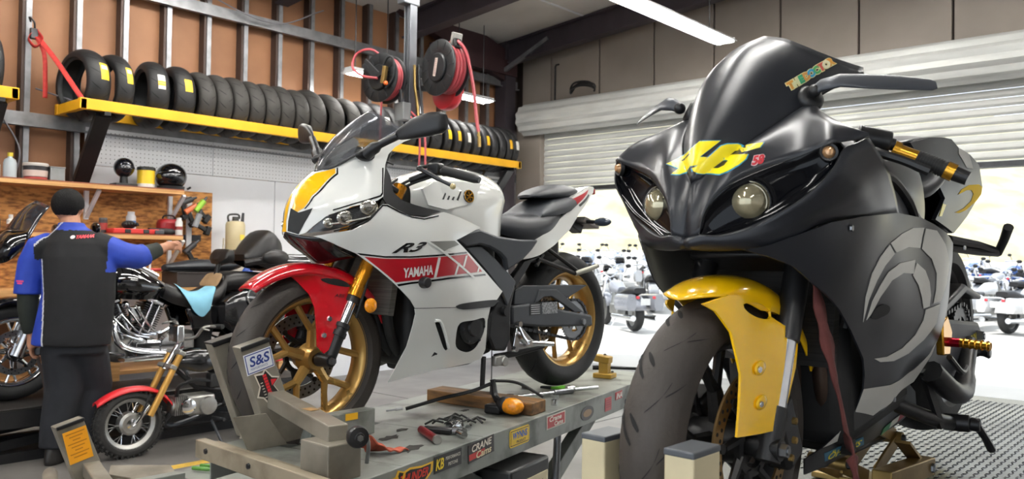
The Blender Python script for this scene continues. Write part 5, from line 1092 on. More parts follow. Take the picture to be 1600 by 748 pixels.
# ---------------------------------------------------------------- lift tables
LU = Vector((-.2216, .975, 0)).normalized(); LV = Vector((.975, .2216, 0)).normalized(); UPZ = Vector((0, 0, 1))
edge_tan = mat('edge_tan', hexc('9C917C'), 0.45, 0.3, 0, col2=hexc('6B604F'), scale=9, thr=(.25, .55))
cream = mat('cream_steel', hexc('D9CDA8'), 0.4, 0.1, 0.2, var=0.15, scale=8)
stk = lambda h: mat('sticker_' + h, hexc(h), 0.4, 0, 0.3, var=0.05)
oil_stain = mat('oil_stain', hexc('2E2C28'), 0.6, 0, 0, var=0.4, scale=20)
def lift_table(name, label, O, deck_z, hole=True, stickers=True, legs=True):
    """deck, skirts and scissor legs; O = far front corner, table runs along LU, near side at +LV"""
    W_, L_ = .66, 2.40; T = thing(name, label, 'lift', (0, 0, 0)); O = Vector((O[0], O[1], 0)); Z = deck_z
    P = lambda t, s, z: O + LU * t + LV * s + UPZ * z
    def slab(t0, t1, s0, s1, z0, z1, nm, m, bev=.004): return MB().prism([P(t0, s0, z0), P(t1, s0, z0), P(t1, s1, z0), P(t0, s1, z0)], UPZ * (z1 - z0)).build(nm, m, T, smooth=False, bevel=bev)
    FT = -.17
    if hole:
        slab(.58, L_, 0, W_, Z - .012, Z, 'deck', table_grey); MB().prism([P(0, 0, Z - .012), P(.12, 0, Z - .012), P(.12, W_, Z - .012), P(FT, W_, Z - .012)], UPZ * .012).build('deck_front', table_grey, T, smooth=False, bevel=.003)
        slab(.12, .58, .22, W_, Z - .012, Z, 'deck_side', table_grey); slab(.12, .58, 0, .02, Z - .012, Z, 'deck_side', table_grey)
    else: slab(0, L_, 0, W_, Z - .012, Z, 'deck', table_grey)
    slab(FT, L_, W_ - .006, W_, Z - .105, Z - .0005, 'near_skirt', table_grey, .002); slab(0, L_, 0, .006, Z - .105, Z - .0005, 'far_skirt', table_grey, .002)
    slab(L_ - .006, L_, 0, W_, Z - .105, Z - .0005, 'end_skirt', table_grey, .002)
    A_, B_ = P(0, -.02, Z), P(FT, W_ + .02, Z); dX = (B_ - A_).normalized(); nX = Vector((dX.y, -dX.x, 0))
    MB().bar(A_ + nX * .017 + UPZ * -.003, B_ + nX * .017 + UPZ * -.003, .034, .056).build('front_angle', edge_tan, T, smooth=False, bevel=.003)
    MB().bar(A_ - nX * .01 + UPZ * .006, B_ - nX * .01 + UPZ * .006, .07, .006).build('front_lip', edge_tan, T, smooth=False, bevel=.001)
    for k in (.1, .45, .85): bolt(T, A_.lerp(B_, k) + nX * .034, nX, .009, .006, dark_steel)
    if legs and Z > .6:
        for s in (.10, .56):
            MB().bar(P(1.75, s, Z - .09), P(.55, s, .06), .05, .07).build('scissor_leg', table_grey, T, smooth=False, bevel=.004)
            MB().bar(P(.45, s, Z - .09), P(1.65, s, .06), .045, .07).build('scissor_leg', table_grey, T, smooth=False, bevel=.004)
            MB().bar(P(.3, s, .035), P(2.1, s, .035), .06, .07).build('base_rail', table_grey, T, smooth=False, bevel=.004)
        MB().cyl(P(1.28, .60, Z - .1), P(1.24, .60, .1), .016, n=12).build('safety_bar', steel, T)
        MB().box(P(.85, .55, Z - .22), (.3, .3, .16), Matrix.Rotation(.22, 3, 'Z')).build('pump_box', satin_black, T, bevel=.01)
        MB().cyl(P(.9, .33, .15), P(1.5, .33, Z - .15), .04, n=16).build('hydraulic_ram', satin_black, T)
        sg = slab(.80, .98, .70, .704, Z - .30, Z - .19, 'sign_plate', cream, 0)
        letters('sign_lettering', 'Handy', stk('302C28'), sg, P(.89, .7045, Z - .235), LU, UPZ, w_=.13, lift=.002, shear=.3)
    elif legs:
        for s in (.10, .56):
            MB().bar(P(.2, s, .03), P(2.2, s, .03), .06, .06).build('base_rail', table_grey, T, smooth=False, bevel=.004)
            MB().bar(P(1.9, s, Z - .06), P(.45, s, .06), .045, .06).build('scissor_leg', table_grey, T, smooth=False, bevel=.004)
            MB().bar(P(.45, s, Z - .06), P(1.9, s, .06), .04, .06).build('scissor_leg', table_grey, T, smooth=False, bevel=.004)
    if stickers:
        def stick(t, z, w_, h_, bg, lines, nm='sticker', rnd=0.0, ang=0.0):
            o = P(t, W_ + .0008, z); uy = UPZ * cos(ang) - LU * sin(ang); uxx = LU * cos(ang) + UPZ * sin(ang)
            p = plate(nm, stk(bg), T, o, uxx, uy, w_, h_, .0012, rnd)
            nb = 0
            for (tx, col, dx, dy, tw, th, shr) in lines:
                if tx == '#': lay = (.0012 + .0005 * nb); nb += 1; plate('print_block', stk(col), p, o + uxx * dx + uy * dy + LV * lay, uxx, uy, tw, th, .0005)
                else: letters('print', tx, stk(col), p, o + uxx * dx + uy * dy, uxx, uy, w_=tw, h_=th, lift=.0032, bold=.03, shear=shr)
            return p
        z = Z - .045
        # flame sticker: jagged yellow shape with a black and red core
        fl_ = [(-.105, -.035), (-.09, .0), (-.11, .02), (-.07, .022), (-.06, .04), (-.03, .03), (.0, .036), (.06, .028), (.12, .03), (.115, .0), (.07, -.03), (.0, -.04), (-.06, -.042)]
        MB().prism([P(.155 + x, W_ + .0008, z + y * .95) for x, y in fl_], LV * .0012).build('sticker', stk('E8B61E'), T, smooth=False)
        MB().prism([P(.155 + x * .88, W_ + .002, z + y * .78) for x, y in fl_], LV * .0008).build('print_block', stk('1A1614'), T, smooth=False)
        letters('print', 'THUNDER', stk('D8301C'), T, P(.175, W_ + .0029, z + .006), LU, UPZ, w_=.14, h_=.026, lift=.001, shear=.3, bold=.03)
        letters('print', 'Racing', stk('E8C23A'), T, P(.19, W_ + .0029, z - .019), LU, UPZ, w_=.08, h_=.016, lift=.001, shear=.3)
        letters('print', 'V', stk('E8B61E'), T, P(.105, W_ + .003, z), LU, UPZ, w_=.05, h_=.05, lift=.0012, bold=.03)
        stick(.357, z + .012, .155, .052, '1C1A18', [('KB', 'F0D020', -.05, 0, .045, .034, .2), ('PERFORMANCE', 'C8C4B8', .025, .010, .085, .011, 0), ('PISTONS', 'C8C4B8', .025, -.010, .055, .011, 0)])
        stick(.56, z + .010, .165, .06, '241A18', [('#', 'C02A20', -.03, -.012, .10, .02, 0), ('CRANE', 'E8E0D0', .0, .014, .13, .024, .2), ('Cams', 'E8D8B0', .012, -.013, .10, .024, .2)], ang=.06)
        stick(.83, z + .002, .150, .064, 'F0C81E', [('#', '2A2620', 0, 0, .138, .054, 0), ('#', 'F0C81E', 0, 0, .132, .048, 0), ('WYNNS', '1E5CB4', 0, .008, .112, .026, .1), ('PRODUCT', '2A2A28', .008, -.016, .07, .010, 0)], rnd=.012)
        stick(1.135, z + .010, .170, .052, 'D8CFC4', [('#', 'B82A26', 0, .0, .155, .044, 0), ('Crane', 'F0E8DC', -.01, .011, .11, .020, .2), ('Cams', 'F0E8DC', .02, -.011, .08, .018, .2)])
        el = [P(1.445 + .068 * cos(a), W_ + .0008, z - .012 + .030 * sin(a)) for a in np.linspace(0, 2 * pi, 28, endpoint=False)]
        MB().prism(el, LV * .0012).build('sticker', stk('2A2622'), T, smooth=False)
        MB().prism([P(1.445 + .045 * cos(a), W_ + .002, z - .012 + .016 * sin(a)) for a in np.linspace(0, 2 * pi, 20, endpoint=False)], LV * .0006).build('print_block', stk('8A6A40'), T, smooth=False)
        stick(1.68, z - .008, .075, .06, 'B8262A', [('#', '8E1A1E', 0, y, .055, .004, 0) for y in (.018, .008, -.002, -.012)])
        stick(1.81, z + .014, .085, .036, 'B8262A', [('INA', 'F0ECE4', 0, 0, .075, .026, .3)], ang=.02)
        for t in (1.90, .02): MB().lathe([(0, .001), (.014, .001)], P(t, W_, z - .03), LV, 16).build('bolt_hole', flat_black, T)
    return T, P
def wheel_chock(T, D, label=True, orange=False):
    """wheel clamp bolted to the front of a lift; D = offset from the white bike's lift"""
    D = Vector(D); q = lambda x, y, z: Vector((-2.4073 + y, 3.0491 - x, z)) + D
    def pris(poly, y0, y1, nm, m, bev=.003): return MB().prism([q(x, y0, z) for x, z in poly], q(0, y1, 0) - q(0, y0, 0)).build(nm, m, T, smooth=False, bevel=bev)
    upr = [(1.72, 1.075), (1.622, 1.10), (1.545, .90), (1.455, .765), (1.60, .757)]
    a = pris(upr, .062, .108, 'clamp_upright', chock_grey); pris([(x - .004, z + .001) for x, z in upr[:2]] + [(1.615, 1.088), (1.713, 1.062)], .058, .112, 'upright_cap', satin_black)
    if not orange: pris(upr, -.108, -.062, 'clamp_upright', chock_grey); pris([(1.722, 1.077), (1.622, 1.102), (1.615, 1.088), (1.713, 1.062)], -.112, -.058, 'upright_cap', satin_black)
    pris([(1.62, .757), (1.30, .757), (1.30, .775), (1.46, .83), (1.57, .83)], .045, .060, 'cradle_side', chock_grey); pris([(1.62, .757), (1.30, .757), (1.30, .775), (1.46, .83), (1.57, .83)], -.060, -.045, 'cradle_side', chock_grey)
    pris([(1.53, .76), (1.26, .76), (1.26, .845), (1.50, .845)], .15, .20, 'cross_bar', table_grey, .004)
    # leaning side plate
    pris([(1.745, .868), (1.632, .866), (1.553, .757), (1.69, .757)], .118, .124, 'side_plate', chock_grey, .001)
    # arm to the near corner, post and clamp knob
    MB().bar(q(1.585, .09, .905), q(1.68, .56, .875), .06, .05).build('clamp_arm', chock_grey, T, smooth=False, bevel=.004)
    MB().prism([q(1.63, .47, .757), q(1.74, .47, .757), q(1.74, .60, .757), q(1.63, .60, .757)], Vector((0, 0, .10))).build('clamp_post', chock_grey, T, smooth=False, bevel=.004)
    k = q(1.68, .64, .882); ax = Vector((.95, -.3, 0)).normalized()
    MB().cyl(k - ax * .05, k, .010, n=10).build('clamp_screw', steel, T)
    MB().lathe([(0, .03), (.012, .03), (.014, .026), (.027, .024), (.030, .016), (.030, .004), (.027, 0), (0, 0)], k, ax, 24).build('clamp_knob', satin_black, T); bolt(T, k + ax * .03, ax, .009, .006, steel)
    nrm = Vector((1, 0, 0)); ux = (q(1.51, 0, .78) - q(1.66, 0, 1.09)).normalized(); dn = ux
    if label:
        # white sticker with blue lettering, red and black patch below
        uxx = (q(1.622, 0, 1.10) - q(1.72, 0, 1.075)).normalized(); uyy = nrm.cross(uxx)
        p = plate('sticker', stk('E6E8EC'), T, q(1.652, .1085, 1.03), uxx, uyy, .098, .066, .0012); plate('print_block', stk('2A3F86'), p, q(1.652, .1098, 1.03), uxx, uyy, .092, .060, .0004); plate('print_block', stk('E6E8EC'), p, q(1.652, .1103, 1.03), uxx, uyy, .086, .054, .0004)
        letters('print', 'S&S', stk('2A3F86'), p, q(1.652, .1108, 1.036), uxx, uyy, w_=.072, h_=.032, lift=.001, bold=.02, shear=.15)
        letters('print', 'PERFORMANCE', stk('5A6AA0'), p, q(1.652, .1108, 1.012), uxx, uyy, w_=.06, h_=.007, lift=.001)
        jag = [(-.04, .055), (-.01, .05), (.0, .062), (.02, .03), (.045, .02), (.02, .0), (.035, -.03), (.0, -.03), (-.01, -.055), (-.025, -.03), (-.045, -.02), (-.03, .01)]
        c0 = q(1.617, .1085, .945); pts = [c0 + uxx * x + uyy * y for x, y in jag]
        MB().prism(pts, nrm * .0012).build('sticker', stk('D8CFC0'), T, smooth=False); MB().prism([c0 + nrm * .0012 + uxx * x * .86 + uyy * y * .88 for x, y in jag], nrm * .0006).build('print_block', stk('24201E'), T, smooth=False)
        for k in range(9):       # unreadable red and black lettering running down the patch
            c1 = c0 + nrm * .0019 + uyy * (.040 - k * .0098) + uxx * (-.006 + k * .0012)
            plate('print_block', stk('C82830'), T, c1, uxx, uyy, .013, .0078, .0005)
            if 1 < k < 8: plate('print_block', stk('CFC6B8'), T, c1 - uxx * .017, uxx, uyy, .008, .003, .0005)
        MB().prism([c0 + nrm * .0019 + uxx * x + uyy * y for x, y in ((.012, .022), (.034, .016), (.012, .0))], nrm * .0005).build('print_block', stk('C82830'), T, smooth=False)
        plate('sticker', stk('B08A5A'), T, q(1.64, .37, .9125), Vector((1, 0, 0)), Vector((0, 1, 0)), .05, .03, .001)
        plate('sticker', stk('E8B020'), T, q(1.36, .2005, .83), Vector((0, 1, 0)), UPZ, .05, .022, .001)
    if orange:
        uxx = (q(1.622, 0, 1.10) - q(1.72, 0, 1.075)).normalized(); uyy = nrm.cross(uxx)
        p = plate('warning_label', stk('F0A41E'), T, q(1.638, .1085, 1.0), uxx, uyy, .085, .125, .0012)
        for j in range(8): plate('label_print', stk('B87410'), p, q(1.638, .1098, 1.0) + uyy * (.05 - j * .013), uxx, uyy, .068 - .02 * (j % 3), .004, .0004)
T3, P3 = lift_table('lift_table', 'grey lift table with stickers along its side under the white sport motorcycle', (-2.43, 1.31), .745)
wheel_chock(T3, (0, 0, -.012))
DL = Vector((-.965, -.18, -.36))
T2, P2 = lift_table('lift_table', 'lowered empty grey lift table with orange warning label at lower left', (-2.43 + DL.x, 1.31 + DL.y), .745 + DL.z, stickers=False)
wheel_chock(T2, DL + Vector((0, 0, -.012)), label=False, orange=True)
MB().prism([(-3.62, 1.50, .43), (-3.45, 1.68, .43), (-3.18, 1.62, .40), (-3.34, 1.36, .40)], (0, 0, .012)).build('wheel_plate', chock_grey, T2, smooth=False, bevel=.002)
MB().cyl((-3.33, 1.16, .52), (-3.15, 1.10, .52), .026, n=16).build('pivot_tube', chock_grey, T2); bolt(T2, (-3.15, 1.10, .52), (.95, -.3, 0), .02, .012, steel)
# dark oily marks on the deck, kept as thin shapes
rnd = random.Random(3)
for (t, s, r) in ((.40, .40, .05), (.52, .36, .03), (.30, .55, .06), (.62, .52, .035), (.95, .35, .03), (1.35, .40, .04), (.25, .30, .04)):
    pts = [P3(t + r * rnd.uniform(.5, 1.3) * cos(a), s + .5 * r * rnd.uniform(.5, 1.3) * sin(a), .7453) for a in np.linspace(0, 2 * pi, 14, endpoint=False)]
    MB().prism(pts, (0, 0, .0006)).build('oil_mark', oil_stain, T3, smooth=False)
# --- raised diamond-plate platform under the black bike
def plate_lift():
    T = thing('platform_lift', 'diamond plate lift platform under the matte black sport motorcycle', 'lift', (black_bike.location.x, black_bike.location.y, 0), (0, 0, black_bike.rotation_euler.z))
    dp = mat('diamond_plate', hexc('585A5E'), 0.26, 0.9, 0, var=0.3, scale=4)
    MB().box((-.05, 0, .71), (2.5, .92, .06)).build('deck', dp, T, smooth=False, bevel=.004)
    mb = MB(); n = 0
    for i in range(0, 72):
        for j in range(-18, 19):
            x = -1.15 + i * .0245; y = j * .0245 + .0
            if x > .75: continue
            a = .6 if (i + j) % 2 else -.6; c, s_ = cos(a), sin(a); pt = lambda u, v, z: (x + u * c - v * s_, y + u * s_ + v * c, z)
            mb.add([pt(-.0105, 0, .7402), pt(0, -.0032, .7402), pt(.0105, 0, .7402), pt(0, .0032, .7402), pt(-.005, 0, .7420), pt(.005, 0, .7420)], [(0, 1, 5, 4), (1, 2, 5), (2, 3, 5), (5, 3, 4), (3, 0, 4), (0, 4, 1)][:5])
    mb.build('tread_bumps', dp, T, smooth=False, kind='stuff')
    for s in (1, -1):
        MB().box((-.05, s * .45, .65), (2.5, .02, .12)).build('side_skirt', table_grey, T, smooth=False)
        MB().bar((.95, s * .35, .68), (-.6, s * .35, .06), .06, .05).build('scissor_leg', table_grey, T, smooth=False); MB().bar((-.9, s * .3, .68), (.6, s * .3, .06), .06, .05).build('scissor_leg', table_grey, T, smooth=False)
        MB().bar((1.0, s * .35, .04), (-1.1, s * .35, .04), .06, .08).build('base_rail', table_grey, T, smooth=False)
        y0, x0 = (.125, 1.755) if s > 0 else (-.13, 1.645)
        zt = 1.03 if s > 0 else 1.0
        MB().prism([(x0 - .045, y0 - .028, .62), (x0 + .045, y0 - .028, .62), (x0 + .045, y0 + .028, .62), (x0 - .045, y0 + .028, .62)], (0, 0, zt - .62)).build('clamp_upright', cream, T, smooth=False, bevel=.004)
        MB().box((x0, y0, zt + .003), (.092, .058, .012)).build('upright_cap', mat('cap_grey', hexc('5A5E63'), .5, .2), T, smooth=False, bevel=.003)
    MB().box((1.55, 0, .63), (.75, .40, .05)).build('wheel_tray', table_grey, T, smooth=False)
    MB().box((1.28, 0, .655), (.2, .5, .05)).build('tray_bridge', table_grey, T, smooth=False)
    return T
plate_lift()
def scissor_jack():
    J = thing('scissor_jack', 'gold scissor jack standing on the diamond plate under the black motorcycle', 'jack', (black_bike.location.x, black_bike.location.y, 0), (0, 0, black_bike.rotation_euler.z))
    z0 = .7425
    MB().box((.62, .0, z0 + .008), (.12, .22, .016)).build('base', zinc_gold, J, smooth=False, bevel=.002)
    for s in (1, -1):
        for y in (-.035, .035):
            MB().bar((.62 + s * .03, y, z0 + .02), (.62 + s * .22, y, z0 + .085), .008, .04).build('lower_arm', zinc_gold, J, smooth=False, bevel=.002)
            MB().bar((.62 + s * .03, y * .8, z0 + .155), (.62 + s * .22, y * .8, z0 + .095), .008, .04).build('upper_arm', zinc_gold, J, smooth=False, bevel=.002)
        MB().cyl((.62 + s * .22, -.05, z0 + .09), (.62 + s * .22, .05, z0 + .09), .018, n=14).build('trunnion', zinc_gold, J); bolt(J, (.62 + s * .22, .05, z0 + .09), (0, 1, 0), .012, .008, dark_steel)
    MB().cyl((.36, 0, z0 + .09), (.88, 0, z0 + .09), .010, n=12).build('lead_screw', dark_steel, J)
    MB().box((.62, 0, z0 + .165), (.09, .09, .025)).build('saddle', zinc_gold, J, smooth=False, bevel=.003)
    # the long channel foot that shows in front
    MB().bar((.80, .12, z0 + .055), (.42, .12, z0 + .028), .05, .05).build('foot_channel', zinc_gold, J, smooth=False, bevel=.003); bolt(J, (.455, .146, z0 + .03), (0, 1, 0), .014, .006, steel)
    MB().bar((.60, .11, z0 + .12), (.44, .10, z0 + .04), .04, .008).build('brace_plate', zinc_gold, J, smooth=False)
    return J
scissor_jack()
# maroon ratchet strap from the fork down to the platform
sp_ = [(1.245, .13, .80), (1.255, .150, .70), (1.26, .165, .60), (1.235, .172, .50), (1.20, .175, .40), (1.17, .18, .30), (1.15, .185, .22), (1.14, .19, .12)]
mb = MB(); c_ = catmull(sp_, 40); rowA, rowB = [], []
for i, p in enumerate(c_):
    w_ = .016 + .004 * sin(i * 1.3) + (.008 * sin(i * .5) if i > 30 else 0); tw = .35 * sin(i * .33) + (.9 if 27 < i < 31 else 0)
    rowA.append((p[0] + w_ * cos(tw), p[1] + w_ * sin(tw), p[2])); rowB.append((p[0] - w_ * cos(tw), p[1] - w_ * sin(tw), p[2]))
st_ = mb.rows([rowA, [tuple((Vector(a) + Vector(b)) / 2 + Vector((0, .004, 0))) for a, b in zip(rowA, rowB)], rowB]).build('tie_strap', strap_red, solid=.004)
st_.matrix_world = Matrix.LocRotScale(black_bike.location, black_bike.rotation_euler, None)
tag(st_, 'worn maroon tie-down strap hanging from the fork of the black motorcycle', 'strap')
# ---------------------------------------------------------------- tyre rack on the left wall
rack_yellow = mat('rack_yellow', hexc('F2B414'), 0.45, 0.05, 0, var=0.12, scale=5)
old_rubber = mat('old_rubber', hexc('34322F'), 0.7, 0, 0, var=0.3, scale=6, bump=0.3, bscale=50)
new_rubber = mat('new_rubber', hexc('1D1D1E'), 0.55, 0, 0, var=0.3, scale=6, bump=0.25, bscale=60)
wood_edge = mat('pine_edge', hexc('D3A36A'), 0.6, 0, 0, col2=hexc('A97842'), scale=4, stretch=(1, .6, 12), thr=(.3, .65))
wood_top = mat('red_brown_shelf', hexc('8A4A2E'), 0.55, 0, 0, var=0.2, scale=4, stretch=(4, .6, 1))
osb = mat('strand_board', hexc('C68A48'), 0.7, 0, 0, col2=hexc('7E4F24'), scale=34, stretch=(1, .4, 1.3), thr=(.36, .58))
def tyre_rack(y0, y1, label):
    T = thing('tyre_rack', label, 'rack', (0, 0, 0))
    MB().box((-7.05, (y0 + y1) / 2, 2.565), (.05, y1 - y0, .09)).build('front_rail', rack_yellow, T, smooth=False, bevel=.004)
    MB().box((-7.55, (y0 + y1) / 2, 2.565), (.05, y1 - y0, .09)).build('rear_rail', rack_yellow, T, smooth=False, bevel=.004)
    for y in (y0 + .03, y1 - .03): MB().box((-7.3, y, 2.562), (.55, .05, .085)).build('end_rail', rack_yellow, T, smooth=False, bevel=.004)
    for y in (y0 + .22, y1 - .12):
        MB().bar((-7.12, y, 2.50), (-7.56, y, 1.97), .05, .13, up=(0, 1, 0)).build('bracket', satin_black, T, smooth=False, bevel=.004)
        MB().box((-7.3, y, 2.505), (.55, .05, .03)).build('bracket_arm', satin_black, T, smooth=False)
    return T
tyre_rack(2.60, 8.05, 'long yellow tyre rack with black brackets on the left wall')
tyre_rack(0.4, 2.16, 'end of a second yellow tyre rack at the left picture edge')
sticker_tones = ['F2C814', 'E8E4DA', 'F0B41E']
def rack_tyre(y, w, R, label, used, stick=None, tilt=0.0, x=None):
    zc = 2.77; x = -7.078 - sqrt(R * R - .16 ** 2) if x is None else x
    T = thing('motorcycle_tyre', label, 'tyre', (x, y, zc), (0, 0, tilt), 'tyres on the yellow rack')
    m = old_rubber if used else new_rubber
    t = tyre('carcass', R, w, w * .62, R - .10, m, T, n=48)
    MB().lathe([(R - .10, -w * .7), (R - .085, -w * .85), (R - .03, -w * .80), (R - .022, 0), (R - .03, w * .80), (R - .085, w * .85), (R - .10, w * .7)], (0, 0, 0), (0, 1, 0), 40).build('inner_liner', mat('liner', hexc('2A2E30'), .6), T)
    grooves(T, R, w, w * .62, (0, 0, 0), 14, [(.1, 0, .75, .2, .5), (-.1, .22, -.75, .42, -.5)], wd=.006)
    if stick:
        for k, (th0, th1, s0, s1, hx) in enumerate(stick):
            A = []
            for i in range(6):
                th = th0 + (th1 - th0) * i / 5; A.append([tyre_pt(R, w, w * .62, th, s0 + (s1 - s0) * j / 5, .0025) for j in range(6)])
            MB().rows(A).build('paper_label', mat('label_' + hx, hexc(hx), .5), T)
    return T
sk_y = [(.55, .05, -.12, .42, 'F0C41A'), (.48, .36, -.05, .36, 'E9E6DC')]
sk_w = [(.5, .05, -.2, .3, 'E4E0D4'), (.3, .15, -.2, .3, 'F0B81E')]
specs = [(2.735, .098, .300, 0, sk_y, 'fat new tyre with yellow label, first on the long rack', .16), (2.955, .075, .295, 0, sk_y, 'new narrow tyre with yellow label, second on the long rack', .12),
         (3.30, .090, .300, 0, sk_w, 'tyre showing its hollow side, with white and yellow label', -.10), (3.53, .090, .298, 0, [(.5, .1, -.2, .35, 'F2C21A')], 'tyre with yellow label right of the one showing its hollow side', -.05)]
ys = [3.72, 3.89, 4.06, 4.23, 4.40, 4.565, 4.735]
for k, y in enumerate(ys): specs.append((y, .078, .278 + .006 * (k % 3), 1, None, 'worn dark tyre, number %s of the worn row on the rack' % ['one', 'two', 'three', 'four', 'five', 'six', 'seven'][k], .02))
specs += [(4.93, .095, .315, 1, None, 'larger worn tyre standing proud in the middle of the rack', .03), (5.15, .09, .302, 1, None, 'wide tyre left of the strip light on the rack', .1), (5.37, .085, .29, 1, None, 'tyre under the strip light left of the post', .12)]
ys = [5.59, 5.80, 5.99, 6.18, 6.375, 6.575]
for k, y in enumerate(ys): specs.append((y, .085, .29 + .008 * (k % 2), 0, [(.4, .1, -.3, .3, sticker_tones[k % 3])] if k % 2 else None, 'tyre behind the hose reels, %s from the left there' % ['first', 'second', 'third', 'fourth', 'fifth', 'sixth'][k], .05))
ys = [6.75, 6.915, 7.08, 7.25, 7.42, 7.57, 7.715, 7.85, 7.97]
for k, y in enumerate(ys): specs.append((y, .056, .285 + .008 * ((k * 2) % 3), 0, [(.35, -.05, -.3, .45, sticker_tones[(k * 2) % 3])] if k in (0, 1, 2, 3, 4, 7, 8) else None, 'tyre at the far right end of the rack, %s before the corner' % ['ninth', 'eighth', 'seventh', 'sixth', 'fifth', 'fourth', 'third', 'second', 'last'][k], .04))
for y, w_, R, used, stc, lb, tl in specs: rack_tyre(y, w_, R, lb, used, stc, tl)
rack_tyre(1.98, .09, .30, 'black tyre cut by the left picture edge on the second rack', 0, None)
# red ratchet strap tied from a stud to the rack end
rs = thing('ratchet_strap', 'red ratchet strap tied from a stud to the end of the yellow rack', 'strap', (-7.5, 2.4, 3.2))
red_web = mat('red_webbing', hexc('B8302A'), 0.7, 0, 0, var=0.2, scale=40, bump=.2, bscale=300)
def ribbon(name, pts, wv, m, parent, n=30, t=.003):
    c = catmull(pts, n); wv = Vector(wv); return MB().rows([[Vector(p) + wv for p in c], [Vector(p) - wv for p in c]]).build(name, m, parent, solid=t)
o_ = Vector((-7.5, 2.4, 3.2)); L_ = lambda p: Vector(p) - o_
ribbon('tensioned_web', [L_((-7.56, 2.41, 3.20)), L_((-7.32, 2.51, 2.94)), L_((-7.05, 2.625, 2.60))], (0, .02, .008), red_web, rs)
ribbon('loose_tail', [L_((-7.5, 2.43, 3.12)), L_((-7.46, 2.47, 3.0)), L_((-7.44, 2.475, 2.8)), L_((-7.43, 2.475, 2.63))], (0, .018, 0), red_web, rs)
ribbon('loop', [L_((-7.54, 2.42, 3.2)), L_((-7.50, 2.36, 3.12)), L_((-7.46, 2.40, 3.05)), L_((-7.47, 2.46, 3.12)), L_((-7.52, 2.43, 3.2))], (.012, 0, .01), red_web, rs)
MB().tube(catmull([L_((-7.58, 2.40, 3.28)), L_((-7.55, 2.38, 3.31)), L_((-7.53, 2.41, 3.27)), L_((-7.54, 2.42, 3.22))], 12), .008, 6).build('hook', satin_black, rs)
MB().box(L_((-7.53, 2.41, 3.17)), (.04, .06, .09)).build('ratchet', dark_steel, rs, bevel=.006)
# cables on the wall
for k, pts in enumerate([[(-7.55, 2.2, 2.45), (-7.52, 2.32, 2.2), (-7.55, 2.3, 1.95)], [(-7.55, 2.44, 2.72), (-7.52, 2.7, 2.66), (-7.55, 2.95, 2.62)], [(-7.58, 3.6, 4.0), (-7.5, 4.6, 3.75), (-7.55, 5.3, 4.05)]]):
    MB().tube(catmull(pts, 16), .007, 6).build('wall_cable', mat('cable_grey', hexc('77757A'), .6), wl)
# ---------------------------------------------------------------- steel post with hose reels
pm = mat('post_steel', hexc('6C6F74'), 0.45, 0.5, 0, var=0.2, scale=4)
PX, PY = -6.06, 5.27
po = struct(MB().box((PX, PY, 3.45), (.03, .07, 1.75)).box((PX + .04, PY, 3.45), (.012, .09, 1.75)).box((PX - .04, PY, 3.45), (.012, .09, 1.75)).build('post_1', pm, smooth=False, bevel=.003))
MB().box((PX, PY - .03, 3.95), (.11, .20, .3)).build('post_bracket', pm, po, smooth=False, bevel=.01)
def cable_path(pts, r, nm, m, parent, n=24): return MB().tube(catmull(pts, n), r, 8).build(nm, m, parent)
hose_red = mat('hose_red', hexc('A8434A'), 0.45, 0, 0, var=0.1)
reel_black = mat('reel_black', hexc('1E2022'), 0.45, 0.2, 0, var=0.15)
def hose_reel(loc, label, R, w, rot, facing=True, detail=True):
    T = thing('hose_reel', label, 'hose reel', loc, rot)
    for s in (-1, 1):
        MB().lathe([(.05, -.004), (R * .55, -.006), (R * .6, -.012), (R * .95, -.012), (R, -.006), (R, .006), (R * .95, .004), (R * .55, .006), (.05, .006)], (0, s * w / 2, 0), (0, 1, 0), 40).build('side_disc', reel_black, T)
    for k in range(12):
        a = 2 * pi * k / 12; MB().bar((R * .62 * cos(a), -w / 2 - .013, R * .62 * sin(a)), (R * .95 * cos(a), -w / 2 - .013, R * .95 * sin(a)), .008, .01).build('disc_rib', dark_steel, T, smooth=False)
    MB().lathe([(0, -w / 2 - .03), (R * .48, -w / 2 - .03), (R * .52, -w / 2 - .02), (R * .52, -w / 2)], (0, 0, 0), (0, 1, 0), 32).build('hub_cap', reel_black, T)
    for k in range(4):
        n = 64; MB().tube([((R * .8 + .004 * (k % 2)) * cos(2 * pi * j / n), -w / 2 + w * (k + .5) / 4, (R * .8 + .004 * (k % 2)) * sin(2 * pi * j / n)) for j in range(n)], w / 8.5, 8, closed=True).build('hose_coil', hose_red, T)
    MB().cyl((0, -w / 2 - .03, 0), (0, w / 2 + .12, 0), .025, n=12).build('axle', dark_steel, T)
    return T
r1 = hose_reel((-5.62, 5.33, 3.13), 'large black hose reel with red hose, right of the steel post', .265, .17, (0, 0, -.12))
plate('name_plate', mat('plate_pale', hexc('C9B9AE'), .5), r1, (0, -.118, .0), (.22, 0, .975), (-.975, 0, .22), .17, .04, .003)
for k in range(9): plate('plate_print', stk('8A6A68'), r1, Vector((0, -.1212, 0)) + Vector((.22, 0, .975)) * (-.066 + k * .0165), (.22, 0, .975), (-.975, 0, .22), .008, .026, .001)
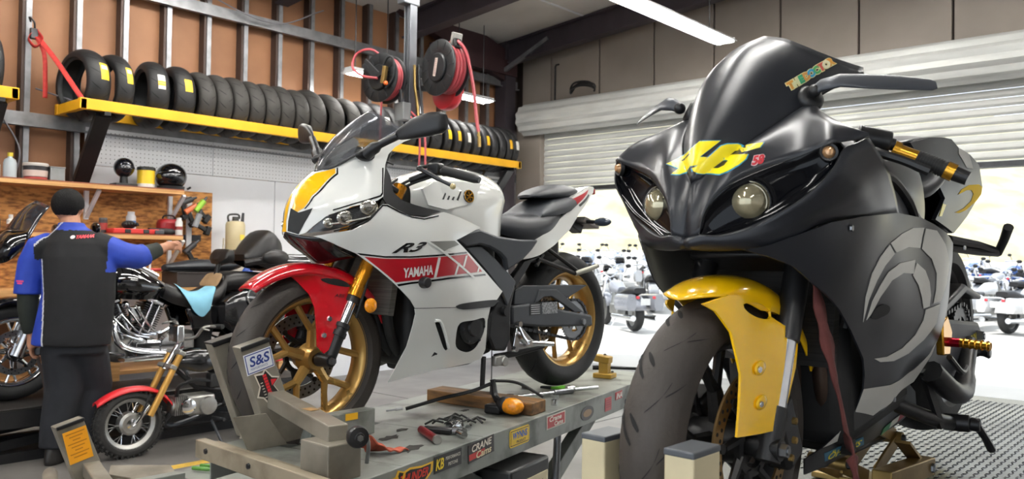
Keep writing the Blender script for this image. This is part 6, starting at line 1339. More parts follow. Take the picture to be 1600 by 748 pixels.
# the reel's swivel arm to the post, hose guide and hanging hose
MB().bar((0, .16, 0), (-.42, -.02, 0), .05, .06).build('swivel_arm', reel_black, r1, smooth=False, bevel=.006)
MB().box((.13, .02, .25), (.03, .11, .14), Matrix.Rotation(.3, 3, 'Y')).build('hose_guide', alu, r1, smooth=False, bevel=.004)
MB().box((.15, .02, .22), (.03, .08, .09)).build('guide_rollers', reel_black, r1, bevel=.01)
cable_path([(.0, .02, .235), (.10, .02, .26), (.16, .02, .24), (.24, .06, .12), (.30, .10, -.2), (.33, .12, -.5), (.35, .13, -.62)], .016, 'hanging_hose', hose_red, r1, 30)
MB().cyl((.35, .13, -.62), (.355, .132, -.68), .012, n=10).cyl((.355, .132, -.68), (.36, .134, -.76), .017, n=10).build('hose_fitting', zinc_gold, r1)
r2 = hose_reel((-6.12, 5.00, 3.05), 'black hose reel left of the steel post', .235, .12, (0, 0, .1))
for p, q in (((-.02, -.10, 0), (-.16, -.12, .13)), ((.02, -.10, .02), (-.14, -.12, .17)), ((-.02, -.10, .0), (.14, -.09, .06)), ((0, .09, 0), (.1, .28, .0))): MB().bar(p, q, .02, .045).build('frame_arm', reel_black, r2, smooth=False, bevel=.004)
MB().box((.12, -.12, .0), (.04, .04, .16), Matrix.Rotation(.2, 3, 'Y')).build('brass_block', zinc_gold, r2, smooth=False, bevel=.004)
MB().sph((.14, -.12, -.08), .022, 12, 8).build('stop_ball', mat('orange_ball', hexc('E0682A'), .4), r2)
cable_path([(.02, -.11, -.02), (-.15, -.15, .02), (-.28, -.15, .12), (-.25, -.12, .25), (-.08, -.1, .27), (.0, -.02, .2)], .012, 'feed_hose', hose_red, r2)
cable_path([(.08, -.1, -.1), (.12, -.12, .12), (.2, -.1, .16), (.2, -.08, -.02), (.12, -.1, -.12)], .012, 'looped_hose', reel_black, r2)
for k, (x0, x1) in enumerate(((.36, .42), (.42, .50))): cable_path([(x0 - .30, .18, -.25), (x0, .10, -.5), (x1, .05, -.9), (x1 - .01, .06, -1.25)], .010, 'drop_hose', hose_red, r2)
cable_path([(.02, -.05, -.22), (.0, -.04, -.5), (-.01, -.03, -.8)], .009, 'drop_hose', hose_red, r2)
rr = thing('hose_reel', 'red enamelled hose reel below the large black reel', 'hose reel', (-5.72, 5.46, 2.965), (0, 0, -.12))
MB().lathe([(0, -.05), (.1, -.06), (.19, -.05), (.20, -.03), (.20, .03), (.19, .05), (.1, .06), (0, .05)], (0, 0, 0), (0, 1, 0), 36).build('drum', mat('red_enamel', hexc('B8202A'), .3, .1, .4), rr)
MB().bar((0, .05, 0), (-.36, -.15, .05), .04, .05).build('mount_arm', reel_black, rr, smooth=False)
jb = tag(MB().box((PX + .09, PY - .16, 2.73), (.13, .10, .17)).build('junction_box', mat('box_grey', hexc('7E8283'), .5, .2), smooth=False, bevel=.008), 'grey electrical box on the steel post under the reels', 'box')
for p, q in (((0, -.04, .085), (0, -.04, .14)), ((.03, -.04, .085), (.03, -.06, .2))): MB().cyl(Vector((PX + .09, PY - .16, 2.73)) + Vector(p), Vector((PX + .09, PY - .16, 2.73)) + Vector(q), .015, n=8).build('cable_gland', dark_steel, jb)
for k, (x, y) in enumerate(((PX + .10, PY - .03), (PX + .13, PY))):
    MB().tube(catmull([(x, y, 3.2), (x + .01, y, 3.0), (x + .03, y + .02, 2.8), (x + .05, y + .02, 2.62)], 16), .014, 6).build('air_coupler', (zinc_gold, dark_steel)[k], po)
# ---------------------------------------------------------------- work bench and shelves
wbn = thing('work_bench', 'long wooden work bench against the left wall', 'bench', (0, 0, 0))
MB().box((-7.26, 2.5, 1.03), (.62, 4.2, .05)).build('bench_top', wood_edge, wbn, smooth=False, bevel=.004)
MB().box((-7.56, 2.0, 1.5), (.02, 4.08, .90)).build('back_board', osb, wbn, smooth=False)
for y in (.5, 1.7, 2.9, 4.5): MB().box((-7.02, y, .50), (.09, .09, 1.0)).build('leg', wood_edge, wbn, smooth=False)
MB().box((-7.26, 2.5, .35), (.55, 4.1, .03)).build('lower_shelf', wood_edge, wbn, smooth=False)
def shelf(z, y1, label):
    T = thing('wall_shelf', label, 'shelf', (0, 0, 0))
    MB().box((-7.375, (y1 - .3) / 2 + .15, z - .005), (.35, y1 - .3 + .0, .01)).build('shelf_top', wood_top, T, smooth=False)
    MB().box((-7.375, (y1 - .3) / 2 + .15, z - .028), (.35, y1 - .3, .035)).build('board', wood_edge, T, smooth=False, bevel=.002)
    for y in (1.0, 2.86, y1 - .12):
        MB().box((-7.535, y, z - .17), (.03, .035, .25)).build('bracket_leg', lamp_white, T, smooth=False); MB().bar((-7.53, y, z - .28), (-7.26, y, z - .05), .025, .03, up=(0, 1, 0)).build('bracket_brace', lamp_white, T, smooth=False)
    return T
shelf(1.934, 3.73, 'upper wooden wall shelf above the strand board'); shelf(1.519, 3.73, 'lower wooden wall shelf with cans and tools')
# things on the upper shelf
Z1, Z2, ZB = 1.9345, 1.5195, 1.055
def lathe_thing(name, label, cat, loc, parts, group=None, n=24):
    T = thing(name, label, cat, loc, group=group)
    for nm, prof, m in parts: MB().lathe(prof, (0, 0, 0), (0, 0, 1), n).build(nm, m, T)
    return T
pl = lambda h, r=.4: mat('plain_' + h, hexc(h), r, 0, 0.1, var=0.08)
lathe_thing('fluid_bottle', 'pale blue plastic bottle with yellow cap on the upper shelf', 'bottle', (-7.35, 2.205, Z1), [('body', [(0, 0), (.045, 0), (.048, .01), (.048, .12), (.04, .15), (.018, .165), (.016, .18)], pl('B9C4C8')), ('cap', [(.02, .175), (.02, .205), (0, .207)], pl('E0C83A'))])
lathe_thing('fluid_bottle', 'white plastic bottle cut by the left picture edge on the upper shelf', 'bottle', (-7.36, 2.09, Z1), [('body', [(0, 0), (.045, 0), (.048, .01), (.048, .10), (.03, .13), (.016, .15)], pl('D5D3CC')), ('cap', [(.018, .148), (.018, .17), (0, .172)], pl('C8C8C0'))])
lathe_thing('parts_tub', 'black and white round tub with red rim on the upper shelf', 'tub', (-7.33, 2.385, Z1), [('body', [(0, 0), (.085, 0), (.092, .11)], pl('2A2628')), ('label_band', [(.0868, .025), (.0905, .075)], pl('C9B5AA')), ('base_band', [(.0862, .004), (.087, .02)], pl('B04038')), ('lid', [(.094, .11), (.096, .125), (.09, .135), (0, .135)], pl('C8C2BA'))])
tb = tag(MB().box((-7.33, 2.535, Z1 + .055), (.11, .115, .11)).build('tin_box', mat('tin_grey', hexc('8E908F'), .4, .5, var=.3), smooth=False, bevel=.008), 'small grey tin box beside the round tub', 'box')
MB().box((-7.33, 2.535, Z1 + .112), (.115, .12, .012)).build('lid', mat('tin_grey', hexc('8E908F'), .4, .5), tb, smooth=False, bevel=.003)
hs = thing('helmet_stand', 'small black helmet on a display stand on the upper shelf', 'helmet', (-7.33, 3.09, Z1))
MB().box((0, 0, .012), (.14, .19, .024)).build('stand_base', satin_black, hs, bevel=.005); MB().cyl((0, 0, .02), (0, 0, .10), .035, .03, n=16).build('stand_neck', satin_black, hs)
MB().sph((0, 0, .165), .092, 24, 16, (1.05, .92, .95)).build('shell', mat('metal_flake_black', hexc('23252E'), .15, .4, .8, var=.4, scale=60), hs); MB().sph((.03, .0, .155), .075, 20, 12, (.95, .95, .5)).build('visor', gloss_black, hs)
lathe_thing('wipes_jar', 'yellow jar with black lid and white foot on the upper shelf', 'jar', (-7.33, 3.285, Z1), [('foot', [(0, 0), (.075, 0), (.075, .035)], pl('D9D5CC')), ('body', [(.0745, .035), (.0745, .155)], pl('EFC72A')), ('lid', [(.077, .155), (.078, .18), (.07, .186), (0, .186)], pl('2A2A26'))])
hm = thing('full_face_helmet', 'large gloss black full face helmet on the upper shelf', 'helmet', (-7.33, 3.515, Z1))
MB().sph((0, 0, .118), .135, 28, 18, (1.08, 1.0, .92)).build('shell', gloss_black, hm); MB().sph((.035, -.035, .115), .122, 24, 14, (.95, .95, .5)).build('visor', mat('dark_visor', hexc('14161A'), .06, .2, 1), hm)
MB().cyl((0, 0, .0), (0, 0, .03), .115, .12, n=24).build('neck_roll', satin_black, hm); MB().tube([(.05, .13, .01), (.06, .16, .03)], .01, 6).build('chin_strap', satin_black, hm)
# things on the lower shelf
lathe_thing('spray_bottle', 'small white bottle with red cap at the left of the lower shelf', 'bottle', (-7.33, 2.215, Z2), [('body', [(0, 0), (.03, 0), (.03, .08), (.014, .10)], pl('CFCBC2')), ('band', [(.0305, .02), (.0305, .05)], pl('8A5A4A')), ('cap', [(.016, .10), (.016, .125), (0, .126)], pl('D0CCC6'))])
lathe_thing('small_can', 'small dark can with red label left of the lower shelf end', 'can', (-7.40, 2.13, Z2), [('body', [(0, 0), (.033, 0), (.033, .09), (0, .091)], pl('3A2E2C'))])
lathe_thing('small_can', 'dark can with red label behind the mechanic shoulder on the lower shelf', 'can', (-7.42, 2.96, Z2), [('body', [(0, 0), (.036, 0), (.036, .12), (0, .121)], pl('4A4444')), ('label_band', [(.0365, .03), (.0365, .09)], pl('A83A34')), ('lid', [(.034, .12), (.034, .135), (0, .136)], pl('6A6A6A'))])
lathe_thing('aerosol_can', 'white aerosol can with blue band on the lower shelf', 'can', (-7.42, 3.20, Z2), [('body', [(0, 0), (.042, 0), (.042, .155), (.03, .175)], pl('D0D3D6')), ('band', [(.0425, .08), (.0425, .12)], pl('4A78B0')), ('cap', [(.03, .172), (.03, .20), (0, .202)], pl('D8DADC'))])
lathe_thing('aerosol_can', 'white aerosol can near the right end of the lower shelf', 'can', (-7.30, 3.585, Z2), [('body', [(0, 0), (.032, 0), (.032, .12), (.022, .14)], pl('CFCFCB')), ('band', [(.0325, .05), (.0325, .08)], pl('8A3A34')), ('cap', [(.022, .138), (.022, .16), (0, .162)], pl('E0E0DC'))])
cs = thing('tool_case', 'flat red tool case on the lower shelf', 'case', (-7.30, 3.17, Z2))
MB().box((0, 0, .022), (.16, .40, .044)).build('shell', pl('C8302C'), cs, bevel=.008); MB().box((.082, .08, .022), (.01, .05, .035)).build('latch', pl('2A2A2A'), cs, bevel=.003); MB().box((.082, -.08, .022), (.01, .05, .035)).build('latch', pl('2A2A2A'), cs, bevel=.003)
bl_ = thing('work_gloves', 'crumpled black gloves piled on the red tool case', 'gloves', (-7.30, 3.13, Z2 + .044))
MB().sph((0, 0, .035), .05, 16, 10, (1.1, 1.2, .75)).build('palm', flat_black, bl_)
for k in range(5): MB().tube([(.02, -.03 + .02 * k, .03), (.05, -.05 + .025 * k, .045), (.07, -.06 + .028 * k, .03)], [.014, .013, .009], 8).build('finger', flat_black, bl_)
dr_ = thing('power_drill', 'black power drill lying on the lower shelf', 'drill', (-7.33, 3.44, Z2))
MB().cyl((0, -.12, .03), (0, .10, .03), .03, n=16).cyl((0, .10, .03), (0, .17, .03), .018, .012, n=12).build('motor_body', flat_black, dr_); MB().box((.05, -.06, .022), (.10, .05, .04), Matrix.Rotation(.3, 3, 'Z')).build('handle', pl('3A3A3E'), dr_, bevel=.01); MB().box((.10, -.075, .02), (.05, .08, .038)).build('battery', pl('46484C'), dr_, bevel=.006)
rc = thing('red_lunch_box', 'rounded red box on the lower shelf near its right end', 'box', (-7.43, 3.55, Z2))
MB().box((0, 0, .075), (.14, .20, .15)).build('body', pl('A8242C'), rc, bevel=.04); MB().tube(catmull([(0, -.06, .15), (0, -.04, .18), (0, .04, .18), (0, .06, .15)], 10), .008, 6).build('handle', flat_black, rc)
# cordless tools hanging at the shelf end
def hung_tool(loc, label, colour, rotx):
    T = thing('cordless_tool', label, 'power tool', loc, (rotx, 0, 0))
    MB().cyl((0, -.06, 0), (0, .07, 0), .028, n=14).build('body', pl(colour), T); MB().cyl((0, .07, 0), (0, .12, 0), .016, .010, n=10).build('chuck', dark_steel, T)
    MB().bar((0, -.03, -.01), (0, -.045, -.11), .034, .04, up=(0, 1, 0)).build('handle', flat_black, T, bevel=.006); MB().box((0, -.045, -.13), (.06, .085, .045)).build('battery', flat_black, T, bevel=.006)
    return T
hung_tool((-7.38, 3.82, 1.80), 'lime green cordless tool hanging at the shelf end', '8FBF2E', .9); hung_tool((-7.42, 3.70, 1.84), 'black cordless tool hanging under the upper shelf', '3A3A3C', .4)
hung_tool((-7.36, 3.79, 1.66), 'grey cordless tool hanging at the lower shelf end', '8A8C8E', 1.2); hung_tool((-7.40, 3.74, 1.77), 'orange cordless tool hanging between the two shelves', 'D06A3A', .6)
hung_tool((-7.40, 3.74, 1.40), 'dark cordless tool hanging below the lower shelf', '2A2A2C', .7)
rail_ = MB().box((-7.52, 3.80, 1.50), (.02, .22, .06)).build('tool_rail', dark_steel, wbn, smooth=False)
MB().box((-7.50, 3.78, 1.62), (.02, .05, .55)).build('tool_post', lamp_white, wbn, smooth=False)
# pump sprayer
sp2 = thing('pump_sprayer', 'cream pump sprayer with black handle on the bench end', 'sprayer', (-7.28, 4.14, ZB))
MB().box((0, 0, .17), (.2, .24, .34)).build('stand_box', pl('B9B4A6'), sp2, bevel=.004)
MB().lathe([(0, .34), (.085, .34), (.092, .35), (.092, .58), (.08, .61), (.03, .62)], (0, 0, 0), (0, 0, 1), 28).build('tank', pl('CDBE96'), sp2); MB().lathe([(.0, .66), (.03, .66), (.032, .62), (.05, .61)], (0, 0, 0), (0, 0, 1), 18).build('pump_cap', pl('3A3834'), sp2)
MB().tube(catmull([(0, -.07, .60), (0, -.08, .66), (0, -.05, .68), (0, .03, .68), (0, .04, .64)], 14), .010, 8).build('handle', pl('2E2C2A'), sp2); MB().cyl((0, .07, .60), (0, .08, .70), .018, .012, n=10).build('spray_nozzle', pl('2A2A2C'), sp2)
MB().tube(catmull([(0, .09, .5), (.03, .13, .35), (.02, .12, .2), (.02, -.12, .2), (0, -.12, .45)], 20), .008, 6).build('hose', pl('B9B09A'), sp2)
plate('hazard_label', stk('E8C832'), sp2, (.093, .02, .46), (-.2, 1, 0), (0, 0, 1), .05, .05, .002)
# loose saddle on a cardboard box, blue bottle on the bench
bx = thing('cardboard_box', 'dark cardboard box on the bench behind the touring motorcycle', 'box', (-7.10, 3.72, ZB))
MB().box((0, 0, .06), (.30, .62, .12)).build('body', mat('box_dark', hexc('3A3330'), .6, var=.2), bx, bevel=.004); MB().box((0, 0, .125), (.31, .63, .012)).build('lid', mat('box_dark', hexc('3A3330'), .6), bx, bevel=.003); MB().box((.155, .20, .06), (.004, .2, .11)).build('printed_end', pl('8A5A40'), bx)
sd = thing('loose_saddle', 'loose black motorcycle saddle lying on the dark box', 'seat', (-7.08, 3.72, ZB + .132))
secs = [[(-.06 + .0, y, z0), (-w_, y, z1), (-w_ * .6, y, z2), (0, y, z3), (w_ * .6, y, z2), (w_, y, z1), (.06, y, z0)] for y, w_, z0, z1, z2, z3 in ((-.40, .05, .02, .04, .06, .065), (-.25, .11, .0, .04, .08, .09), (-.05, .15, 0, .05, .12, .125), (.12, .14, 0, .05, .10, .105), (.25, .11, .01, .06, .10, .10), (.37, .07, .05, .08, .09, .095))]
MB().rows([catmull(s_, 17) for s_ in secs], capends=True).build('cushion', seat_vinyl, sd, sub=1); MB().box((0, -.05, .006), (.16, .6, .012)).build('base_pan', flat_black, sd, bevel=.004)
lathe_thing('fluid_bottle', 'dark blue bottle on the bench beside the loose saddle', 'bottle', (-6.98, 4.10, ZB), [('body', [(0, 0), (.05, 0), (.05, .14), (.03, .17), (.02, .19)], pl('2A4A9A')), ('cap', [(.022, .19), (.022, .215), (0, .216)], pl('E0E0E4'))])
vz = thing('bench_lamp', 'small white lamp bracket with red grip under the lower shelf', 'lamp', (-7.20, 3.28, ZB))
MB().cyl((0, 0, 0), (0, 0, .012), .05, n=16).cyl((0, 0, .01), (0, 0, .28), .010, n=8).build('stand', lamp_white, vz); MB().cyl((0, -.05, .27), (0, .05, .27), .016, n=10).build('head', lamp_white, vz); MB().cyl((0, .0, .15), (0, .10, .15), .014, n=8).build('grip', pl('C03030'), vz)
# ---------------------------------------------------------------- mechanic, seen from behind
def fuse(shapes, voxel, smooth_it=6):
    """melt overlapping closed shapes into one continuous surface"""
    mb = MB()
    for s_ in shapes: mb.add(s_.V, s_.F)
    me = bpy.data.meshes.new('fused'); me.from_pydata(mb.V, [], mb.F)
    bm = bmesh.new(); bm.from_mesh(me); bmesh.ops.recalc_face_normals(bm, faces=bm.faces); bm.to_mesh(me); bm.free()
    o = bpy.data.objects.new('fused', me); COL.objects.link(o)
    r = o.modifiers.new('r', 'REMESH'); r.mode = 'VOXEL'; r.voxel_size = voxel
    if smooth_it: q = o.modifiers.new('s', 'SMOOTH'); q.factor = .5; q.iterations = smooth_it
    out = bpy.data.meshes.new_from_object(o.evaluated_get(bpy.context.evaluated_depsgraph_get()))
    bpy.data.objects.remove(o); bpy.data.meshes.remove(me)
    return out
def rings(L, n=24):
    return MB().rows([[(cx + wa * cos(2 * pi * k / n), cy + wb * sin(2 * pi * k / n), c) for k in range(n)] for cx, cy, wa, wb, c in L], closed=True, capends=True)
def limb(pts, rad, n=14): return MB().tube(pts, rad, n)
skin = mat('skin', hexc('B98467'), 0.5, 0, 0, var=0.12, scale=25)
hair = mat('black_hair', hexc('0B0908'), 0.75, 0, 0, var=0.4, scale=90, bump=1.0, bscale=160, spec=0.25)
shirt_black = mat('shirt_black', hexc('101013'), 0.8, 0, 0, var=0.2, scale=8, bump=.2, bscale=400)
shirt_blue = mat('shirt_blue', hexc('1F3FA8'), 0.65, 0, 0, var=0.2, scale=8, bump=.2, bscale=400)
sleeve_green = mat('undersleeve', hexc('20261F'), 0.8, 0, 0, var=0.2)
trouser = mat('work_trousers', hexc('1A1C22'), 0.85, 0, 0, var=0.25, scale=7, bump=.25, bscale=250)
def build_mechanic():
    M = thing('person', 'person in black and blue work shirt standing with back turned beside the touring motorcycle', 'person', (-5.64, 2.04, 0), (0, 0, THETA))
    hand_l = [limb([(-.272, .085, .83), (-.275, .095, .76), (-.275, .10, .725)], [.026, .032, .030]), limb([(-.255, .10, .76), (-.235, .115, .735), (-.232, .13, .70)], [.013, .011, .010], 8)]
    for k in range(4): y = .075 + k * .019; hand_l.append(limb([(-.275, y, .735), (-.272, y + .004, .685 - .004 * (k % 3)), (-.255, y + .012, .655), (-.238, y + .014, .665)], [.0115, .010, .009, .0085], 8))
    hand_r = [limb([(.455, .30, 1.38), (.49, .365, 1.405), (.51, .395, 1.40)], [.026, .032, .028]), limb([(.49, .35, 1.42), (.525, .365, 1.425), (.55, .385, 1.41)], [.013, .011, .010], 8)]
    for k in range(4): z = 1.38 + k * .016; hand_r.append(limb([(.505, .39, z), (.53, .43, z + .004), (.54, .455, z - .012), (.535, .465, z - .03)], [.0115, .010, .009, .0085], 8))
    head = [MB().sph((-.062, .10, 1.652), .1, 24, 16, (.80, .98, 1.08)), MB().sph((-.082, .155, 1.60), .06, 16, 10, (.85, .9, 1.0)), limb([(-.015, .065, 1.44), (-.03, .078, 1.53), (-.05, .095, 1.60)], [.066, .060, .058]),
            MB().sph((-.108, .19, 1.633), .02, 10, 8, (.8, 1.1, 1.2))]
    for s in (-1, 1): head.append(MB().sph((-.062 + s * .083, .092 + s * .012, 1.637), .032, 12, 8, (.35, .75, 1.05)))
    torso = [rings([(.03, .03, .17, .11, .78), (.05, .03, .18, .12, 1.0), (.04, .04, .19, .12, 1.2), (.03, .05, .19, .11, 1.35), (.01, .06, .12, .08, 1.46), (-.01, .07, .06, .06, 1.52)])]
    arms = [limb([(-.17, .05, 1.40), (-.25, .05, 1.33), (-.272, .05, 1.12), (-.278, .06, .95), (-.272, .085, .82)], [.055, .058, .048, .042, .03]), limb([(.16, .06, 1.40), (.28, .09, 1.35), (.38, .195, 1.33), (.44, .285, 1.365), (.475, .335, 1.395)], [.055, .058, .046, .04, .03])]
    legs = [limb([(-.04, .03, .85), (-.04, .03, .75), (-.03, .05, .47), (-.06, .0, .12), (-.06, .02, .06)], [.1, .1, .075, .05, .05]), limb([(.09, .04, .85), (.10, .08, .74), (.10, .20, .48), (.05, .17, .12), (.05, .18, .06)], [.1, .1, .075, .05, .05])]
    me = fuse(head + torso + arms + legs + hand_l + hand_r, .0075, 4); body = mkobj('body', me, skin, M, ang=180)
    # eyes and mouth on the turned-away face
    for s in (-1, 1): MB().sph((-.098 + s * .03, .182 + s * .012, 1.655), .012, 10, 8).build('eye', pl('E8E4DC'), M)
    MB().tube([(-.115, .198, 1.592), (-.095, .208, 1.590), (-.075, .203, 1.592)], [.004, .007, .004], 8).build('mouth', pl('9A5A50'), M)
    hc = fuse([MB().sph((-.058, .085, 1.665), .114, 24, 16, (.84, .97, .92)), MB().sph((-.052, .06, 1.645), .085, 20, 12, (.92, .72, .72)), MB().sph((-.075, .13, 1.705), .07, 16, 10, (1, 1.0, .7))], .008, 3)
    # keep the face free of hair
    bm = bmesh.new(); bm.from_mesh(hc); fd_ = Vector((-.35, .9, -.25)); bmesh.ops.delete(bm, geom=[v for v in bm.verts if (v.co - Vector((-.062, .10, 1.64))).dot(fd_) > .072 and v.co.z < 1.70 or v.co.z < 1.588 or (abs(v.co.x + .062) > .06 and v.co.z < 1.625 and v.co.y > .07)], context='VERTS'); bm.to_mesh(hc); bm.free()
    mkobj('hair', hc, hair, M, ang=180)
    # shirt
    sh = fuse([rings([(.015, .03, .245, .165, .752), (.02, .03, .245, .17, .80), (.04, .03, .235, .165, .95), (.055, .035, .228, .16, 1.08), (.05, .04, .23, .155, 1.2), (.04, .05, .235, .145, 1.32), (.02, .06, .215, .125, 1.41), (0, .07, .15, .10, 1.47), (-.02, .075, .085, .082, 1.515), (-.03, .078, .077, .076, 1.545)]),
               limb([(-.14, .05, 1.40), (-.215, .05, 1.375), (-.262, .05, 1.28), (-.28, .05, 1.15), (-.283, .05, 1.075)], [.085, .088, .084, .082, .086]), limb([(.13, .06, 1.41), (.22, .07, 1.375), (.30, .11, 1.335), (.37, .18, 1.325), (.40, .22, 1.345)], [.085, .09, .088, .082, .078])], .010, 5)
    for m_ in (shirt_black, shirt_blue, pl('C9C9CC')): sh.materials.append(m_)
    for p in sh.polygons:
        x, y, z = p.center; blue = False
        left_edge = -.142 + (1.285 - z) * .10 + .012 * sin((z - .75) * 7); diag = 1.387 + (x + .21) * .95
        if x < left_edge and z < 1.30: blue = True
        if x < -.205: blue = True
        if x > .255 and z > 1.22: blue = True
        if x < .0 and z > diag: blue = True
        if z > 1.492: blue = True
        pip = (abs(x - left_edge) < .006 and z < 1.30 and x > -.23) or (abs(z - diag) < .008 and -.21 < x < -.04 and y < .05)
        p.material_index = 2 if pip and y < .06 else 1 if blue else 0
    o = mkobj('shirt', sh, None, M, ang=180)
    sv = bvh_of([o])
    def on_back(txt, m_, cx, cz, w_, h_, ang=.10, nm='shirt_lettering'):
        vs, fs, (tw, th) = text_mesh(txt, 1, .04, .15); ca, sa = cos(ang), sin(ang)
        wrap_decal(nm, [((x * ca * w_ / tw - y * sa * h_ / th), (x * sa * w_ / tw + y * ca * h_ / th)) for x, y in vs], fs, sv, (cx, -.3, cz), (1, 0, 0), (0, 0, 1), (0, 1, 0), m_, M, .003)
    on_back('YAMAHA', stk('D8404A'), .115, 1.452, .10, .024)
    vs, fs = fill2d([(.014 * cos(a), .012 * sin(a)) for a in np.linspace(0, 2 * pi, 16, endpoint=False)], .006); wrap_decal('shirt_emblem', vs, fs, sv, (.047, -.3, 1.446), (1, 0, 0), (0, 0, 1), (0, 1, 0), stk('E8D8D8'), M, .003)
    for dz, ww in ((.006, .05), (-.008, .034)):
        vs, fs = fill2d(dens([(-ww / 2, -.005), (ww / 2, -.006), (ww / 2, .005), (-ww / 2, .006)], .008), .008); wrap_decal('sleeve_print', vs, fs, sv, (-.29, -.3, 1.155 + dz), (1, 0, 0), (0, 0, 1), (0, 1, 0), stk('D8407A'), M, .003)
    cuffs = fuse([limb([(-.281, .05, 1.10), (-.286, .06, .98), (-.28, .075, .86), (-.275, .085, .825)], [.066, .062, .052, .046])], .009, 3); mkobj('undersleeve', cuffs, sleeve_green, M, ang=180)
    cuffs = fuse([limb([(.39, .205, 1.338), (.425, .26, 1.36), (.455, .305, 1.382)], [.064, .056, .048])], .009, 3); mkobj('undersleeve', cuffs, sleeve_green, M, ang=180)
    tr = fuse([rings([(.03, .04, .20, .145, .70), (.03, .04, .205, .15, .80), (.035, .04, .2, .145, .9)]), limb([(-.035, .03, .80), (-.035, .03, .72), (-.03, .05, .47), (-.05, .01, .25), (-.055, .0, .10)], [.13, .13, .115, .10, .095]), limb([(.09, .05, .80), (.10, .09, .70), (.10, .19, .47), (.06, .17, .25), (.05, .165, .10)], [.125, .12, .105, .09, .085])], .012, 5); mkobj('trousers', tr, trouser, M, ang=180)
    for cx, cy in ((-.055, .0), (.05, .16)):
        bt = fuse([rings([(cx, cy + .05, .052, .14, .0), (cx, cy + .05, .055, .145, .03), (cx, cy + .03, .052, .12, .07), (cx, cy, .055, .07, .12), (cx, cy, .058, .065, .17)])], .010, 3); mkobj('boot', bt, mat('boot_leather', hexc('1E1A18'), .5, var=.3), M, ang=180)
    return M
build_mechanic()
# strap held in the lowered hand
hs_ = thing('hand_strap', 'dark webbing strap hanging from the lowered hand', 'strap', (-5.64, 2.04, 0), (0, 0, THETA))
ribbon('webbing', [(-.255, .115, .69), (-.24, .12, .62), (-.20, .11, .52), (-.165, .08, .40), (-.11, .05, .30)], (.012, 0, 0), mat('dark_web', hexc('3A2E2A'), .8), hs_)
MB().box((-.25, .115, .70), (.05, .02, .05)).build('buckle', dark_steel, hs_, bevel=.004)
# ---------------------------------------------------------------- black touring motorcycle on its own low lift
harley_black = mat('deep_black', (.004, .004, .005), 0.08, 0, 1.0, var=0.1)
bag_black = mat('bag_black', (.008, .008, .009), 0.2, 0, .6, var=0.2)
leather = mat('saddle_leather', hexc('1C1A1A'), 0.42, 0, 0, var=0.2, bump=.2, bscale=200)
tan_suede = mat('tan_suede', hexc('A88A66'), 0.7, 0, 0, var=0.2, scale=10)
def blob_rows(secs, n=25, m_=22):
    full = [catmull(s_ + [(x, -y, z) for x, y, z in s_[-2::-1]], n) for s_ in secs]; cols = [catmull([r[i] for r in full], m_) for i in range(n)]
    return MB().rows([[cols[i][j] for i in range(n)] for j in range(m_)], capends=True)
def spoke_wheel(B, c, R, w, rr, n, tm, rm_, sm_, hub_r=.04, hub_w=.05, name='front_wheel'):
    W = thing(name, '', ''); del W['label']; del W['category']; W.parent = B; W.location = c
    tyre('tyre', R, w, w * .7, rr, tm, W, n=48); rim(W, rr + .004, w * .75, rm_)
    MB().lathe([(.012, -hub_w - .01), (hub_r, -hub_w), (hub_r * .6, -hub_w * .5), (hub_r * .6, hub_w * .5), (hub_r, hub_w), (.012, hub_w + .01)], (0, 0, 0), (0, 1, 0), 24).build('hub', sm_, W)
    sp = MB()
    for k in range(n):
        a = 2 * pi * k / n; s = 1 if k % 2 else -1; b = a + (.35 if (k // 2) % 2 else -.35)
        sp.tube([(hub_r * .9 * cos(a), s * hub_w * .8, hub_r * .9 * sin(a)), ((rr - .01) * cos(b), 0, (rr - .01) * sin(b))], .0026, 5)
    sp.build('spokes', sm_, W, kind='stuff'); return W
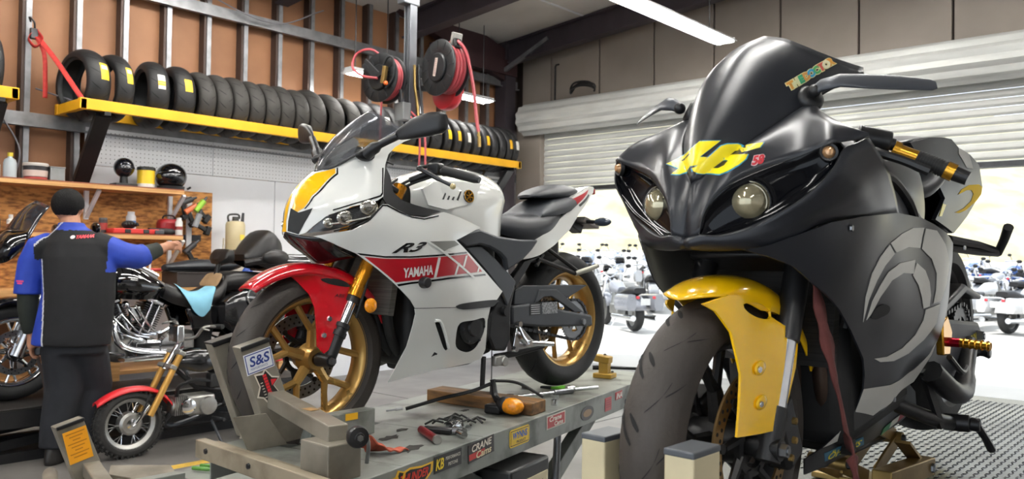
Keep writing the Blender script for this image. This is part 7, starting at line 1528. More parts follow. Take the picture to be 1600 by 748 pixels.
def build_tourer():
    B = thing('touring_motorcycle', 'black touring motorcycle with chrome engine and padded backrest behind the mechanic', 'motorcycle', (-6.2, 3.5, .35), (0, 0, radians(270)))
    fw = thing('front_wheel', '', ''); del fw['label']; del fw['category']; fw.parent = B; fw.location = (1.60, 0, .325)
    tyre('tyre', .325, .065, .05, .225, rubber, fw); rim(fw, .228, .05, chrome); y_spokes('spokes', fw, (0, 0, 0), 8, .04, .13, .21, .16, .012, chrome); disc_brake(fw, (0, 0, 0), .075, .15, .11, steel, chrome, 20); MB().cyl((0, -.09, 0), (0, .09, 0), .045, n=20).build('hub', chrome, fw)
    rw = thing('rear_wheel', '', ''); del rw['label']; del rw['category']; rw.parent = B; rw.location = (0, 0, .325)
    tyre('tyre', .325, .09, .06, .205, rubber, rw); rim(rw, .21, .07, satin_black); y_spokes('spokes', rw, (0, 0, 0), 8, .04, .12, .19, .16, .012, satin_black); MB().cyl((0, -.1, 0), (0, .1, 0), .05, n=20).build('hub', satin_black, rw)
    # front end
    for s in (1, -1):
        MB().cyl((1.60, s * .10, .31), (1.33, s * .10, .95), .026, n=16).cyl((1.60, s * .10, .30), (1.50, s * .10, .55), .036, n=16).build('fork_leg', chrome, B)
        MB().cyl((1.50, s * .10, .56), (1.38, s * .10, .84), .044, n=16).build('fork_cover', chrome, B)
    rows = []
    for t in np.linspace(radians(25), radians(185), 22): rows.append([(1.60 + (.37 - .05 * abs(q) ** 2.5) * cos(t), .095 * sin(q * pi / 2), .325 + (.37 - .05 * abs(q) ** 2.5) * sin(t)) for q in np.linspace(-1, 1, 13)])
    MB().rows(rows).build('front_fender', harley_black, B, solid=.005)
    blob_rows([[(1.62, .20, 1.0), (1.62, .26, 1.05), (1.60, .22, 1.13), (1.58, 0, 1.16)], [(1.70, .18, .93), (1.72, .24, 1.0), (1.70, .18, 1.10), (1.68, 0, 1.14)], [(1.75, .10, .92), (1.78, .14, .98), (1.76, .10, 1.05), (1.75, 0, 1.07)]], 25, 10).build('batwing_fairing', harley_black, B)
    MB().rows(shell([[(1.60, -.26, 1.08), (1.66, 0, 1.13), (1.60, .26, 1.08)], [(1.52, -.22, 1.22), (1.57, 0, 1.27), (1.52, .22, 1.22)], [(1.44, -.16, 1.31), (1.48, 0, 1.35), (1.44, .16, 1.31)]], 14, 8)).build('windshield', mat('dark_shield', (.02, .02, .025), .08, 0, .5), B, solid=.006)
    MB().lathe([(0, .03), (.07, .02), (.09, 0), (.09, -.06)], (1.77, 0, .93), (1, 0, 0), 28).build('headlight', chrome, B)
    for s in (1, -1):
        MB().tube(catmull([(1.32, s * .05, .99), (1.30, s * .2, 1.02), (1.15, s * .38, 1.0), (1.05, s * .42, .97)], 14), .014, 10).build('handlebar', chrome, B); MB().cyl((1.14, s * .385, .995), (1.04, s * .425, .965), .019, n=12).build('grip', flat_black, B)
        MB().tube([(1.2, s * .33, 1.01), (1.22, s * .34, 1.12)], .007, 6).sph((1.22, s * .36, 1.16), .06, 14, 8, (.4, 1.2, .8)).build('mirror', harley_black, B)
        # engine guard
        MB().tube(catmull([(1.30, s * .10, .70), (1.30, s * .32, .62), (1.32, s * .36, .45), (1.28, s * .28, .30), (1.20, s * .10, .24)], 22), .016, 10).build('engine_guard', chrome, B)
        blob_rows([[(1.28, .02, .35), (1.26, .05, .5), (1.27, .03, .68), (1.27, 0, .69)], [(1.2, .02, .35), (1.2, .05, .5), (1.2, .03, .68), (1.2, 0, .69)]], 13, 4).xf(Matrix.Translation((0, s * .26, 0))).build('lower_fairing', harley_black, B)
    # tank, dash, seat
    blob_rows([[(1.08, .05, .74), (1.08, .07, .80), (1.08, .05, .86), (1.08, 0, .865)], [(1.0, .13, .68), (1.0, .17, .77), (.99, .12, .90), (.98, 0, .93)], [(.85, .15, .66), (.85, .19, .76), (.85, .14, .89), (.85, 0, .92)], [(.68, .12, .66), (.68, .155, .74), (.69, .11, .82), (.70, 0, .84)], [(.55, .05, .68), (.55, .07, .72), (.56, .05, .76), (.56, 0, .77)]]).build('fuel_tank', harley_black, B)
    MB().tube(catmull([(1.02, 0, .945), (.9, 0, .94), (.75, 0, .88), (.62, 0, .81)], 12), [.035] * 12, 10, sx=.35).build('tank_console', chrome, B)
    blob_rows([[(.66, .04, .70), (.66, .06, .74), (.66, .04, .78), (.66, 0, .785)], [(.55, .12, .62), (.55, .15, .68), (.55, .11, .755), (.55, 0, .765)], [(.38, .17, .58), (.38, .20, .65), (.38, .15, .69), (.38, 0, .695)], [(.22, .17, .60), (.22, .20, .67), (.21, .15, .73), (.21, 0, .735)], [(.14, .15, .66), (.14, .18, .75), (.13, .14, .83), (.12, 0, .835)]]).build('rider_seat', leather, B)
    blob_rows([[(.16, .12, .70), (.16, .15, .77), (.15, .11, .83), (.15, 0, .835)], [(0, .14, .72), (0, .17, .79), (0, .13, .855), (0, 0, .86)], [(-.2, .13, .72), (-.2, .16, .80), (-.2, .12, .85), (-.2, 0, .855)], [(-.3, .10, .74), (-.3, .12, .79), (-.29, .09, .83), (-.29, 0, .835)]]).build('pillion_seat', leather, B)
    blob_rows([[(.205, .13, .745), (.20, .15, .76), (.18, .12, .80), (.18, 0, .81)], [(.165, .12, .80), (.16, .14, .82), (.145, .10, .845), (.145, 0, .85)]], 15, 6).build('seat_insert', tan_suede, B)
    # rider backrest pad and passenger backrest
    MB().cyl((.14, 0, .82), (.11, 0, .95), .02, n=10).build('pad_post', satin_black, B)
    blob_rows([[(.14, .04, .92), (.15, .06, .93), (.15, .05, .96), (.15, 0, .96)], [(.11, .11, .93), (.12, .14, .97), (.10, .12, 1.03), (.10, 0, 1.04)], [(.05, .11, .93), (.05, .13, .97), (.05, .11, 1.03), (.05, 0, 1.035)]], 19, 8).build('rider_backrest', leather, B)
    blob_rows([[(-.05, .12, .95), (-.04, .13, .975), (-.05, .10, 1.0), (-.05, 0, 1.0)], [(-.18, .17, .90), (-.17, .20, 1.0), (-.18, .16, 1.12), (-.18, 0, 1.15)], [(-.27, .17, .88), (-.27, .22, 1.02), (-.27, .17, 1.18), (-.27, 0, 1.21)], [(-.36, .14, .90), (-.36, .18, 1.0), (-.36, .14, 1.12), (-.36, 0, 1.14)]], 23, 12).build('passenger_backrest', leather, B)
    blob_rows([[(-.30, .22, .86), (-.30, .25, .92), (-.31, .20, 1.0), (-.31, 0, 1.01)], [(-.62, .22, .86), (-.62, .26, .92), (-.61, .20, 1.0), (-.61, 0, 1.01)]], 19, 5).build('tour_box', bag_black, B)
    for s in (1, -1):
        MB().sph((-.22, s * .30, .98), .08, 16, 10, (1.5, .7, .8)).build('arm_pad', leather, B)
        MB().tube(catmull([(.0, s * .2, .93), (-.1, s * .24, .95), (-.2, s * .26, .96)], 8), .03, 8).build('armrest_bar', leather, B)
        # saddle bag with chrome emblem
        blob_rows([[(.22, .03, .45), (.22, .06, .5), (.22, .05, .62), (.22, 0, .63)], [(.10, .08, .36), (.10, .11, .46), (.09, .08, .68), (.09, 0, .70)], [(-.25, .08, .36), (-.25, .11, .46), (-.25, .08, .70), (-.25, 0, .72)], [(-.45, .06, .42), (-.45, .08, .5), (-.45, .06, .66), (-.45, 0, .68)]], 19, 12).xf(Matrix.Translation((0, s * .25, 0))).build('saddle_bag', bag_black, B)
        MB().lathe([(.0, .012), (.02, .012), (.022, .006), (.085, .004), (.09, 0)], (-.03, s * .345, .655), (0, s, .35), 30).build('bag_speaker', flat_black, B)
        em = MB()
        for k in range(6):
            a = k * pi / 3 + .2; em.bar((-.03 + .015 * cos(a), s * .362, .655 + .015 * sin(a)), (-.03 + .08 * cos(a), s * .352, .655 + .055 * sin(a)), .01, .016)
        em.build('chrome_grille', chrome, B); MB().lathe([(.078, .004), (.092, .006), (.092, 0), (.078, 0)], (-.03, s * .35, .655), (0, s, .3), 30, closed=True).build('speaker_ring', chrome, B)
        MB().cyl((.2, s * .24, .24), (-.55, s * .24, .26), .045, .05, n=18).build('muffler', chrome, B)
        blob_rows([[(1.0, .05, .235), (1.0, .06, .245), (1.0, .05, .26), (1.0, 0, .26)], [(.72, .05, .235), (.72, .06, .245), (.72, .05, .26), (.72, 0, .26)]], 11, 4).xf(Matrix.Translation((0, s * .30, 0))).build('footboard', chrome, B)
        MB().tube([(.95, s * .22, .27), (1.12, s * .30, .31)], .012, 8).build('heel_shifter', chrome, B)
    rows = []
    for t in np.linspace(radians(20), radians(170), 18): rows.append([(.0 + (.37 - .06 * abs(q) ** 2.5) * cos(t), .13 * sin(q * pi / 2), .325 + (.37 - .06 * abs(q) ** 2.5) * sin(t)) for q in np.linspace(-1, 1, 11)])
    MB().rows(rows).build('rear_fender', harley_black, B, solid=.005)
    solid_xz('side_cover', [(.42, .42), (.22, .42), (.20, .60), (.35, .63), (.48, .58)], .15, .20, harley_black, B, bevel=.02); solid_xz('side_cover', [(.42, .42), (.22, .42), (.20, .60), (.35, .63), (.48, .58)], -.20, -.15, harley_black, B, bevel=.02)
    # V-twin engine: each cylinder is a stack of cooling fins
    for nm, ax, ang in (('front_cylinder', .86, .40), ('rear_cylinder', .78, -.40)):
        M_ = Matrix.Translation((ax, 0, .34)) @ Matrix.Rotation(ang, 4, 'Y'); mb = MB()
        for k in range(12): mb.box((0, 0, .10 + k * .0165), (.145, .17, .007))
        mb.cyl((0, 0, .06), (0, 0, .30), .055, n=20); mb.xf(M_).build(nm, dark_steel, B, smooth=False)
        MB().box((0, 0, .32), (.15, .16, .055)).xf(M_).build('rocker_box', chrome, B, bevel=.02)
        MB().cyl((.03, .09, .05), (.03, .085, .30), .011, n=10).cyl((-.03, .09, .05), (-.03, .085, .30), .011, n=10).xf(M_).build('pushrod_tube', chrome, B)
    MB().box((.82, 0, .29), (.34, .22, .18)).build('crankcase', alu, B, bevel=.05); MB().lathe([(0, .03), (.07, .028), (.085, .015), (.09, 0)], (.80, .115, .30), (0, 1, 0), 28).build('cam_cover', chrome, B); MB().lathe([(0, .03), (.09, .025), (.11, 0)], (.56, .13, .30), (0, 1, 0), 28).build('primary_cover', chrome, B)
    MB().box((.68, .12, .28), (.34, .05, .16)).build('primary_case', chrome, B, bevel=.05); MB().box((.46, 0, .33), (.22, .2, .16)).build('gearbox', alu, B, bevel=.03)
    MB().box((.83, .115, .555), (.085, .05, .115), Matrix.Rotation(.15, 3, 'Y')).build('horn_cover', chrome, B, bevel=.015)
    MB().sph((.895, .10, .62), .03, 12, 8).build('breather', chrome, B)
    for s, x in ((1, .92), (-1, .7)): MB().tube(catmull([(x, s * .09, .55), (x + .08, s * .16, .48), (x + .02, s * .2, .32), (.6, s * .22, .25), (.2, s * .24, .24)], 22), .024, 12).build('exhaust_pipe', chrome, B)
    for k in range(5): MB().tube(catmull([(1.05 - .05 * k, .16, .50 + .03 * k), (.95 - .06 * k, .19, .42), (.80 - .05 * k, .17, .36 + .02 * k)], 10), .008, 8).build('chrome_line', chrome, B)
    for p, q in (((1.25, .0, .86), (1.20, 0, .30)), ((1.20, 0, .24), (.35, 0, .22)), ((1.25, 0, .80), (.5, 0, .68))): MB().tube([p, q], .022, 10).build('frame_tube', harley_black, B)
    MB().tube([(.62, .14, .25), (.50, .24, .12), (.46, .28, .02)], .013, 8).build('side_stand', chrome, B)
    return B
build_tourer()
cl = MB()
rows = [[(x, y, z + .006 * sin(9 * x + 5 * y)) for x, y, z in r] for r in shell([[(.50, .02, .775), (.42, .06, .715), (.33, .05, .705), (.24, .02, .735)], [(.52, .14, .745), (.43, .17, .70), (.34, .17, .70), (.22, .15, .735)], [(.49, .215, .66), (.42, .225, .63), (.35, .23, .63), (.27, .215, .67)], [(.43, .225, .56), (.40, .235, .53), (.36, .24, .52), (.30, .225, .57)]], 18, 16)]
ct_ = MB().rows(rows).build('shop_cloth', mat('pale_blue_cloth', hexc('7FB9CF'), .85, var=.12, scale=12, bump=.3, bscale=150), solid=.004, sub=1)
ct_.location = (-6.2, 3.5, .355); ct_.rotation_euler = (0, 0, radians(270)); tag(ct_, 'pale blue shop cloth draped over the touring motorcycle seat', 'cloth')
bl2 = thing('low_lift', 'low black lift under the black touring motorcycle', 'lift', (0, 0, 0))
MB().box((-6.2, 2.55, .335), (.72, 3.0, .03)).build('deck', mat('deck_black', hexc('2A2826'), .5, .3, var=.3), bl2, smooth=False, bevel=.004)
for s in (1, -1): MB().box((-6.2 + s * .355, 2.55, .28), (.02, 3.0, .11)).build('side_skirt', satin_black, bl2, smooth=False); MB().bar((-6.2 + s * .28, 1.4, .30), (-6.2 + s * .28, 3.6, .06), .05, .06).build('scissor_leg', satin_black, bl2, smooth=False); MB().bar((-6.2 + s * .24, 3.6, .30), (-6.2 + s * .24, 1.4, .06), .05, .06).build('scissor_leg', satin_black, bl2, smooth=False); MB().bar((-6.2 + s * .3, 1.2, .03), (-6.2 + s * .3, 3.9, .03), .06, .06).build('base_rail', satin_black, bl2, smooth=False)
MB().box((-5.83, 2.9, .352), (.02, 1.6, .004)).build('edge_strip', alu, bl2, smooth=False)
# ---------------------------------------------------------------- small dirt bike on the floor
def build_minibike():
    B = thing('mini_dirt_bike', 'small dirt bike with red front fender and gold forks on the floor', 'motorcycle', (-5.5, 3.36, 0), (0, 0, radians(270)))
    knob = mat('knobby_rubber', hexc('2A2826'), .75, var=.3, scale=14, bump=.5, bscale=60)
    for nm, cx, R, w in (('front_wheel', .97, .225, .042), ('rear_wheel', 0, .215, .055)):
        W = spoke_wheel(B, (cx, 0, R), R, w, .165, 28, knob, alu, chrome, .055, .04, nm)
        kb = MB()
        for k in range(36):
            for s, ph in ((-.75, 0), (-.25, .5), (.25, 0), (.75, .5)):
                th = 2 * pi * (k + ph) / 36; p = Vector(tyre_pt(R, w, w * .7, th, s, .004)); kb.box(p, (.014, .014, .012), Matrix.Rotation(-th, 3, 'Y'))
        kb.build('tread_knobs', knob, W, smooth=False, kind='stuff')
        MB().lathe([(0, -.045), (.06, -.045), (.075, -.03), (.075, .03), (.06, .045), (0, .045)], (0, 0, 0), (0, 1, 0), 28).build('drum_brake', alu, W)
    gold_leg = mat('fork_dull_gold', hexc('C99A4E'), .4, .5, var=.15)
    for s in (1, -1):
        MB().cyl((.865, s * .075, .27), (.665, s * .075, .66), .022, n=16).build('fork_tube', gold_leg, B); MB().cyl((.97, s * .075, .215), (.87, s * .075, .34), .013, n=12).build('fork_slider', chrome, B); MB().tube([(.975, s * .08, .215), (.93, s * .085, .27), (.87, s * .085, .42)], .006, 6).build('brake_cable', flat_black, B)
        MB().tube(catmull([(.62, s * .03, .76), (.58, s * .12, .78), (.56, s * .20, .85), (.52, s * .34, .86)], 16), .011, 10).build('handlebar', alu, B); MB().cyl((.53, s * .27, .857), (.515, s * .36, .862), .016, n=12).build('grip', flat_black, B)
        MB().tube(catmull([(.56, s * .27, .86), (.62, s * .28, .85), (.60, s * .34, .84)], 8), .006, 6).build('lever', alu, B)
    MB().box((.72, 0, .58), (.05, .20, .03), Matrix.Rotation(-.5, 3, 'Y')).box((.66, 0, .67), (.05, .20, .03), Matrix.Rotation(-.5, 3, 'Y')).build('fork_clamps', alu, B, bevel=.006)
    MB().tube([(.74, 0, .56), (.62, 0, .76)], .02, 10).build('steering_stem', chrome, B); MB().box((.66, 0, .80), (.05, .14, .12)).build('number_mount', chrome, B, bevel=.01)
    rows = []
    for i, (x, z, w) in enumerate(catmull([(1.19, .385, .035), (1.10, .435, .05), (.98, .465, .055), (.85, .455, .06), (.75, .40, .055), (.68, .32, .04)], 22)):
        rows.append([(x, w * sin(q * pi / 2), z - .028 * abs(q) ** 2) for q in np.linspace(-1, 1, 11)])
    MB().rows(rows).build('front_fender', mat('fender_red', hexc('D0242C'), .35, 0, .3), B, solid=.005)
    MB().tube(catmull([(.68, 0, .60), (.55, 0, .56), (.30, 0, .52), (.05, 0, .50)], 12), .018, 10).tube([(.66, 0, .55), (.52, 0, .42), (.35, 0, .38), (.05, 0, .33)], .016, 10).build('frame', satin_black, B)
    blob_rows([[(.66, .03, .56), (.66, .05, .6), (.65, .03, .66), (.65, 0, .665)], [(.52, .09, .53), (.52, .11, .59), (.51, .08, .68), (.51, 0, .69)], [(.36, .07, .55), (.36, .08, .58), (.36, .06, .64), (.36, 0, .645)]], 17, 10).build('fuel_tank', bag_black, B)
    blob_rows([[(.38, .06, .60), (.38, .08, .62), (.38, .06, .65), (.38, 0, .655)], [(.10, .08, .60), (.10, .10, .63), (.10, .07, .66), (.10, 0, .665)], [(-.18, .06, .63), (-.18, .08, .65), (-.18, .06, .67), (-.18, 0, .675)]], 15, 8).build('seat', leather, B)
    en = MB().cyl((.70, 0, .305), (.52, 0, .30), .055, .06, n=20).box((.50, 0, .30), (.20, .16, .14)).build('engine', alu, B, bevel=.02)
    for k in range(7): MB().box((.60 + k * .014, 0, .305), (.005, .125, .125)).build('cooling_fin', alu, B, smooth=False)
    MB().lathe([(0, .02), (.03, .02), (.05, .012), (.055, 0)], (.60, .075, .30), (0, 1, 0), 24).build('clutch_cover', chrome, B); MB().lathe([(0, .03), (.06, .02), (.065, 0)], (.46, .08, .29), (0, 1, 0), 24).build('flywheel_cover', alu, B)
    MB().tube(catmull([(.66, .02, .36), (.66, .06, .44), (.56, .09, .48), (.45, .08, .46)], 14), .014, 8).build('intake_pipe', satin_black, B); MB().box((.40, .06, .46), (.1, .08, .1)).build('carburettor', flat_black, B, bevel=.01)
    MB().tube(catmull([(.68, -.02, .25), (.72, -.05, .18), (.6, -.1, .15), (.3, -.12, .22), (-.1, -.12, .40)], 18), .018, 8).build('exhaust_pipe', dark_steel, B)
    for s in (1, -1): MB().bar((.34, s * .07, .30), (0, s * .085, .215), .02, .035).build('swing_arm', satin_black, B, bevel=.004); MB().cyl((.12, s * .08, .26), (.18, s * .08, .52), .02, n=10).build('shock', flat_black, B); MB().cyl((.42, s * .07, .20), (.40, s * .2, .20), .012, n=8).build('foot_peg', dark_steel, B)
    rows = [[(x, w * sin(q * pi / 2), z - .03 * abs(q) ** 2) for q in np.linspace(-1, 1, 9)] for x, z, w in catmull([(.1, .57, .06), (-.1, .58, .07), (-.3, .60, .06), (-.40, .63, .04)], 12)]
    MB().rows(rows).build('rear_fender', mat('fender_red', hexc('D0242C'), .35, 0, .3), B, solid=.005)
    MB().tube([(.42, .06, .18), (.40, .16, .05), (.39, .19, .0)], .010, 8).build('side_stand', dark_steel, B)
    return B
build_minibike()
# painted bay line and floor clutter
MB().box((-5.05, 3.6, .0008), (.09, 3.0, .0016)).build('bay_line', mat('line_yellow', hexc('C8A23A'), .7, var=.3, scale=8), fl, smooth=False)
# ---------------------------------------------------------------- motorcycles parked out on the lot
def parked_bike(x, y, rz, label, paint, kind, group='motorcycles parked out on the lot'):
    B = thing('parked_motorcycle', label, 'motorcycle', (x, y, rise(x, y)), (0, 0, rz), group); pm_ = mat('lot_paint_' + paint, hexc(paint), .25, .1, .6, var=.1)
    for nm, cx, w in (('front_wheel', 1.55, .055), ('rear_wheel', 0, .085)):
        t = tyre(nm, .32, w, w * .7, .22, rubber, B, (cx, 0, .32), n=28); MB().lathe([(.21, -.04), (.225, -.05), (.225, .05), (.21, .04), (.05, .03), (.05, -.03)], (cx, 0, .32), (0, 1, 0), 24).build('wheel_disc', alu if kind else satin_black, t)
        rows = []
        for tt in np.linspace(radians(30), radians(165), 10): rows.append([(cx + (.36 - .05 * abs(q) ** 2) * cos(tt), (w + .03) * sin(q * pi / 2), .32 + (.36 - .05 * abs(q) ** 2) * sin(tt)) for q in np.linspace(-1, 1, 7)])
        MB().rows(rows).build('fender', pm_, B, solid=.006)
    for s in (1, -1):
        MB().cyl((1.55, s * .10, .32), (1.30, s * .10, .95), .028, n=8).build('fork_leg', chrome, B); MB().tube(catmull([(1.28, 0, .98), (1.24, s * .18, 1.06), (1.05, s * .38, 1.04)], 8), .016, 6).build('handlebar', chrome, B); MB().tube([(1.2, s * .28, 1.06), (1.2, s * .34, 1.2)], .008, 5).sph((1.2, s * .36, 1.22), .055, 8, 6, (.4, 1.2, .8)).build('mirror', satin_black, B)
        MB().cyl((.6, s * .2, .26), (-.5, s * .24, .28), .05, .055, n=12).build('muffler', chrome, B)
        MB().cyl((.95 - .0, s * .03, .45), (.82 + .12 * s, 0, .72), .08, n=12).build('cylinder', alu, B)
        if kind: blob_rows([[(.2, .04, .4), (.2, .07, .5), (.2, .05, .68), (.2, 0, .70)], [(-.5, .06, .42), (-.5, .09, .5), (-.5, .07, .7), (-.5, 0, .72)]], 11, 5).xf(Matrix.Translation((0, s * .27, 0))).build('saddle_bag', pm_, B); MB().box((-.52, s * .16, .66), (.03, .06, .05)).build('tail_light', mat('lot_tail', hexc('D8303A'), .2, 0, .5), B, bevel=.01)
    MB().box((.80, 0, .38), (.42, .26, .22)).build('engine', alu, B, bevel=.04)
    blob_rows([[(1.12, .05, .74), (1.12, .07, .8), (1.12, .05, .87), (1.12, 0, .88)], [(.95, .13, .70), (.95, .16, .79), (.95, .12, .92), (.95, 0, .94)], [(.62, .08, .70), (.62, .10, .74), (.62, .07, .80), (.62, 0, .81)]], 15, 8).build('fuel_tank', pm_, B)
    blob_rows([[(.62, .08, .66), (.62, .10, .70), (.62, .08, .74), (.62, 0, .745)], [(.35, .15, .64), (.35, .18, .69), (.35, .14, .74), (.35, 0, .745)], [(.0, .13, .70), (0, .15, .78), (0, .12, .84), (0, 0, .845)], [(-.25, .10, .72), (-.25, .12, .78), (-.25, .09, .82), (-.25, 0, .825)]], 15, 10).build('seat', leather, B)
    MB().lathe([(0, .04), (.07, .03), (.09, 0), (.06, -.1)], (1.48, 0, .92), (1, 0, 0), 16).build('headlight', chrome, B)
    if kind == 2:
        MB().rows(shell([[(1.46, -.24, 1.0), (1.54, 0, 1.02), (1.46, .24, 1.0)], [(1.32, -.2, 1.3), (1.38, 0, 1.34), (1.32, .2, 1.3)]], 10, 6)).build('windshield', mat('lot_screen', (.5, .53, .56), .1, 0, .3), B, solid=.008)
        MB().box((-.42, 0, .98), (.36, .5, .28)).build('top_box', pm_, B, bevel=.06)
    MB().box((-.5, 0, .58), (.02, .18, .12)).build('number_plate', pl('D8D8D4'), B); MB().tube([(.6, .12, .25), (.52, .3, .0)], .014, 6).build('side_stand', chrome, B)
    return B
tones = [('silver', 'B8BCC4', 0), ('white', 'DADCDE', 2), ('dark blue', '4A6AA8', 1), ('black', '3E4046', 1), ('grey', '9A9CA0', 0), ('pale blue', '8FA3C4', 0), ('white', 'E0E0E0', 1), ('teal', '5AA0B0', 0), ('black', '4A4C52', 2), ('silver', 'C0C2C6', 1)]
nth = ['first', 'second', 'third', 'fourth', 'fifth', 'sixth', 'seventh', 'eighth']
parked_bike(-8.55, 13.1, 2.55, 'grey touring motorcycle seen from behind just outside the door', '8E9096', 1)
c = 0
for side_, x0, y0, dx, dy, rz, n_, row in (('left', -10.95, 12.3, .80, .58, 2.15, 2, 'front'), ('left', -12.45, 14.4, .80, .58, 2.2, 6, 'second'), ('left', -14.0, 16.6, .80, .58, 2.25, 7, 'third'), ('left', -15.3, 19.0, .80, .58, 2.2, 7, 'back'),
                                           ('middle', -8.2, 16.4, .85, .3, 1.9, 3, 'front'), ('middle', -8.6, 19.2, .85, .3, 1.9, 3, 'second'), ('right', -5.2, 19.1, .9, -.35, 1.2, 4, 'front'), ('right', -5.5, 22.0, .9, -.35, 1.25, 4, 'second'), ('right', -5.9, 25.0, .9, -.35, 1.2, 5, 'back')):
    for k in range(n_):
        nm, hx, kd = tones[(c * 7 + k * 3) % 10]; c += 1
        parked_bike(x0 + dx * k, y0 + dy * k, rz + .12 * sin(c * 2.1), '%s motorcycle, %s from left in the %s row, %s side of the lot' % (nm, nth[k], row, side_), hx, kd)
# ---------------------------------------------------------------- things lying on the lift tables
ZT = .7456
def t3(t, s, z=0.0): return P3(t, s, ZT + z)
wood_old = mat('old_wood', hexc('8A6234'), 0.7, 0, 0, col2=hexc('4A3620'), scale=5, stretch=(1, 8, 8), bump=.3, bscale=40, thr=(.3, .65))
wb_ = MB(); a0, a1 = t3(1.10, .12), t3(1.04, .63)
wb_.prism([t3(1.165, .10), t3(1.045, .10), t3(.985, .63), t3(1.105, .63)], (0, 0, .048))
tag(wb_.build('wood_block', wood_old, smooth=False, bevel=.004), 'oil-stained wooden block lying across the lift table', 'wood block')
ts = thing('turn_signal', 'removed amber turn signal with black stalk in front of the wooden block', 'turn signal', t3(.965, .53), (0, 0, .25))
MB().sph((0.03, -.01, .036), .036, 20, 14, (1.35, .95, .9)).build('lens', amber, ts); MB().sph((-.005, -.005, .038), .034, 16, 10, (1.0, .95, .95)).build('lamp_body', satin_black, ts)
MB().tube(catmull([(-.02, 0, .04), (-.06, .02, .06), (-.075, .03, .10), (-.08, .03, .125)], 10), [.016, .016, .015, .014, .013, .013, .012, .012, .011, .011], 8).build('stalk', satin_black, ts); MB().box((-.05, .0, .018), (.07, .06, .036)).build('mount_block', satin_black, ts, bevel=.008)
MB().tube(catmull([(-.08, .02, .11), (-.16, .0, .075), (-.25, -.08, .05), (-.36, -.16, .012)], 20), .007, 6).build('wire', flat_black, ts); MB().tube(catmull([(-.08, .03, .12), (.0, .09, .11), (.09, .14, .055)], 14), .006, 6).build('wire', flat_black, ts)
for p in ((-.37, -.165, .012), (-.385, -.15, .010), (-.39, -.18, .010)): MB().tube([p, (p[0] - .03, p[1] - .01 + (p[1] + .165), .006)], .004, 6).build('connector', pl('C8CACC'), ts)
hk = thing('hanging_hook_wire', 'thin wire with hooks hanging from the white motorcycle foot peg bracket', 'wire', (-2.257, 2.42, .86))
MB().cyl((0, 0, .13), (0, 0, -.02), .0025, n=6).build('wire', steel, hk); MB().tube(catmull([(0, 0, .13), (.012, 0, .15), (0, 0, .165), (-.012, 0, .15)], 10), .003, 6).build('hook', steel, hk); MB().cyl((0, 0, -.02), (0, 0, -.06), .006, n=8).build('hook_end', dark_steel, hk); MB().tube(catmull([(0, 0, -.055), (.01, 0, -.075), (0, 0, -.088), (-.01, 0, -.075)], 10), .003, 6).build('hook', steel, hk)
tc = thing('flashlight', 'slim red metal flashlight on the lift table', 'flashlight', t3(.455, .52), (0, 0, -.02)); d = (t3(.405, .59) - t3(.505, .453)).normalized() * .085
MB().cyl(-d + Vector((0, 0, .014)), d * .9 + Vector((0, 0, .014)), .0135, n=16).build('barrel', mat('red_metal', hexc('8E1820'), .3, .6), tc); MB().cyl(d * .9 + Vector((0, 0, .014)), d * 1.05 + Vector((0, 0, .014)), .0142, n=16).build('head', alu, tc); MB().cyl(-d * 1.02 + Vector((0, 0, .014)), -d + Vector((0, 0, .014)), .011, n=12).build('tail_switch', flat_black, tc)
pk = thing('multi_tool', 'dark pocket tool lying beside the red flashlight', 'tool', t3(.54, .50), (0, 0, .4))
MB().box((0, 0, .012), (.11, .03, .022)).build('handle', satin_black, pk, bevel=.008); MB().cyl((.055, 0, .012), (.085, 0, .012), .012, n=10).build('joint', steel, pk)
rg = random.Random(5)
names = ['first', 'second', 'third', 'fourth', 'fifth', 'sixth']
for k, (t, s, r, h) in enumerate(((.62, .50, .014, .03), (.60, .545, .016, .035), (.66, .50, .012, .026), (.57, .57, .013, .055), (.64, .56, .011, .025), (.53, .60, .012, .05))):
    o = thing('socket', 'chrome socket in the heap on the lift table, %s from the flashlight' % names[k], 'socket', t3(t, s), (0, 0, rg.uniform(0, 3)), 'chrome sockets heaped on the lift')
    MB().cyl((-h / 2, 0, r), (h / 2, 0, r), r, n=14).build('barrel', chrome, o); MB().cyl((h / 2, 0, r), (h / 2 + .001, 0, r), r * .6, n=6).build('drive', flat_black, o)
hw = MB()
for k in range(16):
    t, s = .70 + rg.uniform(-.05, .05), .47 + rg.uniform(-.06, .05); a = rg.uniform(0, 6.28); hw.tube([t3(t, s, .012), t3(t + .05 * cos(a), s + .03 * sin(a), .025), t3(t + .08 * cos(a), s + .06 * sin(a), .012)], .004, 6)
ho = hw.build('cable_ties', flat_black, kind='stuff'); tag(ho, 'tangle of short black cable ties behind the chrome sockets', 'cable ties')
rt_ = thing('ratchet', 'long chrome ratchet handle lying behind the wooden block', 'ratchet', t3(1.40, .47), (0, 0, 0)); d = (t3(1.60, .60) - t3(1.28, .46)).normalized()
MB().tube([-d * .17 + Vector((0, 0, .014)), d * .10 + Vector((0, 0, .014)), d * .17 + Vector((0, 0, .014))], [.007, .009, .012], 10).build('handle', chrome, rt_); MB().lathe([(0, .028), (.018, .028), (.022, .02), (.022, .004), (0, .002)], -d * .18, (0, 0, 1), 20).build('head', chrome, rt_); MB().cyl(d * .06 + Vector((0, 0, .014)), d * .17 + Vector((0, 0, .014)), .0125, n=12).build('grip', steel, rt_)
w2 = thing('breaker_bar', 'chrome extension bar with handle pointing right on the lift table', 'tool', t3(1.57, .52)); d = (t3(1.72, .60) - t3(1.57, .52)).normalized()
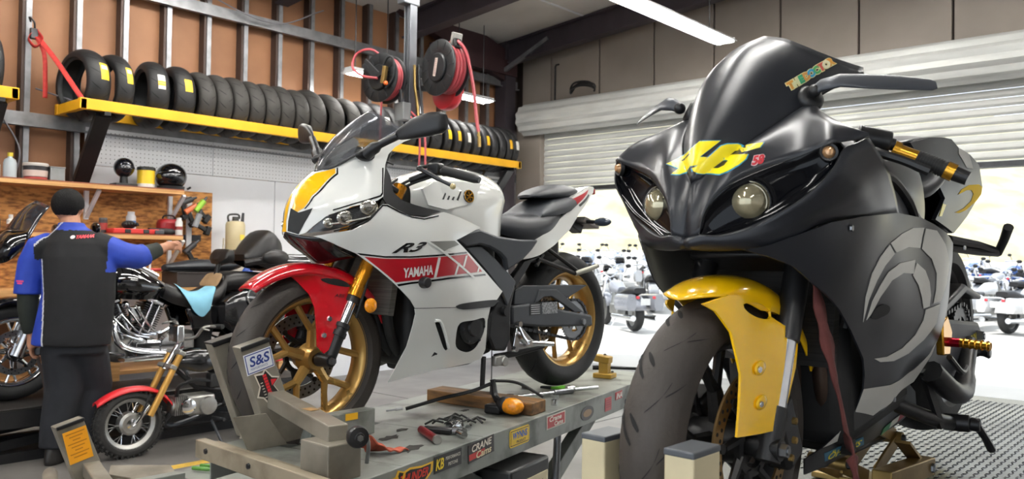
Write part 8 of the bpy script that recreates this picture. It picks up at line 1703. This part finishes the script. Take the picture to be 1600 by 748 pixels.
MB().cyl(Vector((0, 0, .012)), d * .16 + Vector((0, 0, .012)), .0085, n=12).build('bar', chrome, w2); MB().cyl(d * -.02 + Vector((0, 0, .016)), d * .02 + Vector((0, 0, .016)), .016, n=14).build('head', chrome, w2)
for k, (t, s) in enumerate(((1.36, .55), (1.24, .60))):
    o = thing('socket', ('small chrome socket standing beside the ratchet', 'chrome nut at the table edge before the ratchet')[k], 'socket', t3(t, s), group='chrome sockets heaped on the lift'); MB().cyl((0, 0, 0), (0, 0, .024), .013, n=14).build('barrel', chrome, o); MB().cyl((0, 0, .024), (0, 0, .025), .008, n=6).build('drive', flat_black, o)
pv = thing('pliers', 'pliers with lime green handles beside the ratchet', 'pliers', t3(1.58, .42), (0, 0, .3))
for s in (1, -1): MB().tube(catmull([(0, 0, .012), (.05, s * .02, .014), (.11, s * .03, .012)], 8), [.006] * 3 + [.009] * 5, 8).build('handle', pl('5FAE2E'), pv); MB().tube([(0, 0, .012), (-.05, s * .006, .012)], [.009, .005], 8).build('jaw', dark_steel, pv)
gc = thing('tie_down_clamp', 'gold painted clamp block at the far end of the lift table', 'clamp', t3(2.10, .47), (0, 0, .22))
MB().box((0, 0, .012), (.10, .08, .024)).build('base', mat('gold_paint', hexc('B8923A'), .45, .3, var=.25), gc, bevel=.004); MB().box((0, 0, .05), (.05, .05, .06)).build('column', mat('gold_paint', hexc('B8923A'), .45, .3), gc, bevel=.004); MB().box((-.01, 0, .095), (.085, .06, .035), Matrix.Rotation(.12, 3, 'Y')).build('jaw', mat('gold_paint', hexc('B8923A'), .45, .3), gc, bevel=.005); MB().cyl((.02, .02, .05), (.14, .10, .045), .008, n=10).cyl((-.02, -.01, .05), (-.055, -.03, .05), .012, n=10).build('screw', satin_black, gc)
for p in ((0, 0, .115), (.03, .03, .026)): bolt(gc, p, (0, 0, 1), .008, .006, dark_steel)
sp_c = thing('nut', 'small dark nut lying on the table under the white bike', 'nut', t3(1.55, .30)); MB().lathe([(.006, 0), (.016, 0), (.016, .014), (.006, .014)], (0, 0, 0), (0, 0, 1), 6, closed=True).build('hex_body', dark_steel, sp_c, smooth=False); MB().lathe([(.016, .001), (.02, .0), (.02, .003), (.016, .003)], (0, 0, 0), (0, 0, 1), 16, closed=True).build('washer', steel, sp_c)
# rag and eye bolt by the clamp
q3 = lambda x, y, z: Vector((-2.4073 + y, 3.0491 - x, z))
rgm = mat('orange_rag', hexc('A8503A'), .85, var=.25, scale=20, bump=.4, bscale=120)
rows = shell([[q3(1.52, .38, .81), q3(1.50, .42, .83), q3(1.47, .45, .80)], [q3(1.50, .40, .79), q3(1.47, .44, .80), q3(1.44, .47, .77)], [q3(1.47, .41, .76), q3(1.43, .45, .765), q3(1.39, .47, .752)], [q3(1.45, .38, .752), q3(1.38, .44, .756), q3(1.33, .46, .750)]], 14, 14)
rows = [[Vector(p) + Vector((0, 0, .006 * sin(i * 1.7 + j * 1.1))) for j, p in enumerate(r)] for i, r in enumerate(rows)]
tag(MB().rows(rows).build('shop_rag', rgm, solid=.006, sub=1), 'crumpled orange rag behind the black clamp knob', 'rag')
eb = thing('shackle', 'steel shackle and ring bolt by the clamp post', 'shackle', q3(1.57, .47, .75))
MB().tube([(.028 * cos(a), 0, .035 + .028 * sin(a)) for a in np.linspace(0, 2 * pi, 20, endpoint=False)], .007, 8, closed=True).build('ring', chrome, eb); MB().tube(catmull([(-.04, .03, .0), (-.045, .03, .06), (0, .04, .085), (.04, .035, .06), (.04, .03, .0)], 16), .006, 8).build('bow', steel, eb)
# tools on the lowered lift
ZL = .745 + DL.z + .0006
def t2(t, s, z=0.0): return P2(t, s, ZL + z)
pn = thing('screwdriver', 'small screwdriver with yellow and purple handle on the lowered lift', 'screwdriver', t2(.86, .36), (0, 0, .55)); MB().cyl((-.12, 0, .009), (.0, 0, .009), .003, n=8).build('blade', steel, pn); MB().cyl((0, 0, .009), (.05, 0, .009), .009, n=10).build('handle', pl('8A4A8A'), pn); MB().cyl((.05, 0, .009), (.075, 0, .009), .009, n=10).build('handle_end', pl('D8A82E'), pn)
p2_ = thing('pliers', 'pliers with green handles on the lowered lift', 'pliers', t2(.72, .18), (0, 0, .35))
for s in (1, -1): MB().tube(catmull([(0, 0, .012), (-.05, s * .02, .014), (-.13, s * .025, .012)], 8), [.006] * 3 + [.009] * 5, 8).build('handle', pl('4E8A2E'), p2_); MB().tube([(0, 0, .012), (.05, s * .006, .012)], [.009, .005], 8).build('jaw', dark_steel, p2_)
cp = thing('side_cutters', 'black handled side cutters on the lowered lift', 'pliers', t2(.78, .27), (0, 0, .2))
for s in (1, -1): MB().tube(catmull([(0, 0, .012), (-.05, s * .025, .014), (-.12, s * .02, .012)], 8), .008, 8).build('handle', satin_black, cp); MB().tube([(0, 0, .012), (.035, s * .008, .012)], [.010, .006], 8).build('jaw', steel, cp)
bd = thing('battery_clip', 'small black battery clip with red tip on the lowered lift', 'clip', t2(.58, .60), (0, 0, -.5)); MB().box((0, 0, .018), (.09, .035, .03)).build('body', satin_black, bd, bevel=.008); MB().cyl((.045, 0, .018), (.07, 0, .018), .010, n=10).build('tip', pl('A8323A'), bd)
for k in range(5):
    o = thing('hex_bolt', 'loose %s hex bolt on the lowered lift' % ['short', 'long', 'dull', 'bright', 'bent'][k], 'bolt', t2(.50 + .035 * k, .40 + .03 * (k % 2)), (0, 0, k * 1.1), 'loose bolts on the lowered lift'); MB().cyl((0, 0, .006), (.03 + .008 * k, 0, .006), .005, n=8).build('shank', steel, o); MB().cyl((-.008, 0, .0085), (0, 0, .0085), .009, n=6).build('head', steel, o)
